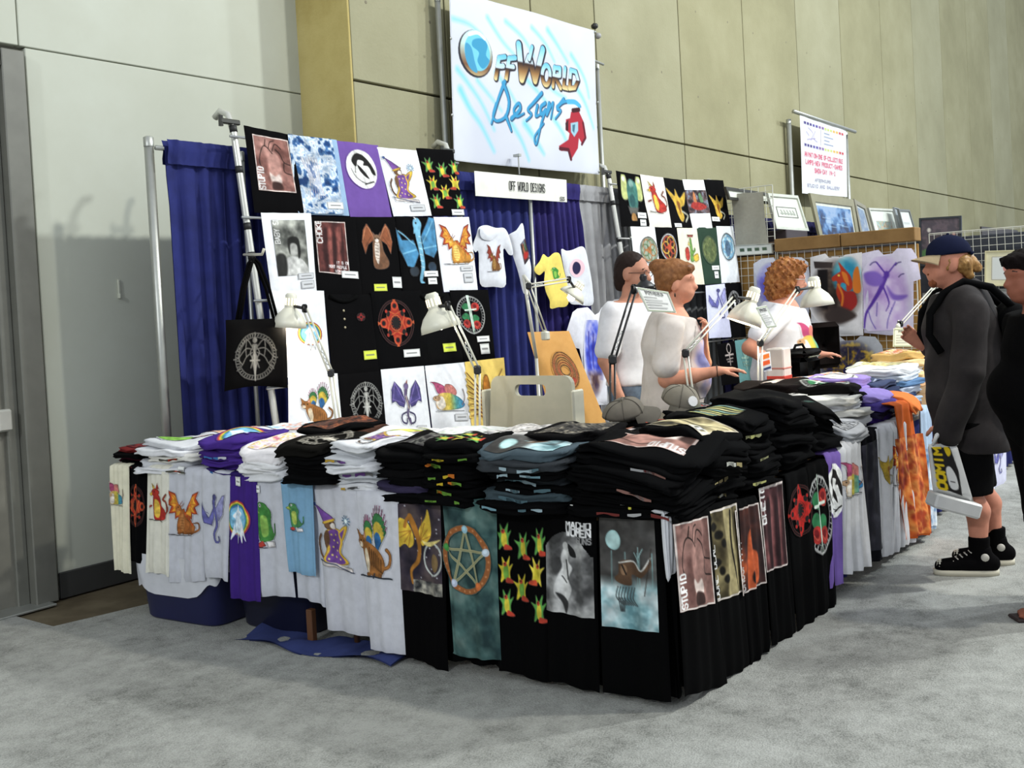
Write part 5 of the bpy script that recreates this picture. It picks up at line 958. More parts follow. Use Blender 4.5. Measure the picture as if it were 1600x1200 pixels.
# in a left-arm stack: local x runs inward (across the table), local y runs along the arm to the left
K1, K2, W1, W2, PU = (20, 20, 22), (30, 29, 31), (224, 225, 228), (206, 208, 212), (66, 40, 128)
za, zb = TZ[0]+.004, TZ[1]+.004
multi_t = lambda c: d_tiedye(c, 71, [(236, 240, 244), (120, 180, 214), (240, 236, 236), (214, 120, 90), (240, 240, 240)])
SL(3.02, .14, zb, .3, .24, [(90, 24, 28), K1, (70, 20, 40), K1, (110, 30, 30)], .026, 'the small black and red stack at the far left end', draw=lambda c: d_tiedye(c, 72, [(30, 20, 30), (150, 40, 36), (40, 20, 40)]), toplabel='red and black folded shirt topping the stack at the far left end')
SL(2.72, .14, zb, .36, .4, [W1, W2, (230, 228, 220), W1, W2], .036, 'the white stack with green print at the left end', draw=lambda c: (c.poly([(.1, .1), (.6, .05), (.7, .4), (.2, .45)], (130, 190, 70), True), c.poly([(.5, .6), (.8, .55), (.85, .85), (.5, .9)], (200, 80, 40), True), c.line([(.2, .6), (.5, .5), (.8, .4)], .04, (90, 90, 80), True)), edge=([(206, 70, 40), (230, 190, 60), (90, 90, 80)], 'x', 2))
SL(2.32, .15, zb, .36, .34, [(46, 30, 96), PU, PU, (58, 34, 112), PU, PU], .036, 'the deep purple stack with unicorn prints', draw=d_unicorn, droop=(-1, 0, .03), edge=([(226, 230, 240), (70, 130, 200)], 'x', 3))
SL(2.03, .13, zb, .34, .32, [W1, (236, 236, 238), (238, 238, 240), (240, 236, 238)], .045, 'the fluffy white stack with pink and yellow dye', draw=lambda c: d_tiedye(c, 73, [(240, 240, 242), (238, 196, 206), (240, 238, 240), (236, 190, 60), (242, 242, 242), (230, 120, 150)]), wob=.09, droop=(-1, 0, .06))
SL(1.73, .12, zb, .36, .33, [K1, K1, K2, K1, (40, 38, 34)], .042, 'the black stack topped with a grey winged ring print', draw=d_fairy, args=((176, 170, 156),), droop=(-1, 0, .04), turn=0, res=60)
SL(1.48, .13, za+.03, .36, .28, [W1, W2, (190, 194, 200), W1, W2, (210, 212, 216), W1], .035, 'the white and grey stack beside the winged ring print', draw=lambda c: (d_wizard(c)), edge=([(120, 80, 150), (210, 170, 60), (120, 120, 120)], 'x', 2), droop=(-1, 0, .02))
SL(1.2, .13, za, .36, .33, [K1, (50, 44, 70), K1, K2, K1, K1, K1], .04, 'the black stack left of the yellow and green print pile', draw=lambda c: d_tiedye(c, 74, [(30, 30, 32), (120, 120, 110), (60, 56, 60), (30, 28, 30)]), rect=(.1, .2, .9, .9), droop=(-1, 0, .02))
gy = [(220, 190, 50), (110, 160, 60), (214, 120, 40)]
SL(.94, .12, za, .38, .3, [K1]*7, .04, 'the black pile with yellow and green dragon prints', draw=d_multi, res=60, edge=(gy, 'x', 1), droop=(-1, 0, .02))
gb = [(130, 170, 184), (90, 120, 130), (176, 200, 210)]
SL(.58, .13, za, .4, .4, [K1, (60, 74, 80), K1, (46, 50, 54), K1, (52, 56, 60), (70, 84, 92)], .04, 'the black pile with pale blue moon prints', draw=d_moon, res=50, edge=(gb, 'x', 1), droop=(-1, 0, .04), rect=(.1, .1, .9, .9))
SL(.16, .17, za, .5, .48, [K1]*8, .038, 'the tall black pile on the near corner', draw=lambda c: d_frame(c, (110, 70, 60), (150, 104, 92), (176, 126, 112), 75, 'STUPID', 'rock'), res=60, rect=(.2, .15, .8, .85), edge=([(150, 110, 100), (120, 50, 46), (190, 190, 190)], 'x', 3), droop=(-.8, -.8, .05), wob=.06)
# second and third rows of the left arm
SL(2.75, .5, zb, .3, .36, [W2, W1, (230, 200, 190), W1], .04, 'the white and red stack behind the unicorn pile', draw=lambda c: d_tiedye(c, 76, [(236, 236, 236), (214, 90, 60), (240, 230, 220), (226, 160, 120)]))
SL(2.35, .5, zb, .32, .4, [W1, W2, (206, 220, 232), W1, W1], .04, 'the white and pale blue stack below the black tote bag', draw=multi_t, wob=.07)
SL(1.95, .48, zb, .34, .36, [(60, 36, 26), K1, (50, 34, 28), K1, (70, 44, 34), K1], .04, 'the dark brown stack below the rainbow cat shirt', draw=lambda c: d_tiedye(c, 77, [(26, 22, 22), (120, 60, 40), (40, 30, 28), (176, 90, 50), (20, 18, 18)]), droop=(-1, 0, .03))
SL(1.58, .5, za+.04, .34, .36, [W1, (230, 226, 206), W1, (234, 230, 200), W1], .042, 'the cream stack with yellow and green print', draw=lambda c: (d_green(c, (160, 180, 70), (226, 214, 90))), wob=.06)
SL(1.2, .5, za, .36, .36, [W2, W1, K1, K2, K1, (210, 212, 210)], .044, 'the grey and black stack in front of the second desk lamp', draw=lambda c: d_tiedye(c, 78, [(206, 212, 206), (226, 226, 222), (190, 200, 190)]))
SL(.85, .52, za, .36, .34, [K1, K2, K1, W2, K1, (214, 210, 206)], .045, 'the stack topped in white nearest the chair back', draw=lambda c: d_tiedye(c, 79, [(226, 220, 214), (120, 116, 112), (236, 232, 228), (160, 150, 146)]), droop=(1, 0, .03))
SL(.5, .52, za, .36, .34, [K1, K1, K2, K1, K1, K1], .047, 'the black stack with a rust coloured print behind the corner', draw=lambda c: (c.poly([(.1, .3), (.8, .2), (.9, .7), (.3, .8)], (176, 110, 86)), c.line([(.2, .35), (.7, .3)], .08, (236, 226, 220)), c.line([(.1, .75), (.5, .8)], .1, (220, 200, 196))), droop=(1, .3, .04))
k_o = LT(2.06, .72, zb+.1)
# right arm stacks: local x runs along the aisle, local y inward
def SR(x, t, z, w_, d_, cols, h, what, **k): return stack(x, 1.87+t, z, w_, d_, 0, cols, h, what, **k)
zr = .716
SR(3.62, .6, za, .4, .34, [K1, K1, (40, 30, 28), K1, K1, K1, K2], .046, 'the black pile with pale lettering behind the corner pile', draw=lambda c: (d_tiedye(c, 80, [(24, 22, 22), (90, 86, 80), (26, 24, 24), (160, 150, 130), (24, 22, 22)])))
SR(3.72, .12, za, .36, .34, [K1]*7, .047, 'the black pile with a tan tree picture on the aisle corner', draw=lambda c: d_frame(c, (70, 62, 40), (150, 136, 96), (206, 190, 140), 81, 'DONE', 'trunk'), res=50, droop=(.2, -1, .07), edge=([(170, 156, 110), (210, 210, 200), (90, 80, 50)], 'y', 2), rect=(.15, .05, .85, .95))
SR(4.08, .14, za, .36, .36, [K1]*8, .045, 'the black pile with lime and aqua skeleton prints', draw=lambda c: [c.line([(.1+.1*k, .2+.05*(k % 3)), (.2+.09*k, .5), (.1+.1*k, .8)], .035, [(206, 206, 120), (140, 180, 160), (226, 220, 150)][k % 3], True) for k in range(8)], res=50, droop=(0, -1, .06), edge=([(190, 190, 120), (150, 150, 110)], 'y', 3))
SR(4.46, .15, zr, .4, .4, [K1]*8, .045, 'the plain black pile at the middle of the aisle', droop=(.1, -1, .07), wob=.07)
SR(4.84, .13, zr, .36, .36, [K1]*6, .047, 'the black pile above the scarlet emblem shirts', droop=(.4, -1, .08), wob=.08, draw=lambda c: c.ell(.7, .7, .12, .1, (40, 80, 70)))
SR(5.2, .08, zr, .32, .3, [(150, 152, 156), (170, 172, 176), (190, 192, 196)], .04, 'the silvery grey stack on the aisle edge', draw=lambda c: d_tiedye(c, 82, [(120, 122, 126), (220, 222, 226), (90, 92, 96), (230, 230, 232)]), droop=(0, -1, .03))
SR(5.48, .2, zr, .34, .36, [W2, (214, 212, 204), W1, (206, 204, 196), W1, (222, 220, 212)], .042, 'the cream and white stack behind the silvery one', wob=.07)
SR(5.86, .18, zr, .36, .38, [(34, 30, 60), PU, (40, 36, 60), (70, 56, 130), (140, 124, 190)], .046, 'the purple stack beside the orange shirt', droop=(0, -1, .05))
SR(6.1, .06, zr+.12, .2, .3, [(222, 122, 60)], .05, 'the orange garment draped over the aisle edge', droop=(0, -1, .12), wob=.1, toplabel='bright orange garment bunched over the aisle edge')
SR(6.3, .3, zr, .4, .36, [(26, 28, 44), (50, 60, 90), (26, 28, 44), (40, 50, 80), (60, 70, 100)], .05, 'the dark denim blue stack next to the man in the cap', draw=lambda c: [c.line([(0, .1+.14*k), (.5, .16+.14*k), (1, .1+.14*k)], .03, (190, 200, 220), True) for k in range(6)])
# inner row of the right arm
SR(4.22, .52, zr, .34, .34, [K1, (60, 30, 24), K1, K2, K1], .05, 'the black stack with red trim under the grey caps', draw=lambda c: [c.line([(0, .2+.15*k), (.5, .3+.12*k), (1, .2+.15*k)], .06, (196, 70, 40), True) for k in range(4)])
SR(4.62, .5, zr, .36, .34, [K1, K1, K2, K1, K1], .05, 'the black stack with a rose dagger print behind the plain pile', draw=d_rose, res=44)
SR(5.0, .52, zr, .34, .34, [K1, (60, 66, 72), K1, (80, 90, 98), (104, 116, 124)], .05, 'the blue grey stack behind the aisle piles', wob=.06)
SR(5.2, .36, zr+.1, .4, .26, [K2, (50, 46, 46), (200, 196, 190)], .055, 'the rolled shirts with pale print in the aisle middle', draw=lambda c: d_tiedye(c, 83, [(206, 200, 190), (236, 232, 226), (90, 84, 80), (220, 214, 206)]))
SR(5.62, .55, zr, .5, .34, [K1, (44, 32, 30), K1, (54, 40, 36), (48, 36, 34), (44, 34, 32)], .055, 'the dark brown stack under the woman\'s hand', draw=lambda c: c.line([(.1, .5), (.5, .4), (.9, .5)], .2, (206, 190, 180), True), wob=.06)
SR(5.72, .28, zr+.02, .42, .34, [K1, K1, K2, K1, (40, 38, 36)], .055, 'the black stack topped with a red rose ring print', draw=d_rose, res=50, droop=(1, -.4, .05))
SR(6.06, .36, zr, .34, .36, [W2, (90, 140, 180), (150, 130, 196), (150, 130, 200), (156, 136, 204)], .058, 'the lavender stack with a white oval print', draw=d_oval, res=44, rect=(.1, .1, .9, .9))
SR(6.5, .58, zr, .4, .34, [(70, 110, 150), (226, 226, 228), (120, 150, 180), (226, 226, 228), (230, 140, 90)], .052, 'the blue and orange stack in front of the black bag', draw=lambda c: d_tiedye(c, 84, [(230, 130, 80), (240, 190, 160), (120, 170, 206), (236, 150, 110)]))
SR(6.75, .28, zr, .44, .36, [(40, 50, 80), (170, 190, 214), (60, 80, 120), (190, 200, 220), (96, 130, 170), (206, 214, 224), (220, 222, 226)], .045, 'the blue and white layered stack near the man in the cap', draw=lambda c: d_tiedye(c, 85, [(214, 218, 222), (230, 232, 234), (190, 196, 206)]))
SR(7.2, .45, zr, .44, .36, [W2, (150, 160, 170), W1, (190, 196, 200), W1, (206, 208, 196)], .05, 'the pale grey stack with an olive print by the price card', draw=lambda c: d_tiedye(c, 86, [(150, 150, 110), (190, 190, 150), (206, 180, 90), (170, 176, 160)]))
SR(7.7, .5, zr, .36, .3, [W2, (200, 160, 120), (220, 190, 140), W1, (226, 200, 150), (220, 180, 110)], .058, 'the yellow flowered stack beside the man in the cap', draw=lambda c: d_tiedye(c, 87, [(226, 190, 90), (200, 90, 60), (240, 226, 190), (214, 160, 60)]))
# caps on the black stack
def cap_obj(p, r_, dirv, col, label, patch=None, up=(0, 0, 1)):
    t = thing('baseball_cap', p, label, 'cap', 'grey caps on the stack'); up = nrm(up); d = nrm(np.asarray(dirv)-up*(np.asarray(dirv)@up)); sd_ = np.cross(up, d); p = np.array(p, float); mb = MB(); n_ = 24; V = []
    for j, ph in enumerate(np.linspace(0, math.pi/2*.97, 8)):
        for k in range(n_):
            a = k*2*math.pi/n_; q = 1+.03*math.sin(3*a+ph*2)+.02*math.sin(5*a); V.append(p+d*(r_*1.1*math.cos(ph)**.8*math.cos(a)*q)+sd_*(r_*.86*math.cos(ph)**.8*math.sin(a)*q)+up*(r_*.8*math.sin(ph)*(1+.1*math.cos(a))))
    mb.add(V, [(j*n_+k, j*n_+(k+1) % n_, (j+1)*n_+(k+1) % n_, (j+1)*n_+k) for j in range(7) for k in range(n_)]+[tuple(range(7*n_, 8*n_)), tuple(range(n_))[::-1]]); cr_o = mb.build('crown', cloth(col), t, True)
    for k in range(6):
        a = k*math.pi/3+.3; m_ = MB(); m_.tube([p+d*(r_*1.115*math.cos(ph)**.8*math.cos(a))+sd_*(r_*.875*math.cos(ph)**.8*math.sin(a))+up*(r_*.81*math.sin(ph)*(1+.1*math.cos(a))) for ph in np.linspace(.05, 1.5, 8)], .0018, 5); m_.build('seam', cloth(vary(col, .75)), cr_o, True)
    b = MB(); A, R_ = np.meshgrid(np.linspace(-1.2, 1.2, 16), np.linspace(0, 1, 6)); e = r_*.98+R_*r_*.95*np.cos(A*.95); G = p+d*(e*np.cos(A))[..., None]+sd_*(e*np.sin(A)*.86)[..., None]+up*(.012-.03*R_-.035*A**2*R_)[..., None]; b.grid(G, True); b.grid(G-up*.005); b.build('brim', cloth(vary(col, .8)), t, True)
    k = MB(); k.lathe(p+up*r_*.79, up, [(.009, 0), (.007, .006), (.0004, .008)], 8); k.build('top_button', cloth(col), t, True)
    if patch: k = MB(); q = p+d*(r_*.95)+up*(r_*.42); k.lathe(q, nrm(d*.8+up*.5), [(.026, 0), (.026, .006), (.0004, .007)], 12); k.build('front_patch', plain(patch, .6), t)
    return t
cap_obj((4.08, 2.5, .985), .09, (.78, -.6, -.2), (112, 106, 96), 'grey cap lying left on the red trimmed stack', up=(-.3, -.1, .9)); cap_obj((4.63, 2.5, .985), .105, (-.5, -.86, -.3), (128, 122, 110), 'grey cap with a white front patch on the black stack', (226, 226, 226), up=(-.15, -.3, .9))
# ---- counter goods at the back of the aisle table
t = thing('waist_bag', (6.62, 2.86, .0), 'black zipped bag standing behind the blue and orange stack', 'bag'); p0 = onY(1250, 573, 2.75); z0_ = p0[2]-.12; t.location = (p0[0], p0[1], z0_); t['_o'] = [float(p0[0]), float(p0[1]), float(z0_)]
b = MB(); b.bbox((p0[0], p0[1], z0_+.1), (.3, .2, .2), bev=.04); b.build('bag_body', cloth((20, 21, 24), .7), t, True); b = MB(); b.bbox((p0[0], p0[1], z0_+.215), (.31, .21, .05), bev=.022); b.build('flap', cloth((30, 31, 34), .6), t, True); b = MB(); b.tube([(p0[0]-.1, p0[1]-.105, z0_+.19), (p0[0]+.1, p0[1]-.105, z0_+.19)], .005, 6); b.build('zip', plain((90, 90, 70), .4, .5), t)
b = MB(); b.tube([(p0[0]-.12, p0[1], z0_+.22), (p0[0]-.06, p0[1], z0_+.27), (p0[0]+.06, p0[1], z0_+.27), (p0[0]+.12, p0[1], z0_+.22)], .009, 8); b.build('handle', cloth((18, 18, 20)), t, True)
SR(float(p0[0]), .86, z0_-.05, .36, .26, [K1], .05, 'the dark cloth under the black zipped bag', toplabel='dark folded cloth under the black zipped bag')
b = MB(); b.bbox((float(p0[0])-.1, 2.74, z0_*.5-.03), (.7, .2, z0_-.06), bev=.01); tag(b.build('supply_crate', plain((70, 60, 50), .6)), 'low brown crate behind the aisle table carrying the bag and cash box', 'crate')
p1 = onY(1217, 570, 2.75); t = thing('cash_box', (p1[0], 2.75, z0_-.05), 'small white box with red stripes beside the black bag', 'box'); b = MB(); b.bbox((p1[0], 2.75, (p1[2]+.11+z0_-.05)/2), (.13, .12, p1[2]+.11-z0_+.05), bev=.008); b.build('carton', plain((214, 206, 200), .6), t)
for dz, hh, cc in ((-.09, .05, (196, 60, 44)), (-.02, .02, (186, 120, 110))): b = MB(); b.bbox((p1[0], 2.75, p1[2]+dz), (.134, .124, hh), bev=.006); b.build('stripe', plain(cc, .6), t)
q = [(1186, 552), (1203, 549), (1206, 579), (1190, 582)]; S_ = Sheet(*[onY(x, y, 2.6) for x, y in q], (0, -1, 0), .006, 0, 1, 1); o = S_.build('card_sign', plain((236, 236, 234), .4), 4, 4); tag(o, 'white card sign with two orange circles on the aisle table', 'sign')
def d_cardlogo(c): c.poly([(.1, .1), (.85, .05), (.85, .3), (.1, .36)], (236, 120, 40)); c.poly([(.1, .44), (.85, .4), (.85, .64), (.1, .7)], (226, 90, 36)); c.poly([(.15, .82), (.9, .76), (.9, .9), (.15, .96)], (40, 50, 90))
print_on(S_, (.03, .03, .97, .97), d_cardlogo, (236, 236, 234), o, 30, 'card_print', .002)
b = MB(); pa = onY(1196, 580, 2.6); b.tube([pa+np.array([0, .01, 0]), (pa[0], 2.61, .716)], .006, 6); b.lathe((pa[0], 2.61, .72), (0, 0, 1), [(.05, 0), (.05, .008), (.006, .012)], 14); b.build('sign_stand', CHROME(), o)
# ================================================================== desk lamps
IV = lambda: plain((226, 224, 206), .35, name='ivory_enamel')
def lamp(pl, base, elbow, joint, captop, mouth, rad, label, col=None, lit=0, clampz=None, armw=.011, power=6, basedown=.12):
    """pl: pixel->point on the lamp's plane; spring arm lamp clamped on the table"""
    B, E, J, T = [pl(*q) for q in (base, elbow, joint, captop)]; M = on(mouth[0], mouth[1], T, CF*np.array([1, 1, 0])); met = col or plain((222, 220, 204), .35, .1, name='ivory_metal'); dark = plain((28, 28, 30), .5)
    if clampz is not None: B = B.copy(); B[2] = clampz+.05
    t = thing('desk_lamp', B-np.array([0, 0, .05]), label, 'lamp', 'clamp-on desk lamps')
    b = MB(); b.bbox(B-np.array([0, 0, .02]), (.05, .05, .06), bev=.008); b.tube([B-np.array([0, 0, .05]), B+np.array([0, 0, .02])], .012, 10); b.build('clamp', met, t)
    ax = nrm(E-B); side = nrm(np.cross(ax, CF)); d2 = nrm(J-E); side2 = nrm(np.cross(d2, CF))
    for k, nm in ((1, 'lower_arm'), (-1, 'lower_arm')): b = MB(); b.tube([B+side*k*armw, E+side*k*armw], .0055, 8); b.build(nm, met, t, True)
    b = MB(); b.bbox(E, (.034, .034, .045), bev=.008); b.tube([E-CF*.025, E+CF*.025], .016, 10); b.build('elbow_joint', dark, t)
    for k in (1, -1): b = MB(); b.tube([E+side2*k*armw, J+side2*k*armw], .0055, 8); b.build('upper_arm', met, t, True)
    b = MB(); c_ = [E+d2*(.05+.012*i)+side2*armw*.0+.007*np.array([math.cos(i*2.1), math.sin(i*2.1), 0]) for i in range(10)]; b.tube(c_, .003, 5); b.build('spring', CHROME(), t, True)
    b = MB(); b.bbox(J, (.03, .03, .05), bev=.008); A = nrm(M-T); n1 = T+A*.07; b.tube([J, n1], .009, 8); b.build('head_joint', dark, t, True)
    L = np.linalg.norm(M-T); cr_ = rad*.33; e = lambda r_, h: (r_, h*L)
    sh = MB(); sh.lathe(T, A, [(.0005, 0), (cr_*.7, 0), (cr_, .012), (cr_*1.03, .42*L)], 24); so_ = sh.build('socket_cap', col or IV(), t, True)
    for k in range(12):
        a = k*math.pi/6; z_ = A; x_ = nrm(np.cross(z_, (0, 0, 1.) if abs(z_[2]) < .9 else (1., 0, 0))); y_ = np.cross(z_, x_); rd = math.cos(a)*x_+math.sin(a)*y_; tg = -math.sin(a)*x_+math.cos(a)*y_
        b = MB(); b.box(T+A*.25*L+rd*cr_*1.01, (.003, .0065, .2*L), (rd, tg, A)); b.build('vent_slot', glow((255, 236, 190), 2.5) if lit else dark, so_)
    s2 = MB(); pr = [(cr_*1.03, .42*L), (cr_*1.3, .47*L), (rad*.72, .62*L), (rad*.93, .82*L), (rad, L), (rad*.985, L), (rad*.91, .82*L), (rad*.7, .63*L), (cr_*1.2, .49*L)]; s2.lathe(T, A, pr, 28); s2.build('lamp_shade', col or IV(), t, True)
    b = MB(); b.lathe(T+A*.5*L, A, [(.0005, 0), (.014, .004), (.018, .03), (.03, .06), (.026, .085), (.0005, .1)], 14); b.build('bulb', glow((255, 244, 214), 9 if lit else .6), t, True)
    if lit:
        l_ = bpy.data.lights.new('lamp_light', 'POINT'); l_.energy = power; l_.color = (1, .9, .72); l_.shadow_soft_size = .03; lo = bpy.data.objects.new('lamp_light', l_); COL.objects.link(lo); lo.location = T+A*(L*.98)-np.array(t['_o']); lo.parent = t
    return t
pX = lambda v: (lambda x, y: onX(x, y, v)); pY = lambda v: (lambda x, y: onY(x, y, v))
lamp(pX(3.93), (531, 662), (517, 583), (476, 482), (455, 458), (452, 512), .098, 'lit ivory desk lamp at left in front of the white rack shirt', lit=1, clampz=.765)
lamp(pX(3.98), (743, 662), (746, 578), (700, 478), (673, 458), (690, 515), .108, 'ivory desk lamp reaching over the middle of the left table', lit=1, clampz=.71)
lamp(pY(4.1), (852, 520), (826, 447), (889, 437), (909, 441), (893, 464), .1, 'white desk lamp with level arm beside the yellow baby suit', lit=1)
lamp(pY(2.58), (952, 618), (957, 562), (991, 452), (1004, 428), (1008, 452), .05, 'black desk lamp in front of the dark haired man', col=plain((22, 22, 24), .4), clampz=.71)
lamp(pY(2.58), (1086, 622), (1071, 552), (1148, 465), (1181, 449), (1162, 505), .105, 'ivory desk lamp pointing down left before the curly haired woman', lit=1, clampz=.71)
lamp(pY(2.56), (1184, 590), (1188, 536), (1246, 453), (1271, 432), (1277, 478), .112, 'ivory desk lamp right of the curly haired woman', lit=1, clampz=.71)
# arm of the last lamp behind the man in the cap
lamp(pY(2.6), (1480, 590), (1462, 446), (1408, 506), (1404, 500), (1403, 512), .02, 'thin pale lamp arm ending above the right price card', clampz=.715)
def price_card(pl, q, label, rows, N=(0, -1, 0), title='PRICES', col=(240, 240, 236)):
    S = Sheet(*[pl(x, y) for x, y in q], N, .004, 0, 1, 1); o = S.build('price_card', plain(col, .4, name='card'), 4, 4); tag(o, label, 'card', 'price cards')
    def dr(c):
        c.line([(.02, .03), (.98, .03), (.98, .97), (.02, .97), (.02, .03)], .03, (120, 140, 90)); c.text(title, .22, .1, .12, .07, .035, (60, 60, 60))
        for k in range(rows): c.line([(.12, .36+.55*k/rows), (.5+.4*((k*7) % 5)/5, .36+.55*k/rows)], .025, (150, 150, 150))
    print_on(S, (.02, .02, .98, .98), dr, col, o, 50, 'card_text', .002); return o
price_card(pY(2.5), [(993, 448), (1044, 456), (1057, 489), (1012, 487)], 'white price card tilted in front of the black lamp', 5)
price_card(pY(2.48), [(1180, 480), (1197, 477), (1214, 511), (1198, 513)], 'narrow white card clipped on the ivory lamp shade', 6)
price_card(pY(2.55), [(1396, 513), (1428, 512), (1431, 542), (1395, 542)], 'pale yellow price card beside the man in the cap', 4, col=(238, 234, 206))
# ================================================================== hanging goods in the middle
from mathutils.geometry import delaunay_2d_cdt
class Flat:
    """cloth cut to an outline drawn on a plane, padded and gently waved"""
    def __init__(s, P0, N, t=.02, amp=.006, seed=0, fr=14): s.P0 = np.array(P0, float); s.N = nrm(N); s.X = nrm(np.cross((0, 0, 1), s.N)); s.Y = np.cross(s.N, s.X); s.t = t; s.amp = amp; s.ph = np.random.RandomState(seed).rand(3)*6; s.fr = fr
    def loc(s, P): d = P-s.P0; return np.stack([d@s.X, d@s.Y], -1)
    def wave(s, a): return s.amp*(np.sin(a[..., 0]*s.fr*1.6+s.ph[0]+2*np.sin(a[..., 1]*4))+.6*np.sin(a[..., 1]*s.fr+a[..., 0]*6+s.ph[1]))
    def build(s, name, pix, mat, parent=None, step=.03, smooth=True):
        P = np.array([on(x, y, s.P0, s.N) for x, y in (cr(pix, True, 4) if smooth else pix)]); A = s.loc(P); n_ = len(A); lo, hi = A.min(0), A.max(0); g = []
        for x in np.arange(lo[0]+step/2, hi[0], step):
            for y in np.arange(lo[1]+step/2, hi[1], step): g.append((x, y))
        g = np.array(g); q = np.roll(A, -1, 0); ins = np.zeros(len(g), bool); D = np.full(len(g), 9.)
        def dist(p):
            D = np.full(len(p), 9.)
            for a, b in zip(A, q): ab = b-a; t_ = np.clip(((p-a)@ab)/(ab@ab+1e-12), 0, 1); D = np.minimum(D, np.linalg.norm(p-a-t_[:, None]*ab, axis=1))
            return D
        for a, b in zip(A, q):
            if a[1] != b[1]: ins ^= ((a[1] > g[:, 1]) != (b[1] > g[:, 1])) & (g[:, 0] < (b[0]-a[0])*(g[:, 1]-a[1])/(b[1]-a[1])+a[0])
        g = g[ins & (dist(g) > step*.4)]; V2 = [Vector(v) for v in A]+[Vector(v) for v in g]
        r = delaunay_2d_cdt(V2, [(i, (i+1) % n_) for i in range(n_)], [], 1, 1e-6); v2 = np.array([tuple(v) for v in r[0]]); F = [tuple(f) for f in r[2]]
        D = dist(v2); h = s.t/2*np.sqrt(np.clip(D/(s.t*1.2), 0, 1)); B = s.P0+v2[:, :1]*s.X+v2[:, 1:]*s.Y+s.N*s.wave(v2)[:, None]; mb = MB(); mb.add(B+s.N*h[:, None], F); mb.add(B-s.N*h[:, None], [f[::-1] for f in F]); return mb.build(name, mat, parent, True)
    def ink(s, quad, draw, base, parent, res=50, args=(), name='print', off=.002, fill=False):
        P = [on(x, y, s.P0, s.N) for x, y in quad]; ar = np.linalg.norm(P[1]-P[0])/np.linalg.norm(P[3]-P[0]); cv = Cv(max(8, int(res*ar)), res, base, fill); draw(cv, *args); U, V = np.meshgrid(np.linspace(0, 1, cv.w), np.linspace(0, 1, cv.h)); U = U[..., None]; V = V[..., None]
        G = (P[0]*(1-U)+P[1]*U)*(1-V)+(P[3]*(1-U)+P[2]*U)*V; G = G+s.N*(s.wave(s.loc(G))+s.t/2+off)[..., None]; return ink_mesh(G, cv, name, parent)
FN = (0, -1, 0); BW = cloth((222, 225, 232))
F_ = Flat((6.2, 4.88, 1.9), FN, .024, .006, 1); o = F_.build('hooded_baby_shirt', [(748, 355), (760, 352), (775, 356), (787, 357), (795, 372), (801, 396), (795, 398), (787, 390), (791, 444), (770, 448), (750, 443), (749, 395), (744, 394), (740, 386), (745, 368)], BW); tag(o, 'small white hooded baby shirt with a brown dragon on the blue drape', 'shirt', 'baby clothes pinned to the drape')
F_.ink([(757, 382), (783, 382), (783, 424), (759, 426)], d_dragon, (222, 225, 232), o, 44, ((120, 80, 40), (150, 60, 44), (110, 50, 40), (170, 130, 70)))
h_ = Flat((6.2, 4.865, 1.9), FN, .02, .004, 2); h_.build('hood', [(750, 356), (762, 360), (775, 357), (779, 366), (766, 376), (752, 372)], BW, o)
F_ = Flat((6.6, 4.84, 1.9), nrm((-.5, -1, 0)), .02, .01, 3); o = F_.build('white_side_shirt', [(793, 370), (806, 360), (817, 349), (822, 380), (829, 410), (829, 428), (825, 452), (818, 458), (809, 425), (800, 395)], BW); tag(o, 'white shirt with a picture, turned edge-on beside the hooded shirt', 'shirt', 'baby clothes pinned to the drape')
F_.ink([(812, 382), (820, 372), (828, 402), (818, 414)], d_scene, (222, 225, 232), o, 24)
YEL = cloth((236, 214, 110)); F_ = Flat((7, 4.84, 1.7), FN, .022, .006, 4); o = F_.build('yellow_baby_suit', [(849, 397), (858, 402), (866, 395), (874, 398), (880, 420), (885, 440), (888, 462), (885, 478), (872, 480), (860, 482), (858, 470), (852, 456), (849, 440), (850, 424), (842, 430), (835, 421), (843, 408)], YEL); tag(o, 'yellow baby suit with a small green dragon on the drape', 'baby suit', 'baby clothes pinned to the drape')
F_.ink([(859, 417), (874, 417), (874, 438), (861, 440)], d_green, (236, 214, 110), o, 30)
F_ = Flat((7.2, 4.86, 1.7), FN, .022, .006, 5); o = F_.build('white_bib_shirt', [(876, 390), (884, 392), (896, 390), (908, 385), (915, 392), (920, 420), (925, 450), (926, 476), (905, 476), (890, 472), (886, 440), (880, 415)], BW); tag(o, 'white bib shirt with a pink ring and dark disc on the drape', 'shirt', 'baby clothes pinned to the drape')
F_.ink([(886, 404), (912, 404), (912, 434), (886, 434)], lambda c: (c.ell(.5, .5, .46, .48, (236, 196, 206)), c.ell(.48, .5, .27, .33, (34, 32, 70))), (222, 225, 232), o, 34)
# airbrushed shirt and tan board in the middle
F_ = Flat((6.6, 4.86, 1.2), FN, .03, .008, 6); o = F_.build('airbrushed_shirt', [(893, 488), (903, 482), (918, 480), (922, 484), (930, 492), (938, 488), (941, 480), (950, 482), (957, 500), (950, 525), (946, 540), (948, 632), (920, 634), (915, 610), (908, 560), (905, 545), (895, 542), (886, 520)], cloth((222, 222, 230)), smooth=False); tag(o, 'white shirt airbrushed with a blue waterfall, hanging left of the white shirted man', 'shirt')
F_.ink([(907, 500), (938, 500), (944, 626), (912, 626)], d_paint_blue, (222, 222, 230), o, 70, name='airbrush_print')
Q = [(824, 519), (889, 517), (950, 668), (868, 674)]; S_ = Sheet(*[on(x, y, (6, 4.15, 1), nrm((-.25, -1, .2))) for x, y in Q], nrm((-.25, -1, .2)), .02, 0, 1, 1); o = S_.build('tan_board', stained((196, 140, 66), (210, 156, 84), (222, 170, 100), 3, .6, 'tan_board'), 6, 8); tag(o, 'tan board with a reddish branded design leaning behind the chair', 'board')
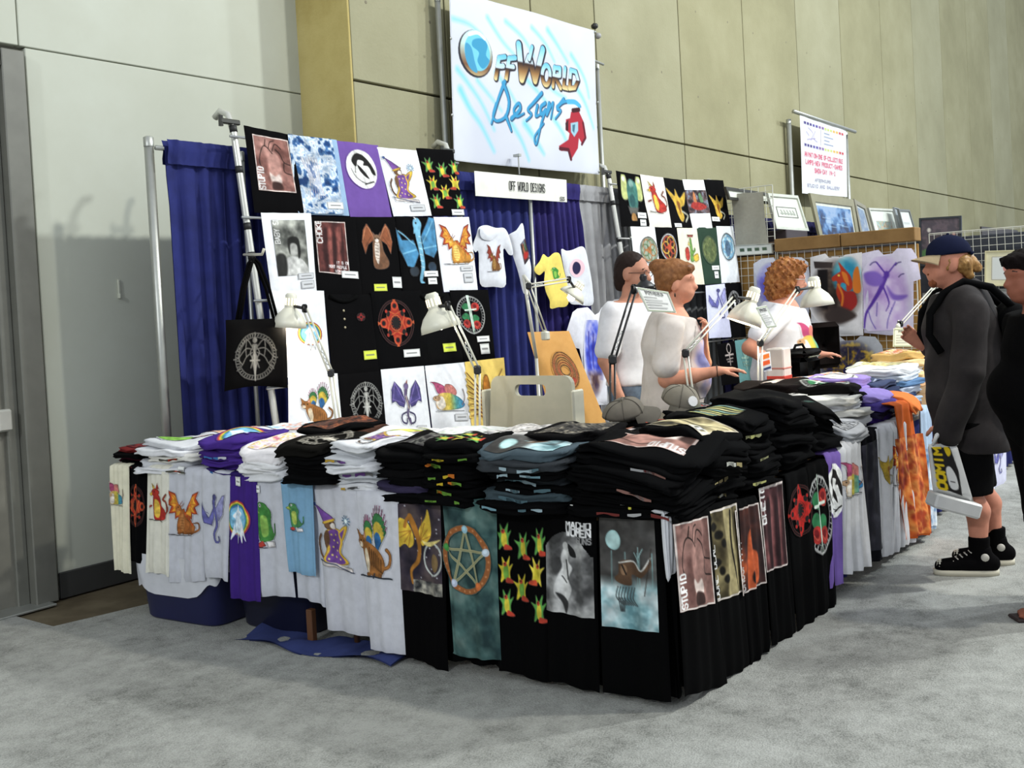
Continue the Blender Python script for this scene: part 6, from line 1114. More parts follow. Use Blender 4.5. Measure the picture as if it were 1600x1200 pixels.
print_on(S_, (.25, .18, .85, .62), lambda c: [c.ell(.5, .5, .42-.05*k, .42-.06*k, [(150, 90, 60), (196, 80, 56), (120, 84, 60)][k % 3], ring=.03) for k in range(6)]+[c.ell(.3+.08*k, .75+.05*math.sin(k*2), .06, .06, (196, 70, 50)) for k in range(6)], (210, 156, 84), o, 50)
b = MB(); b.tube([onY(818, 430, 4.2), onY(838, 560, 4.2)], .012, 8); pe = onY(838, 560, 4.2); b.tube([pe, (pe[0]+.02, 4.2, 0)], .012, 8); b.lathe((pe[0]+.02, 4.2, 0), (0, 0, 1), [(.14, 0), (.14, .015), (.015, .03)], 16); b.tube([onY(818, 430, 4.2), onY(830, 446, 4.15)], .012, 8); tag(b.build('lamp_stand', plain((214, 212, 200), .4, .2), None, True), 'white metal stand behind the tan board carrying a lamp', 'stand')
# chair back with hand slot
t = thing('canvas_chair', (4.5, 3.22, 0), 'beige chair with a hand slot in its back, behind the left table', 'chair'); cm = plain((176, 172, 152), .7, name='beige_canvas')
def roundrect(hw, hh, r, top=1.): return [(sx*(hw*top if sy > 0 else hw)+(-sx)*r*(1-math.cos(a)) if False else sx*((hw*top if sy > 0 else hw)-r)+r*math.cos(a+b_), sy*(hh-r)+r*math.sin(a+b_)) for sx, sy, b_ in ((1, -1, -math.pi/2), (1, 1, 0), (-1, 1, math.pi/2), (-1, -1, math.pi)) for a in np.linspace(0, math.pi/2, 6)]
def slotted(name, hw, hh, O, X, Y, N, th, mat, parent, top=.9, slot=(.1, .03, .75)):
    outer = np.array(roundrect(hw, hh, .05, top)); hole_ = np.array(roundrect(slot[0], slot[1], .025))+np.array([0, hh*slot[2]]); n1, n2 = len(outer), len(hole_)
    r = delaunay_2d_cdt([Vector(v) for v in np.vstack([outer, hole_])], [(i, (i+1) % n1) for i in range(n1)]+[(n1+i, n1+(i+1) % n2) for i in range(n2)], [], 0, 1e-6); v2 = np.array([tuple(v) for v in r[0]])
    def inside(p, poly):
        c_ = False
        for (ax_, ay), (bx, by) in zip(poly, np.roll(poly, -1, 0)):
            if (ay > p[1]) != (by > p[1]) and p[0] < (bx-ax_)*(p[1]-ay)/(by-ay)+ax_: c_ = not c_
        return c_
    F = [tuple(f) for f in r[2] if inside(v2[list(f)].mean(0), outer) and not inside(v2[list(f)].mean(0), hole_)]; O, X, Y, N = [np.array(a, float) for a in (O, X, Y, N)]; k_ = len(v2)
    bow = lambda a: (a[:, 0]/hw)**2*.03; B = O+v2[:, :1]*X+v2[:, 1:]*Y; mb = MB(); V = np.vstack([B+N*(th/2)-N*bow(v2)[:, None]*0, B-N*(th/2)]); E_ = [(i, (i+1) % n1) for i in range(n1)]; H_ = [(n1+i, n1+(i+1) % n2) for i in range(n2)]
    mb.add(V, F+[tuple(i+k_ for i in f[::-1]) for f in F]+[(a, a+k_, b_+k_, b_) for a, b_ in E_]+[(b_, b_+k_, a+k_, a) for a, b_ in H_]); return mb.build(name, mat, parent)
slotted('backrest', .29, .3, (4.34, 3.22, .84), (0, -1, 0), (.06, 0, 1), (-1, 0, .06), .03, cm, t)
[(lambda b: b.bbox((4.345, y_, .82), (.1, .02, .5), bev=.008).build('back_side', plain((196, 192, 172), .7), t))(MB()) for y_ in (2.93, 3.51)]; b = MB(); b.bbox((4.62, 3.22, .45), (.5, .54, .05), bev=.02); b.build('seat', cm, t)
for x, y in ((4.38, 2.97), (4.38, 3.47), (4.84, 2.97), (4.84, 3.47)): b = MB(); b.tube([(x, y, 0), (x, y, .44)], .014, 8); b.build('leg', STEEL(), t, True)
b = MB(); Pp = [LT(1.3, .7, .74)+EL*.06*math.cos(a)+NI*.1*math.sin(a)+np.array([0, 0, .04+.1*math.sin(a*1.5)**2]) for a in np.linspace(0, 6, 12)]; b.tube(Pp, .03, 8); tag(b.build('striped_cloth', cloth((226, 200, 206)), None, True), 'bunched pink and white cloth at the foot of the second lamp', 'cloth')
# tote bag on the left rack pole
t = thing('tote_bag', (3.95, 4.62, 1.0), 'black tote bag with a grey winged ring print hanging on the left rack', 'bag'); S_ = Sheet(*[onY(x, y, 4.62) for x, y in [(352, 500), (448, 497), (447, 605), (351, 613)]], (-.1, -1, 0), .05, .012, 1.3, 5, hemdrop=.02); TB = cloth((27, 25, 25)); S_.build('bag_body', TB, 14, 14, t)
print_on(S_, (.07, .18, .82, .93), d_fairy, (27, 25, 25), t, 80, args=((118, 114, 106),))
Pp = [onY(x, y, 4.66) for x, y in ((370, 500), (378, 450), (388, 412), (392, 404), (400, 412), (415, 450), (428, 499))]; b = MB(); b.tube(Pp, .009, 8); b.build('handle', TB, t, True)
Pp = [p+np.array([.0, -.03, 0]) for p in Pp]; b = MB(); b.tube(Pp, .009, 8); b.build('handle', TB, t, True)
b = MB(); Pz = onY(392, 405, 4.76); b.tube([Pz+np.array([0, .06, .03]), Pz+np.array([0, -.1, .02]), Pz+np.array([0, -.12, .05])], .008, 8); tag(b.build('hook', plain((214, 210, 190), .5), None, True), 'pale hook on the rack pole holding the tote bag', 'hook')
# ================================================================== people
SKIN = lambda c=(206, 150, 122): stained(vary(c, .93), c, vary(c, 1.05), 14, .6, 'skin')
class Body:
    def __init__(s, name, x, y, face, H, label, hyaw=0, hpitch=0, skin=(206, 150, 122), z=0):
        s.F = nrm((face[0], face[1], 0)); s.L = np.array([-s.F[1], s.F[0], 0]); s.U = np.array([0, 0, 1.]); s.o = np.array([x, y, z]); s.k = H/1.75
        c_, q = math.cos(hyaw), math.sin(hyaw); hf = s.F*c_+s.L*q; hl = -s.F*q+s.L*c_; cp, sp = math.cos(hpitch), math.sin(hpitch); s.HF = hf*cp+s.U*sp; s.HU = s.U*cp-hf*sp; s.HL = hl
        s.t = thing(name, (x, y, z), label, 'person'); s.skin = SKIN(skin); s.sc = skin
    def p(s, f, l, u): return s.o+s.k*(s.F*f+s.L*l+s.U*u)
    def hp(s, f, l, u): return s.head+s.k*(s.HF*f+s.HL*l+s.HU*u)      # relative to head centre
    def c(s, a, b, ra, rb, flat=None): return cap(s.p(*a), s.p(*b), ra*s.k, rb*s.k, (s.F, flat) if flat else None)
    def limb(s, pts, rs): return [cap(s.p(*pts[i]), s.p(*pts[i+1]), rs[i]*s.k, rs[i+1]*s.k) for i in range(len(pts)-1)]
    def headprims(s):
        e = lambda f, l, u, r: ellp(s.hp(f, l, u), np.array(r)*s.k, (s.HF, s.HL, s.HU))
        return [e(-.005, 0, .025, (.098, .078, .1)), e(.03, 0, -.03, (.07, .062, .085)), e(.05, 0, -.085, (.042, .04, .035)), cap(s.hp(.088, 0, .0), s.hp(.112, 0, -.032), .011*s.k, .016*s.k), e(.075, 0, .025, (.03, .055, .018)), e(.08, 0, -.065, (.02, .03, .014)),
                e(-.01, .08, -.015, (.022, .012, .034)), e(-.01, -.08, -.015, (.022, .012, .034)), cap(s.hp(.06, .035, -.03), s.hp(.05, .045, -.05), .022*s.k, .022*s.k), cap(s.hp(.06, -.035, -.03), s.hp(.05, -.045, -.05), .022*s.k, .022*s.k)]
    def face(s, brow=(90, 60, 44), lip=(176, 96, 90), iris=(70, 60, 50)):
        for l in (.032, -.032):
            m_ = MB(); q = s.hp(.077, l, .005); m_.lathe(q-s.HF*.012*s.k, s.HF, [(.0004, .0), (.012, .004), (.014, .012), (.011, .019), (.0004, .0225)], 12); o = m_.build('eye', plain((232, 230, 226), .3), s.t, True)
            m_ = MB(); m_.lathe(q+s.HF*.0085*s.k, s.HF, [(.0065, 0), (.0055, .0025), (.0004, .003)], 10); m_.build('iris', plain(iris, .2), o, True)
            m_ = MB(); m_.tube([s.hp(.09, l-.02, .026), s.hp(.096, l, .033), s.hp(.085, l+.02*np.sign(l), .028)], [.004, .005, .003], 6); m_.build('eyebrow', plain(brow, .8), s.t, True)
        m_ = MB(); m_.tube([s.hp(.082, -.024, -.064), s.hp(.099, 0, -.06), s.hp(.082, .024, -.064)], [.003, .006, .003], 8); m_.tube([s.hp(.082, -.022, -.067), s.hp(.097, 0, -.071), s.hp(.082, .022, -.067)], [.003, .006, .003], 8); m_.build('mouth', plain(lip, .5), s.t, True)
    def hand(s, wr, d, pn, curl=.5, thumb=1):
        """palm, four bent fingers of unequal length and an opposed thumb; pn = direction the palm faces"""
        d = nrm(d); pn = nrm(np.asarray(pn)-d*(np.asarray(pn)@d)); sd_ = np.cross(d, pn)*thumb; k = s.k; P = [cap(wr-d*.02, wr+d*.03*k, .026*k, .028*k, (pn, .75)), cap(wr+d*.025*k+sd_*.012*k, wr+d*.085*k+sd_*.022*k, .026*k, .02*k, (pn, .55)), cap(wr+d*.025*k-sd_*.008*k, wr+d*.08*k-sd_*.022*k, .026*k, .02*k, (pn, .55)), cap(wr+d*.05*k, wr+d*.082*k, .028*k, .026*k, (pn, .5))]
        for i, (ln, off) in enumerate(((.072, .031), (.08, .0105), (.074, -.0105), (.058, -.031))):
            a = wr+d*(.088-.004*abs(i-1))*k+sd_*off*k; dd = nrm(d+sd_*off*2.2); an = 0
            for j, fr in enumerate((.45, .32, .23)):
                an += curl*(.6+.25*j); v = nrm(dd*math.cos(an)+pn*math.sin(an)); b = a+v*ln*fr*k*1.0; P.append(cap(a, b, (.0095-.001*j)*k, (.0088-.001*j)*k)+(.006,)); a = b
        a = wr+d*.03*k+sd_*.026*k
        for v, ln, r_ in ((nrm(d*.6+sd_*.75+pn*.3), .042, .0125), (nrm(d*.85+sd_*.35+pn*.45*(.5+curl)), .032, .0105), (nrm(d*.85+sd_*.1+pn*.6*(.5+curl)), .024, .0092)): b = a+v*ln*k; P.append(cap(a, b, r_*k, r_*.9*k)+(.008,)); a = b
        return P
def torso_prims(b, w=1., dep=.66, lean=0., inf=0., belly=0.):
    q = lambda u: lean*max(0, u-.95)
    P = [b.c((q(.92), -.07*w, .93), (q(.92), .07*w, .93), .115+inf, .115+inf), b.c((q(.95), 0, .95), (q(1.1), 0, 1.1), .15*w+inf, .135*w+inf, dep+.08), b.c((q(1.1), 0, 1.1), (q(1.28), 0, 1.28), .137*w+inf, .158*w+inf, dep), b.c((q(1.28), 0, 1.28), (q(1.39), 0, 1.38), .158*w+inf, .12*w+inf, dep), b.c((q(1.4), -.14*w, 1.405), (q(1.4), .14*w, 1.405), .062+inf, .062+inf)]
    if belly: P.append(ellp(b.p(q(1.1)+belly*.6, 0, 1.08), np.array([.12+belly*.5+inf, .15*w+inf, .16+inf])*b.k, (b.F, b.L, b.U)))
    return P
def neck_prims(b, lean=0.): return [cap(b.p(lean*.45, 0, 1.4), b.head-b.HU*.07*b.k-b.HF*.015*b.k, .062*b.k, .054*b.k)]
def legs_prims(b, kn, an, inf=0., hipw=.085):
    P = []
    for s_ in (1, -1):
        K, A = kn[s_], an[s_]; P += [b.c((0, s_*hipw, .9), K, .088+inf, .056+inf), b.c(K, ((K[0]+A[0])/2-.025, (K[1]+A[1])/2, K[2]*.62+A[2]*.38), .054+inf, .058+inf), b.c(((K[0]+A[0])/2-.025, (K[1]+A[1])/2, K[2]*.62+A[2]*.38), A, .057+inf, .037+inf)]
    return P
def hair_warp(a, f, sd): return lambda X, Y, Z: a*(np.sin(X*f+sd)*np.sin(Y*f*1.1+1+sd)*np.sin(Z*f*.9+2)+.5*np.sin(X*f*2.1+Z*f*1.7+sd)*np.sin(Y*f*1.9))
def wrinkle(a, f, sd): return lambda X, Y, Z: a*(np.sin(Z*f+3*np.sin(X*9+sd)+2*np.sin(Y*8))*.6+.6*np.sin((X+Y)*f*.8+Z*f*.35+sd))
from mathutils.bvhtree import BVHTree
def project_print(b, shirt, a0, a1, u0, u1, draw, base, res=40, name='shirt_print', lean=.0):
    """print wrapped on to the garment surface; angles measured from the facing direction"""
    o3 = Vector(shirt['_o']); bv = BVHTree.FromPolygons([v.co+o3 for v in shirt.data.vertices], [tuple(p.vertices) for p in shirt.data.polygons]); cv = Cv(res, res, base); draw(cv); U, V = np.meshgrid(np.linspace(a0, a1, res), np.linspace(u1, u0, res)); G = np.zeros(U.shape+(3,))
    for j in range(res):
        for i in range(res):
            d = b.F*math.cos(U[j, i])+b.L*math.sin(U[j, i]); ax = b.p(lean*(V[j, i]-.95), 0, V[j, i]); h = bv.ray_cast(Vector(ax+d*.7), Vector(-d)); G[j, i] = (np.array(h[0])+d*.004) if h[0] is not None else ax+d*.15
            if h[0] is None: cv.al[j, i] = 0
    return ink_mesh(G, cv, name, b.t)
# ---------------- woman with pinned red hair, leaning over the aisle table, seen from the side
b = Body('person', 5.36, 2.95, (.46, -.89), 1.7, 'red haired woman in a pale tie-dyed shirt reaching over the table', hyaw=-.05, skin=(214, 150, 122)); b.head = b.p(.06, 0, 1.64)
RS, RE, RW = (.02, -.2, 1.37), (-.02, -.25, 1.08), (.27, -.22, 1.115); LS, LE, LW = (.02, .18, 1.38), (.2, .2, 1.14), (.2, .03, 1.3)
kn = {1: (.02, .1, .49), -1: (.0, -.1, .49)}; an = {1: (0, .1, .08), -1: (-.02, -.1, .08)}
P = torso_prims(b, 1.12, .85, .05, 0, .06)+neck_prims(b, .05)+b.headprims()+legs_prims(b, kn, an)+b.limb([RS, RE], [.056, .044])+b.limb([RE, (RE[0]*.5+RW[0]*.5, -.24, 1.095), RW], [.045, .042, .029])+b.limb([LS, LE, LW], [.054, .043, .029])
P += b.hand(b.p(*RW), b.F*.9+b.U*.05+b.L*.1, -b.U, .28, -1)+b.hand(b.p(*LW), b.U*.75-b.L*.3+b.F*.2, -b.F-b.L*.3, .75, 1)
sdf_obj('body', P, b.skin, b.t, .0075, .022)
b.face((150, 96, 60), (190, 110, 100))
top_ = torso_prims(b, 1.16, .9, .05, .018, .085)+[cap(b.p(*RS), b.p(RE[0], RE[1], RE[2]+.08), .076*b.k, .082*b.k)+(.008,), cap(b.p(*LS), b.p(LS[0]*.35+LE[0]*.65, .2, 1.22), .078*b.k, .078*b.k)+(.008,)]
TS = stained((196, 186, 178), (214, 204, 196), (222, 216, 212), 6, .9, 'pale_tee'); ts_ = sdf_obj('t_shirt', top_, TS, b.t, .012, .03, [(b.p(0, 0, .86), (0, 0, -1)), (b.p(.03, 0, 1.455), tuple(nrm(b.U+b.F*.25)))], wrinkle(.004, 38, 1))
project_print(b, ts_, -1.0, 1.0, .95, 1.38, lambda c: c.mix(12, 88, [(0, (96, 98, 146)), (.4, (150, 146, 184)), (.7, (206, 180, 176)), (1, (214, 206, 200))], mask=np.clip(1.5-np.hypot((c.X-.5)/.42, (c.Y-.5)/.5)**3, 0, 1)), (212, 203, 196), 44, 'tie_dye_front', .05)
sdf_obj('trousers', legs_prims(b, kn, an, .026)+[b.c((0, -.07, .93), (0, .07, .93), .14, .14)], cloth((176, 166, 150)), b.t, .014, .03, [(b.p(0, 0, 1.0), (0, 0, 1)), (b.p(0, 0, .06), (0, 0, -1))])
hc = stained((96, 60, 32), (136, 88, 50), (164, 116, 74), 30, .55, 'auburn_hair'); e = lambda f, l, u, r: ellp(b.hp(f, l, u), np.array(r)*b.k, (b.HF, b.HL, b.HU))
sdf_obj('hair', [e(-.02, 0, .055, (.112, .094, .095)), e(-.06, 0, .01, (.066, .084, .085)), e(.065, 0, .085, (.05, .07, .032)), e(-.105, 0, .105, (.055, .06, .045)), cap(b.hp(-.01, .07, .0), b.hp(-.03, .07, -.05), .025, .02), cap(b.hp(-.02, -.072, .03), b.hp(-.04, -.07, -.03), .028, .022)], hc, b.t, .0075, .02, (), hair_warp(.0025, 130, 0))
for l in (.085, -.085): m_ = MB(); m_.lathe(b.hp(-.005, l, -.06), (0, 0, -1), [(.0004, 0), (.004, .004), (.005, .02), (.0004, .026)], 8); m_.build('earring', plain((60, 50, 40), .3, .6), b.t, True)
m_ = MB(); w_ = b.p(*RW); m_.tube([w_+.034*b.k*(math.cos(a)*b.U+math.sin(a)*b.L) for a in np.linspace(0, 6.283, 17)], .003, 6, False); m_.build('bracelet', plain((60, 50, 40), .4, .5), b.t, True)
for s_ in (1, -1): A = an[s_]; sdf_obj('shoe', [b.c((A[0]-.05, A[1], .045), (A[0]+.17, A[1], .035), .045, .038)], plain((120, 100, 84), .6), b.t, .012, .02, [(b.p(0, 0, .0), (0, 0, -1))])
# ---------------- man with dark hair and glasses behind her
b = Body('person', 5.86, 3.5, (-.05, -1), 1.8, 'dark haired man in white t-shirt and jeans behind the black lamp', hyaw=.1, hpitch=-.1, skin=(190, 136, 112)); b.head = b.p(.04, 0, 1.635)
kn = {1: (.03, .11, .5), -1: (.02, -.11, .5)}; an = {1: (0, .12, .08), -1: (0, -.12, .08)}; RS, RE, RW = (0, -.2, 1.39), (-.03, -.26, 1.1), (.06, -.25, .86); LS, LE, LW = (0, .2, 1.39), (.0, .25, 1.12), (.22, .2, 1.08)
P = torso_prims(b, 1.05, .7)+neck_prims(b)+b.headprims()+legs_prims(b, kn, an)+b.limb([RS, RE, RW], [.056, .044, .03])+b.limb([LS, LE, LW], [.056, .044, .03])+b.hand(b.p(*RW), -b.U+b.F*.2, b.L, .35, 1)+b.hand(b.p(*LW), b.F, -b.U, .3, 1); sdf_obj('body', P, b.skin, b.t, .009, .022); b.face((40, 28, 24))
sdf_obj('t_shirt', torso_prims(b, 1.1, .78, 0, .02)+[cap(b.p(*RS), b.p(-.02, -.245, 1.17), .078, .08)+(.01,), cap(b.p(*LS), b.p(0, .24, 1.18), .078, .08)+(.01,)], cloth((222, 222, 226)), b.t, .012, .03, [(b.p(0, 0, .93), (0, 0, -1)), (b.p(.0, 0, 1.46), tuple(nrm(b.U+b.F*.2)))], wrinkle(.004, 36, 3))
sdf_obj('jeans', legs_prims(b, kn, an, .022)+[b.c((0, -.07, .93), (0, .07, .93), .128, .128)], cloth((104, 120, 138), .9, .12, 30), b.t, .014, .03, [(b.p(0, 0, 1.03), (0, 0, 1)), (b.p(0, 0, .06), (0, 0, -1))])
e = lambda f, l, u, r: ellp(b.hp(f, l, u), np.array(r)*b.k, (b.HF, b.HL, b.HU)); sdf_obj('hair', [e(-.025, 0, .055, (.1, .086, .085)), e(-.06, 0, 0, (.07, .084, .1)), e(-.09, 0, -.06, (.04, .05, .06))], plain((38, 26, 22), .7, 0, .2), b.t, .0085, .02, (), hair_warp(.003, 130, 1))
def specs(b, col):
    m_ = MB()
    for l in (.033, -.033): m_.tube([b.hp(.105, l+.024*math.cos(a), .003+.019*math.sin(a)) for a in np.linspace(0, 6.283, 17)], .0022, 6, False)
    m_.tube([b.hp(.107, -.01, .006), b.hp(.11, 0, .009), b.hp(.107, .01, .006)], .002, 6)
    for l in (1, -1): m_.tube([b.hp(.103, l*.057, .006), b.hp(.04, l*.083, .004), b.hp(-.02, l*.086, -.002)], .002, 6)
    m_.build('glasses', plain(col, .3, .5), b.t, True)
specs(b, (40, 36, 34))
for s_ in (1, -1): A = an[s_]; sdf_obj('shoe', [b.c((A[0]-.05, A[1], .045), (A[0]+.17, A[1], .035), .045, .038)], plain((60, 56, 54), .6), b.t, .012, .02, [(b.p(0, 0, .0), (0, 0, -1))])
# ---------------- woman with curly hair
b = Body('person', 7.06, 3.0, (.44, -.9), 1.71, 'curly haired woman in a white shirt with rainbow print, hand on hip', hyaw=.0, hpitch=-.12, skin=(206, 144, 120)); b.head = b.p(.1, 0, 1.63)
kn = {1: (.03, .11, .49), -1: (.02, -.11, .49)}; an = {1: (0, .12, .08), -1: (0, -.12, .08)}; RS, RE, RW = (.0, -.21, 1.37), (-.22, -.32, 1.16), (.0, -.24, .99); LS, LE, LW = (.03, .2, 1.37), (.12, .26, 1.1), (.3, .2, 1.06)
P = torso_prims(b, 1.2, .9, .08, 0, .08)+neck_prims(b, .08)+b.headprims()+legs_prims(b, kn, an)+b.limb([RS, RE, RW], [.062, .05, .033])+b.limb([LS, LE, LW], [.06, .048, .032])+b.hand(b.p(*RW), -b.U*.8+b.F*.4, b.L, .4, 1)+b.hand(b.p(*LW), b.F, -b.U, .3, 1); sdf_obj('body', P, b.skin, b.t, .009, .022); b.face((120, 80, 50), (190, 100, 96)); specs(b, (190, 190, 186))
ts_ = sdf_obj('t_shirt', torso_prims(b, 1.25, .95, .08, .022, .11)+[cap(b.p(*RS), b.p(-.14, -.28, 1.25), .08, .084)+(.01,), cap(b.p(*LS), b.p(.09, .25, 1.18), .082, .086)+(.01,)], cloth((224, 224, 230)), b.t, .012, .03, [(b.p(0, 0, .84), (0, 0, -1)), (b.p(.05, 0, 1.45), tuple(nrm(b.U+b.F*.25)))], wrinkle(.005, 34, 4))
project_print(b, ts_, -1.15, .35, 1.06, 1.32, d_rat, (224, 224, 230), 44, lean=.08)
sdf_obj('trousers', legs_prims(b, kn, an, .028)+[b.c((0, -.08, .93), (0, .08, .93), .15, .15)], cloth((60, 64, 84)), b.t, .014, .03, [(b.p(0, 0, 1.0), (0, 0, 1)), (b.p(0, 0, .06), (0, 0, -1))])
e = lambda f, l, u, r: ellp(b.hp(f, l, u), np.array(r)*b.k, (b.HF, b.HL, b.HU)); sdf_obj('hair', [e(-.025, 0, .06, (.12, .115, .1)), e(-.07, 0, -.01, (.105, .12, .12)), e(-.085, 0, -.09, (.085, .115, .09)), e(.05, 0, .095, (.06, .085, .042)), e(-.01, .085, -.02, (.05, .04, .08)), e(-.01, -.085, -.02, (.05, .04, .08))], stained((96, 52, 24), (150, 92, 46), (196, 140, 80), 26, .5, 'curly_hair'), b.t, .0075, .02, (), hair_warp(.013, 95, 2))
for s_ in (1, -1): A = an[s_]; sdf_obj('shoe', [b.c((A[0]-.05, A[1], .045), (A[0]+.17, A[1], .035), .045, .038)], plain((60, 56, 54), .6), b.t, .012, .02, [(b.p(0, 0, .0), (0, 0, -1))])
# ---------------- man in the cap, aisle side
b = Body('person', 5.7, 1.42, (-.4, .92), 1.74, 'man in a navy cap, dark jacket and black shorts holding a white bag', hyaw=.0, skin=(196, 132, 108)); b.head = b.p(.05, 0, 1.615)
kn = {1: (.02, .08, .47), -1: (-.05, -.12, .47)}; an = {1: (-.02, .09, .1), -1: (-.14, -.13, .1)}; LS, LE, LW = (-.01, .2, 1.38), (.02, .27, 1.06), (.13, .25, .82); RS, RE, RW = (0, -.2, 1.38), (.02, -.3, 1.1), (.17, -.24, 1.19)
P = torso_prims(b, 1.08, .72)+neck_prims(b)+b.headprims()+legs_prims(b, kn, an)+b.limb([LS, LE, LW], [.056, .045, .03])+b.limb([RS, RE, RW], [.056, .045, .03])+b.hand(b.p(*LW), -b.U+b.F*.25, -b.L, .85, -1)+b.hand(b.p(*RW), b.F*.6+b.U*.5+b.L*.3, b.L, .4, 1); sdf_obj('body', P, b.skin, b.t, .008, .022); b.face((130, 90, 60), (170, 100, 90))
JK = stained((31, 27, 28), (41, 37, 37), (52, 47, 47), 7, .85, 'dark_jacket')
jk = torso_prims(b, 1.16, .86, 0, .03, .03)+[b.c((-.03, 0, .62), (-.015, 0, 1.2), .205, .19, .93), b.c((-.03, -.07, .68), (-.03, .07, .68), .16, .16), cap(b.p(*LS), b.p(*LE), .088, .08)+(.01,), cap(b.p(*LE), b.p(LW[0], LW[1], LW[2]-.06), .08, .072)+(.008,), cap(b.p(*RS), b.p(*RE), .09, .082)+(.01,), cap(b.p(*RE), b.p(RW[0]-.06, RW[1]-.02, RW[2]-.02), .08, .066)+(.008,)]
jo = sdf_obj('jacket', jk, JK, b.t, .011, .035, [(b.p(0, 0, .64), (0, 0, -1)), (b.p(.0, 0, 1.5), tuple(nrm(b.U+b.F*.35)))], wrinkle(.006, 30, 5))
sdf_obj('collar', [cap(b.p(.06*math.cos(a)-.01, .075*math.sin(a), 1.485-.03*math.cos(a)), b.p(.105*math.cos(a)-.015, .115*math.sin(a), 1.44-.045*math.cos(a)), .02, .018) for a in np.linspace(.5, 5.8, 14)], JK, b.t, .009, .015)
sdf_obj('undershirt', [b.c((.07, 0, 1.4), (.02, 0, 1.47), .075, .07)], cloth((214, 214, 216)), b.t, .01, .02, [(b.p(.02, 0, 1.475), tuple(nrm(b.U+b.F*.1)))])
sh = {s_: (kn[s_][0]*.9, kn[s_][1], .4) for s_ in (1, -1)}; SH = cloth((24, 23, 24)); sdf_obj('shorts', [b.c((0, s_*.085, .9), sh[s_], .125, .115) for s_ in (1, -1)]+[b.c((0, -.07, .93), (0, .07, .93), .14, .14)], SH, b.t, .012, .03, [(b.p(0, 0, .8), (0, 0, 1)), (b.p(0, 0, .42), (0, 0, -1))], wrinkle(.005, 24, 6))
for s_ in (1, -1):
    A = an[s_]; sdf_obj('sock', [b.c((A[0], A[1], .06), (A[0]-.004, A[1], .21), .05, .052)], cloth((18, 17, 18)), b.t, .009, .01, [(b.p(0, 0, .2), (0, 0, 1))])
    so_ = sdf_obj('sneaker', [b.c((A[0]-.055, A[1], .06), (A[0]+.05, A[1], .062), .046, .046), b.c((A[0]+.03, A[1], .06), (A[0]+.18, A[1], .042), .045, .038), b.c((A[0]-.02, A[1], .07), (A[0]-.01, A[1], .13), .05, .05)], cloth((22, 20, 22)), b.t, .008, .02, [(b.p(0, 0, .022), (0, 0, -1)), (b.p(0, 0, .15), (0, 0, 1))])
    out = [(A[0]+.065+(.16)*math.copysign(abs(math.cos(a))**.7, math.cos(a)), A[1]+.05*math.copysign(abs(math.sin(a))**.8, math.sin(a))) for a in np.linspace(0, 6.283, 29)[:-1]]; m_ = MB(); V = [b.p(f, l, 0.001) for f, l in out]+[b.p(f, l, .028) for f, l in out]; n_ = len(out); m_.add(V, [(i, (i+1) % n_, n_+(i+1) % n_, n_+i) for i in range(n_)]+[tuple(range(n_, 2*n_)), tuple(range(n_))[::-1]]); m_.build('rubber_sole', plain((196, 190, 170), .6), so_, True)
    m_ = MB(); m_.lathe(b.p(A[0]+.185, A[1], .045), b.F+b.U*.25, [(.036, 0), (.032, .014), (.02, .026), (.0004, .03)], 14); m_.build('toe_cap', plain((196, 192, 176), .5), so_, True)
    for i in range(5): f0 = A[0]+.04+.022*i; m_ = MB(); m_.tube([b.p(f0, A[1]-.03, .118-.011*i), b.p(f0+.01, A[1], .125-.011*i), b.p(f0, A[1]+.03, .118-.011*i)], .0032, 6); m_.build('lace', plain((200, 196, 186), .7), so_, True)
    m_ = MB(); m_.lathe(b.p(A[0]-.02, A[1]+.051, .1), b.L, [(.02, 0), (.02, .003), (.0004, .004)], 12); m_.build('ankle_patch', plain((190, 186, 176), .6), so_, True)
e = lambda f, l, u, r: ellp(b.hp(f, l, u), np.array(r)*b.k, (b.HF, b.HL, b.HU))
sdf_obj('hair', [e(-.06, 0, -.005, (.062, .084, .06)), cap(b.hp(-.1, 0, .02), b.hp(-.14, 0, -.03), .03, .026), cap(b.hp(-.08, .03, -.03), b.hp(-.1, .03, -.07), .028, .02), cap(b.hp(-.08, -.03, -.03), b.hp(-.1, -.03, -.07), .028, .02), cap(b.hp(-.0, .078, .02), b.hp(.012, .076, -.03), .012, .01)], stained((110, 78, 40), (156, 116, 66), (190, 150, 90), 40, .5, 'blond_hair'), b.t, .0075, .015, (), hair_warp(.004, 150, 3))
sdf_obj('goatee', [e(.075, 0, -.098, (.026, .034, .026)), cap(b.hp(.085, .028, -.066), b.hp(.07, .03, -.095), .009, .01), cap(b.hp(.085, -.028, -.066), b.hp(.07, -.03, -.095), .009, .01), cap(b.hp(.102, -.022, -.052), b.hp(.102, .022, -.052), .006, .006)], stained((110, 60, 36), (140, 80, 50), (160, 100, 64), 60, .7, 'goatee_hair'), b.t, .006, .012, (), hair_warp(.002, 220, 1))
ct = thing('worn_cap', b.hp(0, 0, .05), 'navy baseball cap with a tan brim on the man\'s head', 'cap'); sdf_obj('crown', [e(-.005, 0, .055, (.112, .093, .095))], cloth((26, 30, 52)), ct, .008, .01, [(b.hp(0, 0, .045), tuple(-nrm(b.HU+b.HF*.05)))])
A, R_ = np.meshgrid(np.linspace(-1.1, 1.1, 15), np.linspace(0, 1, 6)); ee = .098+R_*.085*np.cos(A*.95); G = b.hp(0, 0, 0)+b.k*(b.HF*(ee*np.cos(A))[..., None]+b.HL*(ee*np.sin(A)*.86)[..., None]+b.HU*(.05-.02*R_-.028*A**2*R_)[..., None]); m_ = MB(); m_.grid(G, True); m_.grid(G-b.HU*.005); m_.build('brim', cloth((176, 156, 124)), ct, True)
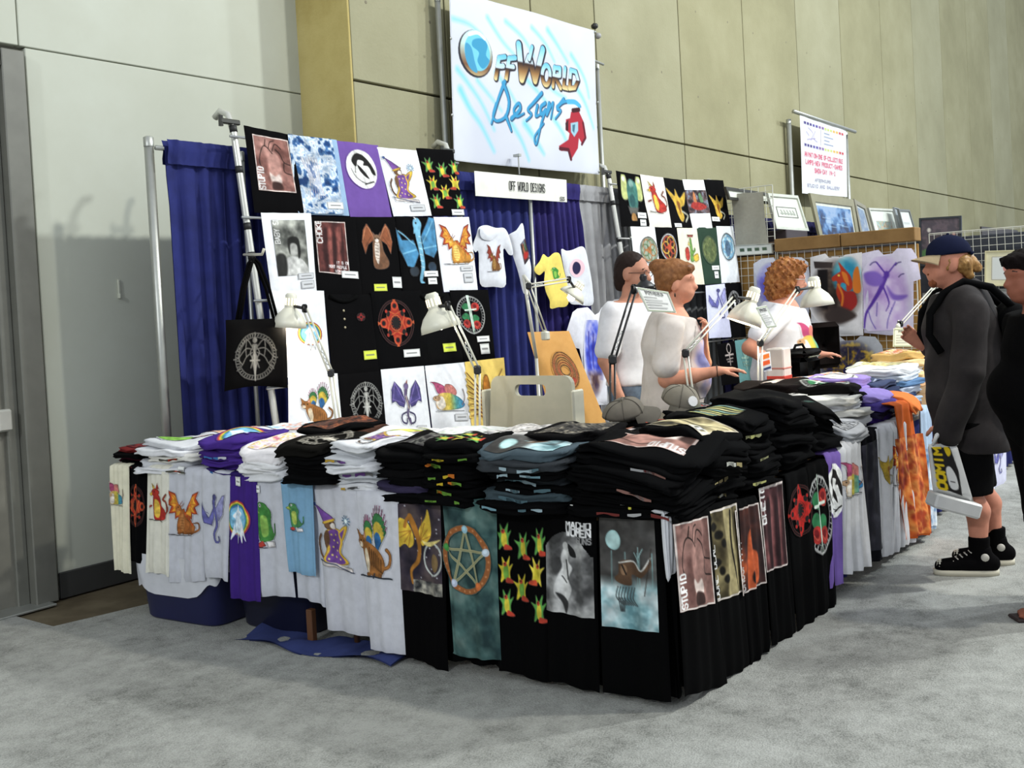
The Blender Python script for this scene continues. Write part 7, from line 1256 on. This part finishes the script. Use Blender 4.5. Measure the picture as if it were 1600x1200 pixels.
m_ = MB(); m_.lathe(b.hp(-.005, 0, .15), b.HU, [(.009, 0), (.008, .006), (.0004, .009)], 8); m_.build('top_button', cloth((26, 30, 52)), ct, True); m_ = MB(); m_.tube([b.hp(-.11, -.04, .045), b.hp(-.122, 0, .05), b.hp(-.11, .04, .045)], .008, 8); m_.build('rear_strap', cloth((26, 30, 52)), ct, True)
MC = b
t = thing('backpack', b.p(-.27, .02, .95), 'black backpack worn by the man in the cap', 'bag'); BKP = cloth((20, 20, 22), .8); sdf_obj('pack', [b.c((-.27, -.09, 1.02), (-.27, .11, 1.02), .095, .095), b.c((-.27, -.09, 1.3), (-.25, .11, 1.3), .09, .09), b.c((-.28, 0, 1.02), (-.26, .02, 1.32), .11, .1)], BKP, t, .012, .03, (), wrinkle(.004, 26, 7))
sdf_obj('front_pocket', [b.c((-.37, -.06, 1.03), (-.37, .08, 1.03), .05, .05), b.c((-.37, -.06, 1.13), (-.37, .08, 1.13), .05, .05)], BKP, t, .011, .02)
for s_ in (.12, -.12): m_ = MB(); m_.tube([b.p(-.24, s_, 1.36), b.p(-.13, s_, 1.48), b.p(.0, s_*1.05, 1.515), b.p(.1, s_*1.1, 1.46), b.p(.17, s_*1.2, 1.36), b.p(.18, s_*1.3, 1.25), b.p(.13, s_*1.5, 1.16)], .02, 8); m_.build('shoulder_strap', BKP, t, True)
# carrier bag in his left hand
hpx = lambda x, y, d: on(x, y, b.p(.12+d*0, .26+d, .8), CF*np.array([1, 1, 0]))
t = thing('carrier_bag', hpx(1490, 800, 0), 'white plastic carrier bag with yellow lettering and a box inside', 'bag'); Q = [(1450, 694), (1494, 692), (1521, 784), (1458, 768)]; NB = -CF*np.array([1, 1, 0]); S_ = Sheet(*[hpx(x, y, 0) for x, y in Q], NB, .07, .006, 1.3, 8); PLA = plain((206, 206, 204), .28, name='white_plastic'); S_.build('bag_body', PLA, 14, 14, t)
def d_bag(c):
    c.poly([(0, .02), (.34, .0), (.36, .96), (.06, .98)], (26, 24, 22)); c.poly([(.3, .02), (.64, .0), (.74, .5), (.66, 1), (.34, .96)], (30, 28, 28)); c.poly([(.36, .5), (.5, .42), (.62, .6), (.6, .86), (.4, .88)], (206, 206, 204), True); c.line([(.44, .74), (.54, .74)], .02, K_); c.text('OOMIM', .07, .95, .22, .15, .055, (206, 176, 30), rot=1, gap=1.3); c.poly([(.42, .02), (.6, .02), (.62, .14), (.5, .2)], (206, 176, 30), True)
print_on(S_, (.02, .04, .98, .93), d_bag, (206, 206, 204), t, 70, 'bag_print', .004)
bx = hpx(1490, 788, 0); m_ = MB(); u_ = nrm(hpx(1524, 790, 0)-hpx(1456, 772, 0)); m_.bbox(bx+nrm(NB)*.0, (.235, .13, .075), (u_, nrm(NB), nrm(np.cross(u_, NB))), .01); m_.build('box_base', PLA, t)
for q in ([(1455, 695), (1462, 680), (1471, 672), (1482, 680), (1494, 694)], [(1462, 695), (1468, 678), (1474, 674), (1484, 684), (1496, 700)]): m_ = MB(); m_.tube([hpx(x, y, 0)+nrm(NB)*(.015 if q[0][0] == 1455 else -.015) for x, y in q], [.006, .012, .01, .012, .006], 8); m_.build('handle', PLA, t, True)
# ---------------- visitor at the right frame edge
b = Body('person', 5.13, .94, (-.6, .8), 1.62, 'dark haired visitor in black clothes and sandals at the right edge', hyaw=.1, skin=(150, 92, 72)); b.head = b.p(.05, 0, 1.63)
kn = {1: (.05, .1, .48), -1: (-.04, -.1, .48)}; an = {1: (.04, .1, .08), -1: (-.14, -.1, .08)}; LS, LE, LW = (0, .2, 1.38), (-.03, .26, 1.1), (-.02, .26, .84); RS, RE, RW = (0, -.2, 1.38), (-.03, -.26, 1.1), (-.02, -.26, .84)
foot = []
for s_ in (1, -1):
    A = an[s_]; foot += [b.c((A[0]-.03, A[1], .05), (A[0]+.13, A[1], .03), .034, .024)]+[cap(b.p(A[0]+.13, A[1]+.026*(i-2)*.75, .028), b.p(A[0]+.175-.008*abs(i-(1 if s_ < 0 else 3)), A[1]+.03*(i-2)*.75, .022), .0125 if i != (4 if s_ < 0 else 0) else .015, .011)+(.006,) for i in range(5)]
P = torso_prims(b, 1.05, .75)+neck_prims(b)+b.headprims()+legs_prims(b, kn, an)+foot+b.limb([LS, LE, LW], [.056, .044, .03])+b.limb([RS, RE, RW], [.056, .044, .03])+b.hand(b.p(*LW), -b.U+b.F*.1, -b.L, .5, -1)+b.hand(b.p(*RW), -b.U+b.F*.1, b.L, .5, 1); sdf_obj('body', P, b.skin, b.t, .0085, .02); b.face((30, 22, 20), (130, 60, 56))
sdf_obj('black_top', torso_prims(b, 1.12, .85, 0, .028, .1)+[cap(b.p(*LS), b.p(*LE), .085, .075), cap(b.p(*LE), b.p(*LW), .075, .06), cap(b.p(*RS), b.p(*RE), .085, .075), cap(b.p(*RE), b.p(*RW), .075, .06)], cloth((18, 17, 18)), b.t, .012, .03, [(b.p(0, 0, .8), (0, 0, -1)), (b.p(0, 0, 1.47), tuple(nrm(b.U+b.F*.2)))], wrinkle(.005, 28, 8))
sdf_obj('trousers', legs_prims(b, kn, an, .05)+[b.c((0, -.07, .93), (0, .07, .93), .16, .16)], cloth((22, 18, 20)), b.t, .014, .03, [(b.p(0, 0, 1.02), (0, 0, 1)), (b.p(0, 0, .1), (0, 0, -1))])
e = lambda f, l, u, r: ellp(b.hp(f, l, u), np.array(r)*b.k, (b.HF, b.HL, b.HU)); sdf_obj('hair', [e(-.02, 0, .06, (.115, .1, .09)), e(-.07, 0, -.02, (.08, .1, .12)), e(.06, 0, .085, (.06, .08, .035))], plain((20, 14, 14), .85, 0, .1), b.t, .009, .02, (), hair_warp(.006, 100, 4))
for s_ in (1, -1):
    A = an[s_]; m_ = MB(); m_.bbox(b.p(A[0]+.06, A[1], .008), (.27, .1, .016), (b.F, b.L, b.U), .006); so_ = m_.build('sandal', plain((40, 26, 24), .6), b.t); m_ = MB(); m_.tube([b.p(A[0]+.09, A[1]-.045, .016), b.p(A[0]+.1, A[1], .062), b.p(A[0]+.09, A[1]+.045, .016)], .01, 8); m_.build('strap', plain((36, 24, 22), .6), so_, True)
S_ = Sheet(*[b.p(f, .3, u) for f, u in ((.1, 1.12), (-.04, 1.14), (-.06, 1.04), (.09, 1.01))], b.L, .004, 0, 1, 1); o = S_.build('name_card', plain((206, 212, 206), .3), 4, 4); tag(o, 'pale card held by the visitor at the right edge', 'card'); print_on(S_, (.1, .2, .9, .9), lambda c: c.poly([(.1, .6), (.5, .3), (.9, .5), (.5, .7)], (40, 40, 40)), (206, 212, 206), o, 20, 'card_print', .003)
# ================================================================== neighbouring stand
drape('backdrop_drape', 10.2, 13.4, 2.35, 4.99, cloth((34, 32, 74), .85, .1), 'dark navy drape of the next stand behind the framed pictures', 22, .03, seed=7)
drape('backdrop_drape', 13.4, 19.5, 2.3, 4.99, cloth((30, 34, 84), .85, .1), 'navy drape of the far stand at the right', 34, .03, seed=8)
XG = 10.2
def gridwall(x, y0, y1, z0, z1, label, step=.078, axis='x', col=(214, 214, 204)):
    P = (lambda a, z: (x, a, z)) if axis == 'x' else (lambda a, z: (a, x, z)); t = thing('wire_grid', P((y0+y1)/2, 0), label, 'grid', 'wire grid panels'); m_ = MB(); mat = plain(col, .4, .3)
    for a in np.arange(y0, y1+.001, step): m_.tube([P(a, z0), P(a, z1)], .0032, 5)
    for z in np.arange(z0, z1+.001, step): m_.tube([P(y0, z), P(y1, z)], .0032, 5)
    m_.build('wires', mat, t)['kind'] = 'stuff'
    f = MB()
    for a, b_ in (((y0, z0), (y1, z0)), ((y1, z0), (y1, z1)), ((y1, z1), (y0, z1)), ((y0, z1), (y0, z0))): f.tube([P(*a), P(*b_)], .006, 6)
    f.build('rim', mat, t)
    for a in (y0+.05, y1-.05):
        if z0 > .05: f = MB(); f.tube([P(a, 0), P(a, z0+.02)], .01, 6); f.build('foot_post', mat, t)
    return t
gridwall(XG, 4.32, 4.84, 1.0, 2.62, 'tall wire grid next to the right shirt rack'); gridwall(XG, 2.92, 4.3, .2, 1.93, 'wire grid carrying the airbrushed shirts'); gridwall(11.7, 1.9, 3.2, 1.1, 2.05, 'wire grid behind the man in the cap'); 
m_ = MB(); m_.bbox((XG+.07, 3.86, .95), (.02, 1.9, 1.9), bev=.004); tag(m_.build('plywood_panel', stained((150, 112, 56), (170, 130, 70), (184, 146, 86), 2.5, .6, 'plywood')), 'brown plywood panel behind the wire grids', 'panel')
for y0, y1 in ((3.62, 4.3), (2.9, 3.61)): m_ = MB(); m_.bbox((XG+.03, (y0+y1)/2, 1.99), (.2, y1-y0, .13), bev=.006); tag(m_.build('shelf_board', stained((120, 90, 52), (138, 106, 64), (150, 118, 76), 3, .7, 'cardboard')), 'brown shelf box above the airbrushed shirts, '+('left half' if y0 > 3.6 else 'right half'), 'shelf', 'brown shelf boxes')
def picture(pl, quad, N, frame, mat_, draw, label, fw=.1, mw=.1, args=(), res=40, cat='picture', th=.03, zb=None):
    C_ = [np.array(pl(x, y)) for x, y in quad]
    if zb is not None:
        for a_, b_ in ((2, 1), (3, 0)): C_[a_] = C_[b_]+(C_[a_]-C_[b_])*(C_[b_][2]-zb)/(C_[b_][2]-C_[a_][2])
    C_ = C_; N = nrm(N); ct = sum(C_)/4; lo = ct.copy(); lo[2] = min(c[2] for c in C_); t = thing('framed_picture', lo, label, cat, 'pictures of the next stand')
    bi = lambda u, v: (C_[0]*(1-u)+C_[1]*u)*(1-v)+(C_[3]*(1-u)+C_[2]*u)*v
    ar = np.linalg.norm(C_[3]-C_[0])/np.linalg.norm(C_[1]-C_[0]); fu, fv = fw, fw/ar
    def slab(u0, v0, u1, v1, d0, d1, name, mm):
        q = [bi(u0, v0), bi(u1, v0), bi(u1, v1), bi(u0, v1)]; b_ = MB(); b_.add([p+N*d1 for p in q]+[p+N*d0 for p in q], [(0, 3, 2, 1), (4, 5, 6, 7), (0, 1, 5, 4), (1, 2, 6, 5), (2, 3, 7, 6), (3, 0, 4, 7)]); return b_.build(name, mm, t)
    if fw:
        fm = plain(frame, .45, .1)
        for r_ in ((0, 0, 1, fv), (0, 1-fv, 1, 1), (0, fv, fu, 1-fv), (1-fu, fv, 1, 1-fv)): slab(*r_, 0, th, 'frame_rail', fm)
    slab(fu*.9, fv*.9, 1-fu*.9, 1-fv*.9, 0, th*.45, 'mat_board', plain(mat_, .8))
    a, b_ = fu+mw, fv+mw/ar; cv = Cv(max(8, int(res/ar)), res, mat_); draw(cv, *args); U, V = np.meshgrid(np.linspace(a, 1-a, cv.w), np.linspace(b_, 1-b_, cv.h)); ink_mesh(bi(U[..., None], V[..., None])+N*(th*.45+.002), cv, 'picture_print', t, ink_gloss()); return t
sea = lambda c: (c.al.__setitem__(slice(None), 1), c.mix(c.h*.3, 91, [(0, (146, 172, 206)), (.3, (110, 150, 196)), (.6, (60, 104, 156)), (1, (24, 44, 80))], octs=4, add=(c.Y-.45)*.9), [c.line([(random.Random(k).random()*.8, .35+.05*k), (random.Random(k).random()*.8+.2, .37+.05*k)], .02, (176, 200, 220), soft=3) for k in range(8)])
cart = lambda c: (c.line([(.0, .0), (1, .0), (1, 1), (0, 1), (0, 0)], .1, K_), [c.line([(.2+.15*k, .3), (.26+.15*k, .7), (.16+.15*k, .6)], .05, (110, 120, 110), True) for k in range(5)])
picture(pY(4.72), [(1130, 292), (1196, 302), (1206, 320), (1136, 312)], (0, -1, 0), (60, 60, 56), (226, 230, 218), lambda c: None, 'blank white mat board behind the tall wire grid', .03, .05)
picture(pY(4.62), [(1196, 302), (1243, 306), (1258, 353), (1208, 350)], (0, -1, 0), (214, 218, 206), (222, 226, 214), cart, 'white matted cartoon drawing beside the tall wire grid', .04, .14, zb=2.21)
m_ = MB(); q = [onX(x, y, XG-.03) for x, y in ((1142, 303), (1192, 300), (1200, 382), (1150, 384))]; m_.grid(np.array([[q[0]*(1-u)*(1-v)+q[1]*u*(1-v)+q[2]*u*v+q[3]*(1-u)*v+np.array([.008*math.sin(u*9+v*4), 0, 0]) for u in np.linspace(0, 1, 10)] for v in np.linspace(0, 1, 10)])); tag(m_.build('grey_sheet', cloth((160, 158, 146)), None, True), 'grey translucent sheet hung on the tall wire grid', 'sheet')
picture(pX(XG-.02), [(1148, 383), (1207, 380), (1209, 396), (1150, 400)], (-1, 0, 0), (180, 180, 170), (226, 228, 222), lambda c: [c.poly([(.08+.23*k, .2), (.22+.23*k, .2), (.22+.23*k, .8), (.08+.23*k, .8)], (70, 90, 70)) for k in range(4)], 'strip of small white prints on the wire grid', .02, .05, res=16)
m_ = MB(); p = onY(1233, 367, 4.68); m_.bbox((p[0], 4.7, 2.125), (.62, .24, .17), bev=.01); tag(m_.build('recess_shade_block', plain((60, 52, 56), .6)), 'dark block standing in for the shaded recess under the cartoon drawing', 'box'); m_ = MB(); p = onY(1238, 382, 4.6); m_.bbox((p[0], 4.5, 2.065), (.5, .1, .05), bev=.008); tag(m_.build('print_sleeve_pile', plain((206, 208, 206), .4)), 'pale pile of print sleeves above the brown shelf box', 'pile')  # dark block below the drawing stands in for a shaded recess
picture(pY(4.55), [(1262, 302), (1330, 312), (1341, 378), (1280, 380)], (0, -1, 0), (150, 146, 120), (214, 216, 206), sea, 'large framed blue seascape on the brown shelf', .07, .03, res=60, zb=2.04)
picture(pY(4.6), [(1331, 311), (1349, 322), (1364, 374), (1344, 377)], (0, -1, 0), (150, 146, 128), (200, 206, 206), lambda c: d_landscape(c, 92, [(150, 170, 190), (120, 140, 170), (170, 180, 190)]), 'narrow framed blue picture next to the seascape', .14, .08, zb=2.04)
past = lambda c: d_landscape(c, 93, [(206, 216, 206), (150, 196, 196), (226, 190, 170), (176, 206, 170), (196, 120, 110)])
picture(pY(4.6), [(1354, 325), (1393, 327), (1406, 374), (1368, 376)], (0, -1, 0), (214, 216, 206), (226, 230, 222), past, 'white matted pastel picture on the brown shelf', .03, .16, zb=2.04)
picture(pY(4.5), [(1394, 324), (1402, 326), (1414, 372), (1404, 373)], (0, -1, 0), (160, 164, 166), (190, 196, 200), lambda c: d_landscape(c, 94, [(150, 160, 166), (190, 196, 200)]), 'thin grey backed print leaning on the brown shelf', .05, .1, res=20, zb=2.04)
picture(pY(4.4), [(1401, 327), (1418, 328), (1430, 368), (1412, 370)], (0, -1, 0), (120, 124, 124), (222, 226, 222), lambda c: [c.line([(.2, .3+.2*k), (.8, .3+.2*k)], .03, (170, 176, 176)) for k in range(3)], 'small white sheet at the right end of the brown shelf', .06, .1, res=24, zb=2.04)
# airbrushed shirts pinned on the grid
GN = (-1, 0, 0)
def pinned(pix, col, quad, draw, label, x=XG-.05, seed=0, res=70):
    F_ = Flat((x, 3.6, 1.5), GN, .03, .008, seed, 10); o = F_.build('airbrushed_shirt', pix, cloth(col), smooth=False, step=.05); tag(o, label, 'shirt', 'airbrushed shirts on the wire grid'); F_.ink(quad, draw, col, o, res, name='airbrush_print'); return o
pinned([(1178, 412), (1190, 404), (1208, 402), (1212, 408), (1226, 408), (1232, 402), (1252, 402), (1262, 410), (1266, 440), (1262, 530), (1184, 536), (1178, 470)], (206, 208, 220), [(1182, 410), (1240, 408), (1244, 480), (1186, 484)], d_paint_purple, 'grey white shirt with violet airbrushing behind the curly haired woman', XG-.045, 1)
pinned([(1266, 402), (1290, 396), (1297, 404), (1310, 406), (1320, 398), (1347, 394), (1349, 524), (1268, 527)], (222, 220, 222), [(1266, 402), (1347, 400), (1348, 508), (1267, 512)], d_paint_dragon, 'shirt airbrushed with a red dragon before a dark cave', XG-.06, 2, 90)
pinned([(1347, 396), (1372, 390), (1380, 398), (1394, 396), (1402, 388), (1424, 388), (1432, 400), (1439, 436), (1428, 440), (1427, 518), (1392, 524), (1350, 520)], (216, 210, 230), [(1348, 402), (1424, 398), (1426, 514), (1350, 518)], d_paint_fairy, 'lilac shirt airbrushed with a flying violet fairy', XG-.05, 3, 90)
pinned([(1282, 532), (1312, 526), (1322, 534), (1336, 532), (1344, 525), (1368, 526), (1378, 540), (1386, 580), (1386, 620), (1280, 620), (1276, 560)], (170, 172, 178), [(1284, 534), (1370, 530), (1372, 606), (1284, 610)], d_paint_gold, 'grey shirt airbrushed in gold and violet below the dragon shirt', XG-.08, 4, 70)
# office chair behind the aisle table
p = onY(1283, 540, 3.5); t = thing('office_chair', (p[0], 3.5, 0), 'dark brown office chair beside the curly haired woman', 'chair'); m_ = MB(); m_.bbox(p, (.42, .09, .42), (nrm((.85, -.5, 0)), nrm((.5, .85, 0)), (0, 0, 1)), .045); dk = cloth((42, 30, 26)); m_.build('backrest', dk, t, True); m_ = MB(); m_.bbox((p[0]+.15, 3.72, .5), (.46, .46, .09), bev=.04); m_.build('seat', dk, t, True); bl = plain((24, 24, 24), .5)
m_ = MB(); m_.tube([p+np.array([.02, .06, -.15]), (p[0]+.06, 3.6, .5), (p[0]+.15, 3.7, .46)], .018, 8); m_.build('back_bar', bl, t, True); m_ = MB(); m_.tube([(p[0]+.15, 3.72, .08), (p[0]+.15, 3.72, .46)], .025, 10); m_.build('column', bl, t, True)
for k in range(5): a = k*1.2566; q = np.array([p[0]+.15+.28*math.cos(a), 3.72+.28*math.sin(a), .07]); m_ = MB(); m_.tube([(p[0]+.15, 3.72, .1), q], .016, 6); m_.build('leg', bl, t, True); m_ = MB(); m_.lathe(q+np.array([0, -.02, -.04]), (0, 1, 0), [(.0004, 0), (.03, .004), (.03, .036), (.0004, .04)], 10); m_.build('caster', bl, t, True)
# banner of the next stand
NQ = [(1249, 176.5), (1322, 201), (1323, 308), (1253, 302)]; S_ = Sheet(*[onY(x, y, 4.93) for x, y in NQ], (0, -1, 0), .008, .006, 1, 1); o = S_.build('stand_banner', cloth((228, 230, 232), .7, .02), 10, 12); tag(o, 'white hanging banner of the next stand with red lettering', 'banner')
def d_nb(c):
    for y0 in (.07, .36):
        for k in range(14): c.poly([(.05+.065*k, y0), (.095+.065*k, y0), (.095+.065*k, y0+.035), (.05+.065*k, y0+.035)], [(70, 60, 120), (90, 80, 150), (130, 100, 150), (190, 200, 120), (220, 170, 90), (190, 70, 80)][min(5, k*6//14)])
    for P in ([(.15, .14), (.25, .2), (.2, .3)], [(.3, .16), (.26, .26), (.34, .3)], [(.12, .3), (.3, .26)], [(.1, .2), (.16, .24)]): c.line(P, .014, (150, 140, 180), True)
    c.line([(.42, .12), (.42, .33)], .006, (120, 120, 160)); [c.line([(.5, .15+.05*k), (.62+.08*(k % 2), .15+.05*k)], .014, (120, 130, 160)) for k in range(4)]
    c.text('ANIMATION-ONE OF-COLLECTIBLE', .05, .47, .055, .023, .014, (190, 60, 90)); c.text('LAMPS-NEW PRODUCT-GAMES', .07, .57, .055, .027, .014, (190, 60, 90)); c.text('SHOW-DAY IN-1', .27, .67, .055, .027, .014, (190, 60, 90)); c.text('AFTERHOURS', .27, .81, .035, .027, .01, (120, 120, 140)); c.text('STUDIO AND GALLERY', .1, .89, .035, .03, .01, (110, 110, 140))
print_on(S_, (.02, .02, .98, .98), d_nb, (228, 230, 232), o, 110, 'lettering', .002)
for px, lb in ((1244, 'metal pole at the left of the neighbouring banner'), (1332, 'metal pole at the right of the neighbouring banner')): p = onY(px, 185 if px < 1300 else 205, 4.95); upright(float(p[0]), 5.05, float(p[2]), .03, lb)
p0_, p1_ = onY(1240, 174, 4.93), onY(1336, 206, 4.93); m_ = MB(); m_.tube([p0_, p1_], .025, 8); tag(m_.build('banner_rod', STEEL(), None, True), 'metal rod on top of the neighbouring banner', 'rod')
# far right pictures
hill = lambda c: (d_landscape(c, 95, [(96, 84, 96), (80, 74, 84), (110, 96, 106), (70, 66, 74)]), c.poly([(0, .7), (.3, .6), (.6, .7), (1, .66), (1, 1), (0, 1)], (86, 130, 80), soft=2), c.ell(.2, .24, .05, .05, (226, 220, 214)), c.ell(.85, .36, .04, .05, (214, 170, 160)))
picture(pX(11.8), [(1437, 341), (1503, 337), (1504, 412), (1438, 416)], (-1, 0, 0), (50, 56, 64), (80, 76, 80), hill, 'dark framed picture with a green hill behind the cap', .05, .0, res=50)
cream = lambda c: (c.line([(0, 0), (1, 0), (1, 1), (0, 1), (0, 0)], .02, (120, 110, 130)), c.poly([(.02, .02), (.98, .02), (.98, .98), (.02, .98)], (226, 232, 232)), c.poly([(.4, .4), (.6, .35), (.66, .6), (.45, .65)], (206, 140, 130), True))
picture(pX(11.66), [(1540, 392), (1606, 390), (1606, 447), (1539, 447)], (-1, 0, 0), (214, 208, 170), (226, 222, 190), cream, 'cream matted picture between the two visitors', .03, .13, res=40)
dkp = lambda c: (d_landscape(c, 96, [(40, 36, 44), (80, 72, 78), (50, 44, 50), (120, 110, 110)]), c.line([(.05, .1), (.3, .8)], .04, (150, 150, 150)), c.line([(.45, .2), (.42, .95)], .03, (190, 160, 90)), c.poly([(.5, .75), (.95, .7), (.95, .95), (.5, .98)], (170, 170, 176), True))
pp_ = picture(pY(4.93), [(1531, 354), (1588, 360), (1592, 396), (1534, 396)], (0, -1, 0), (56, 52, 54), (60, 56, 60), dkp, 'dark photo poster above the cream matted picture', .04, .0, res=36)
for px in (1536, 1586): q = onY(px, 394, 4.93); m_ = MB(); m_.tube([q, (q[0], 4.94, 0)], .012, 8); m_.build('easel_leg', STEEL(), pp_, True)
picture(pX(11.68), [(1440, 456), (1464, 455), (1464, 475), (1441, 476)], (-1, 0, 0), (50, 50, 60), (206, 212, 216), past, 'small framed print on the grid left of the man\'s beard', .08, .1, res=24)
picture(pX(11.68), [(1441, 478), (1466, 477), (1466, 505), (1442, 507)], (-1, 0, 0), (60, 64, 60), (170, 176, 150), lambda c: c.line([(.2, .3), (.8, .5)], .05, (150, 150, 130)), 'pale green card on the grid below the small framed print', .04, .1, res=20)
picture(pX(11.65), [(1538, 452), (1606, 450), (1606, 478), (1538, 480)], (-1, 0, 0), (120, 122, 120), (170, 172, 172), lambda c: d_landscape(c, 97, [(120, 120, 122), (190, 190, 190), (150, 150, 150)]), 'grey print rack below the cream matted picture', .04, .05, res=20)
m_ = MB(); m_.bbox((11.85, 2.9, 1.0), (.04, 2.4, 2.0), bev=.006); tag(m_.build('partition_board', plain((52, 56, 66), .8)), 'dark display panel behind the grid at right', 'partition')

t = thing('display_cabinet', (12.85, 4.6, 0), 'dark cabinet of the next stand under the framed pictures', 'cabinet'); m_ = MB(); m_.bbox((12.85, 4.58, 1.0), (5.0, .5, 2.0), bev=.01); m_.build('carcass', plain((56, 44, 40), .7), t); m_ = MB(); m_.bbox((12.85, 4.58, 2.02), (5.06, .56, .04), bev=.008); m_.build('cabinet_top', plain((80, 62, 48), .6), t)
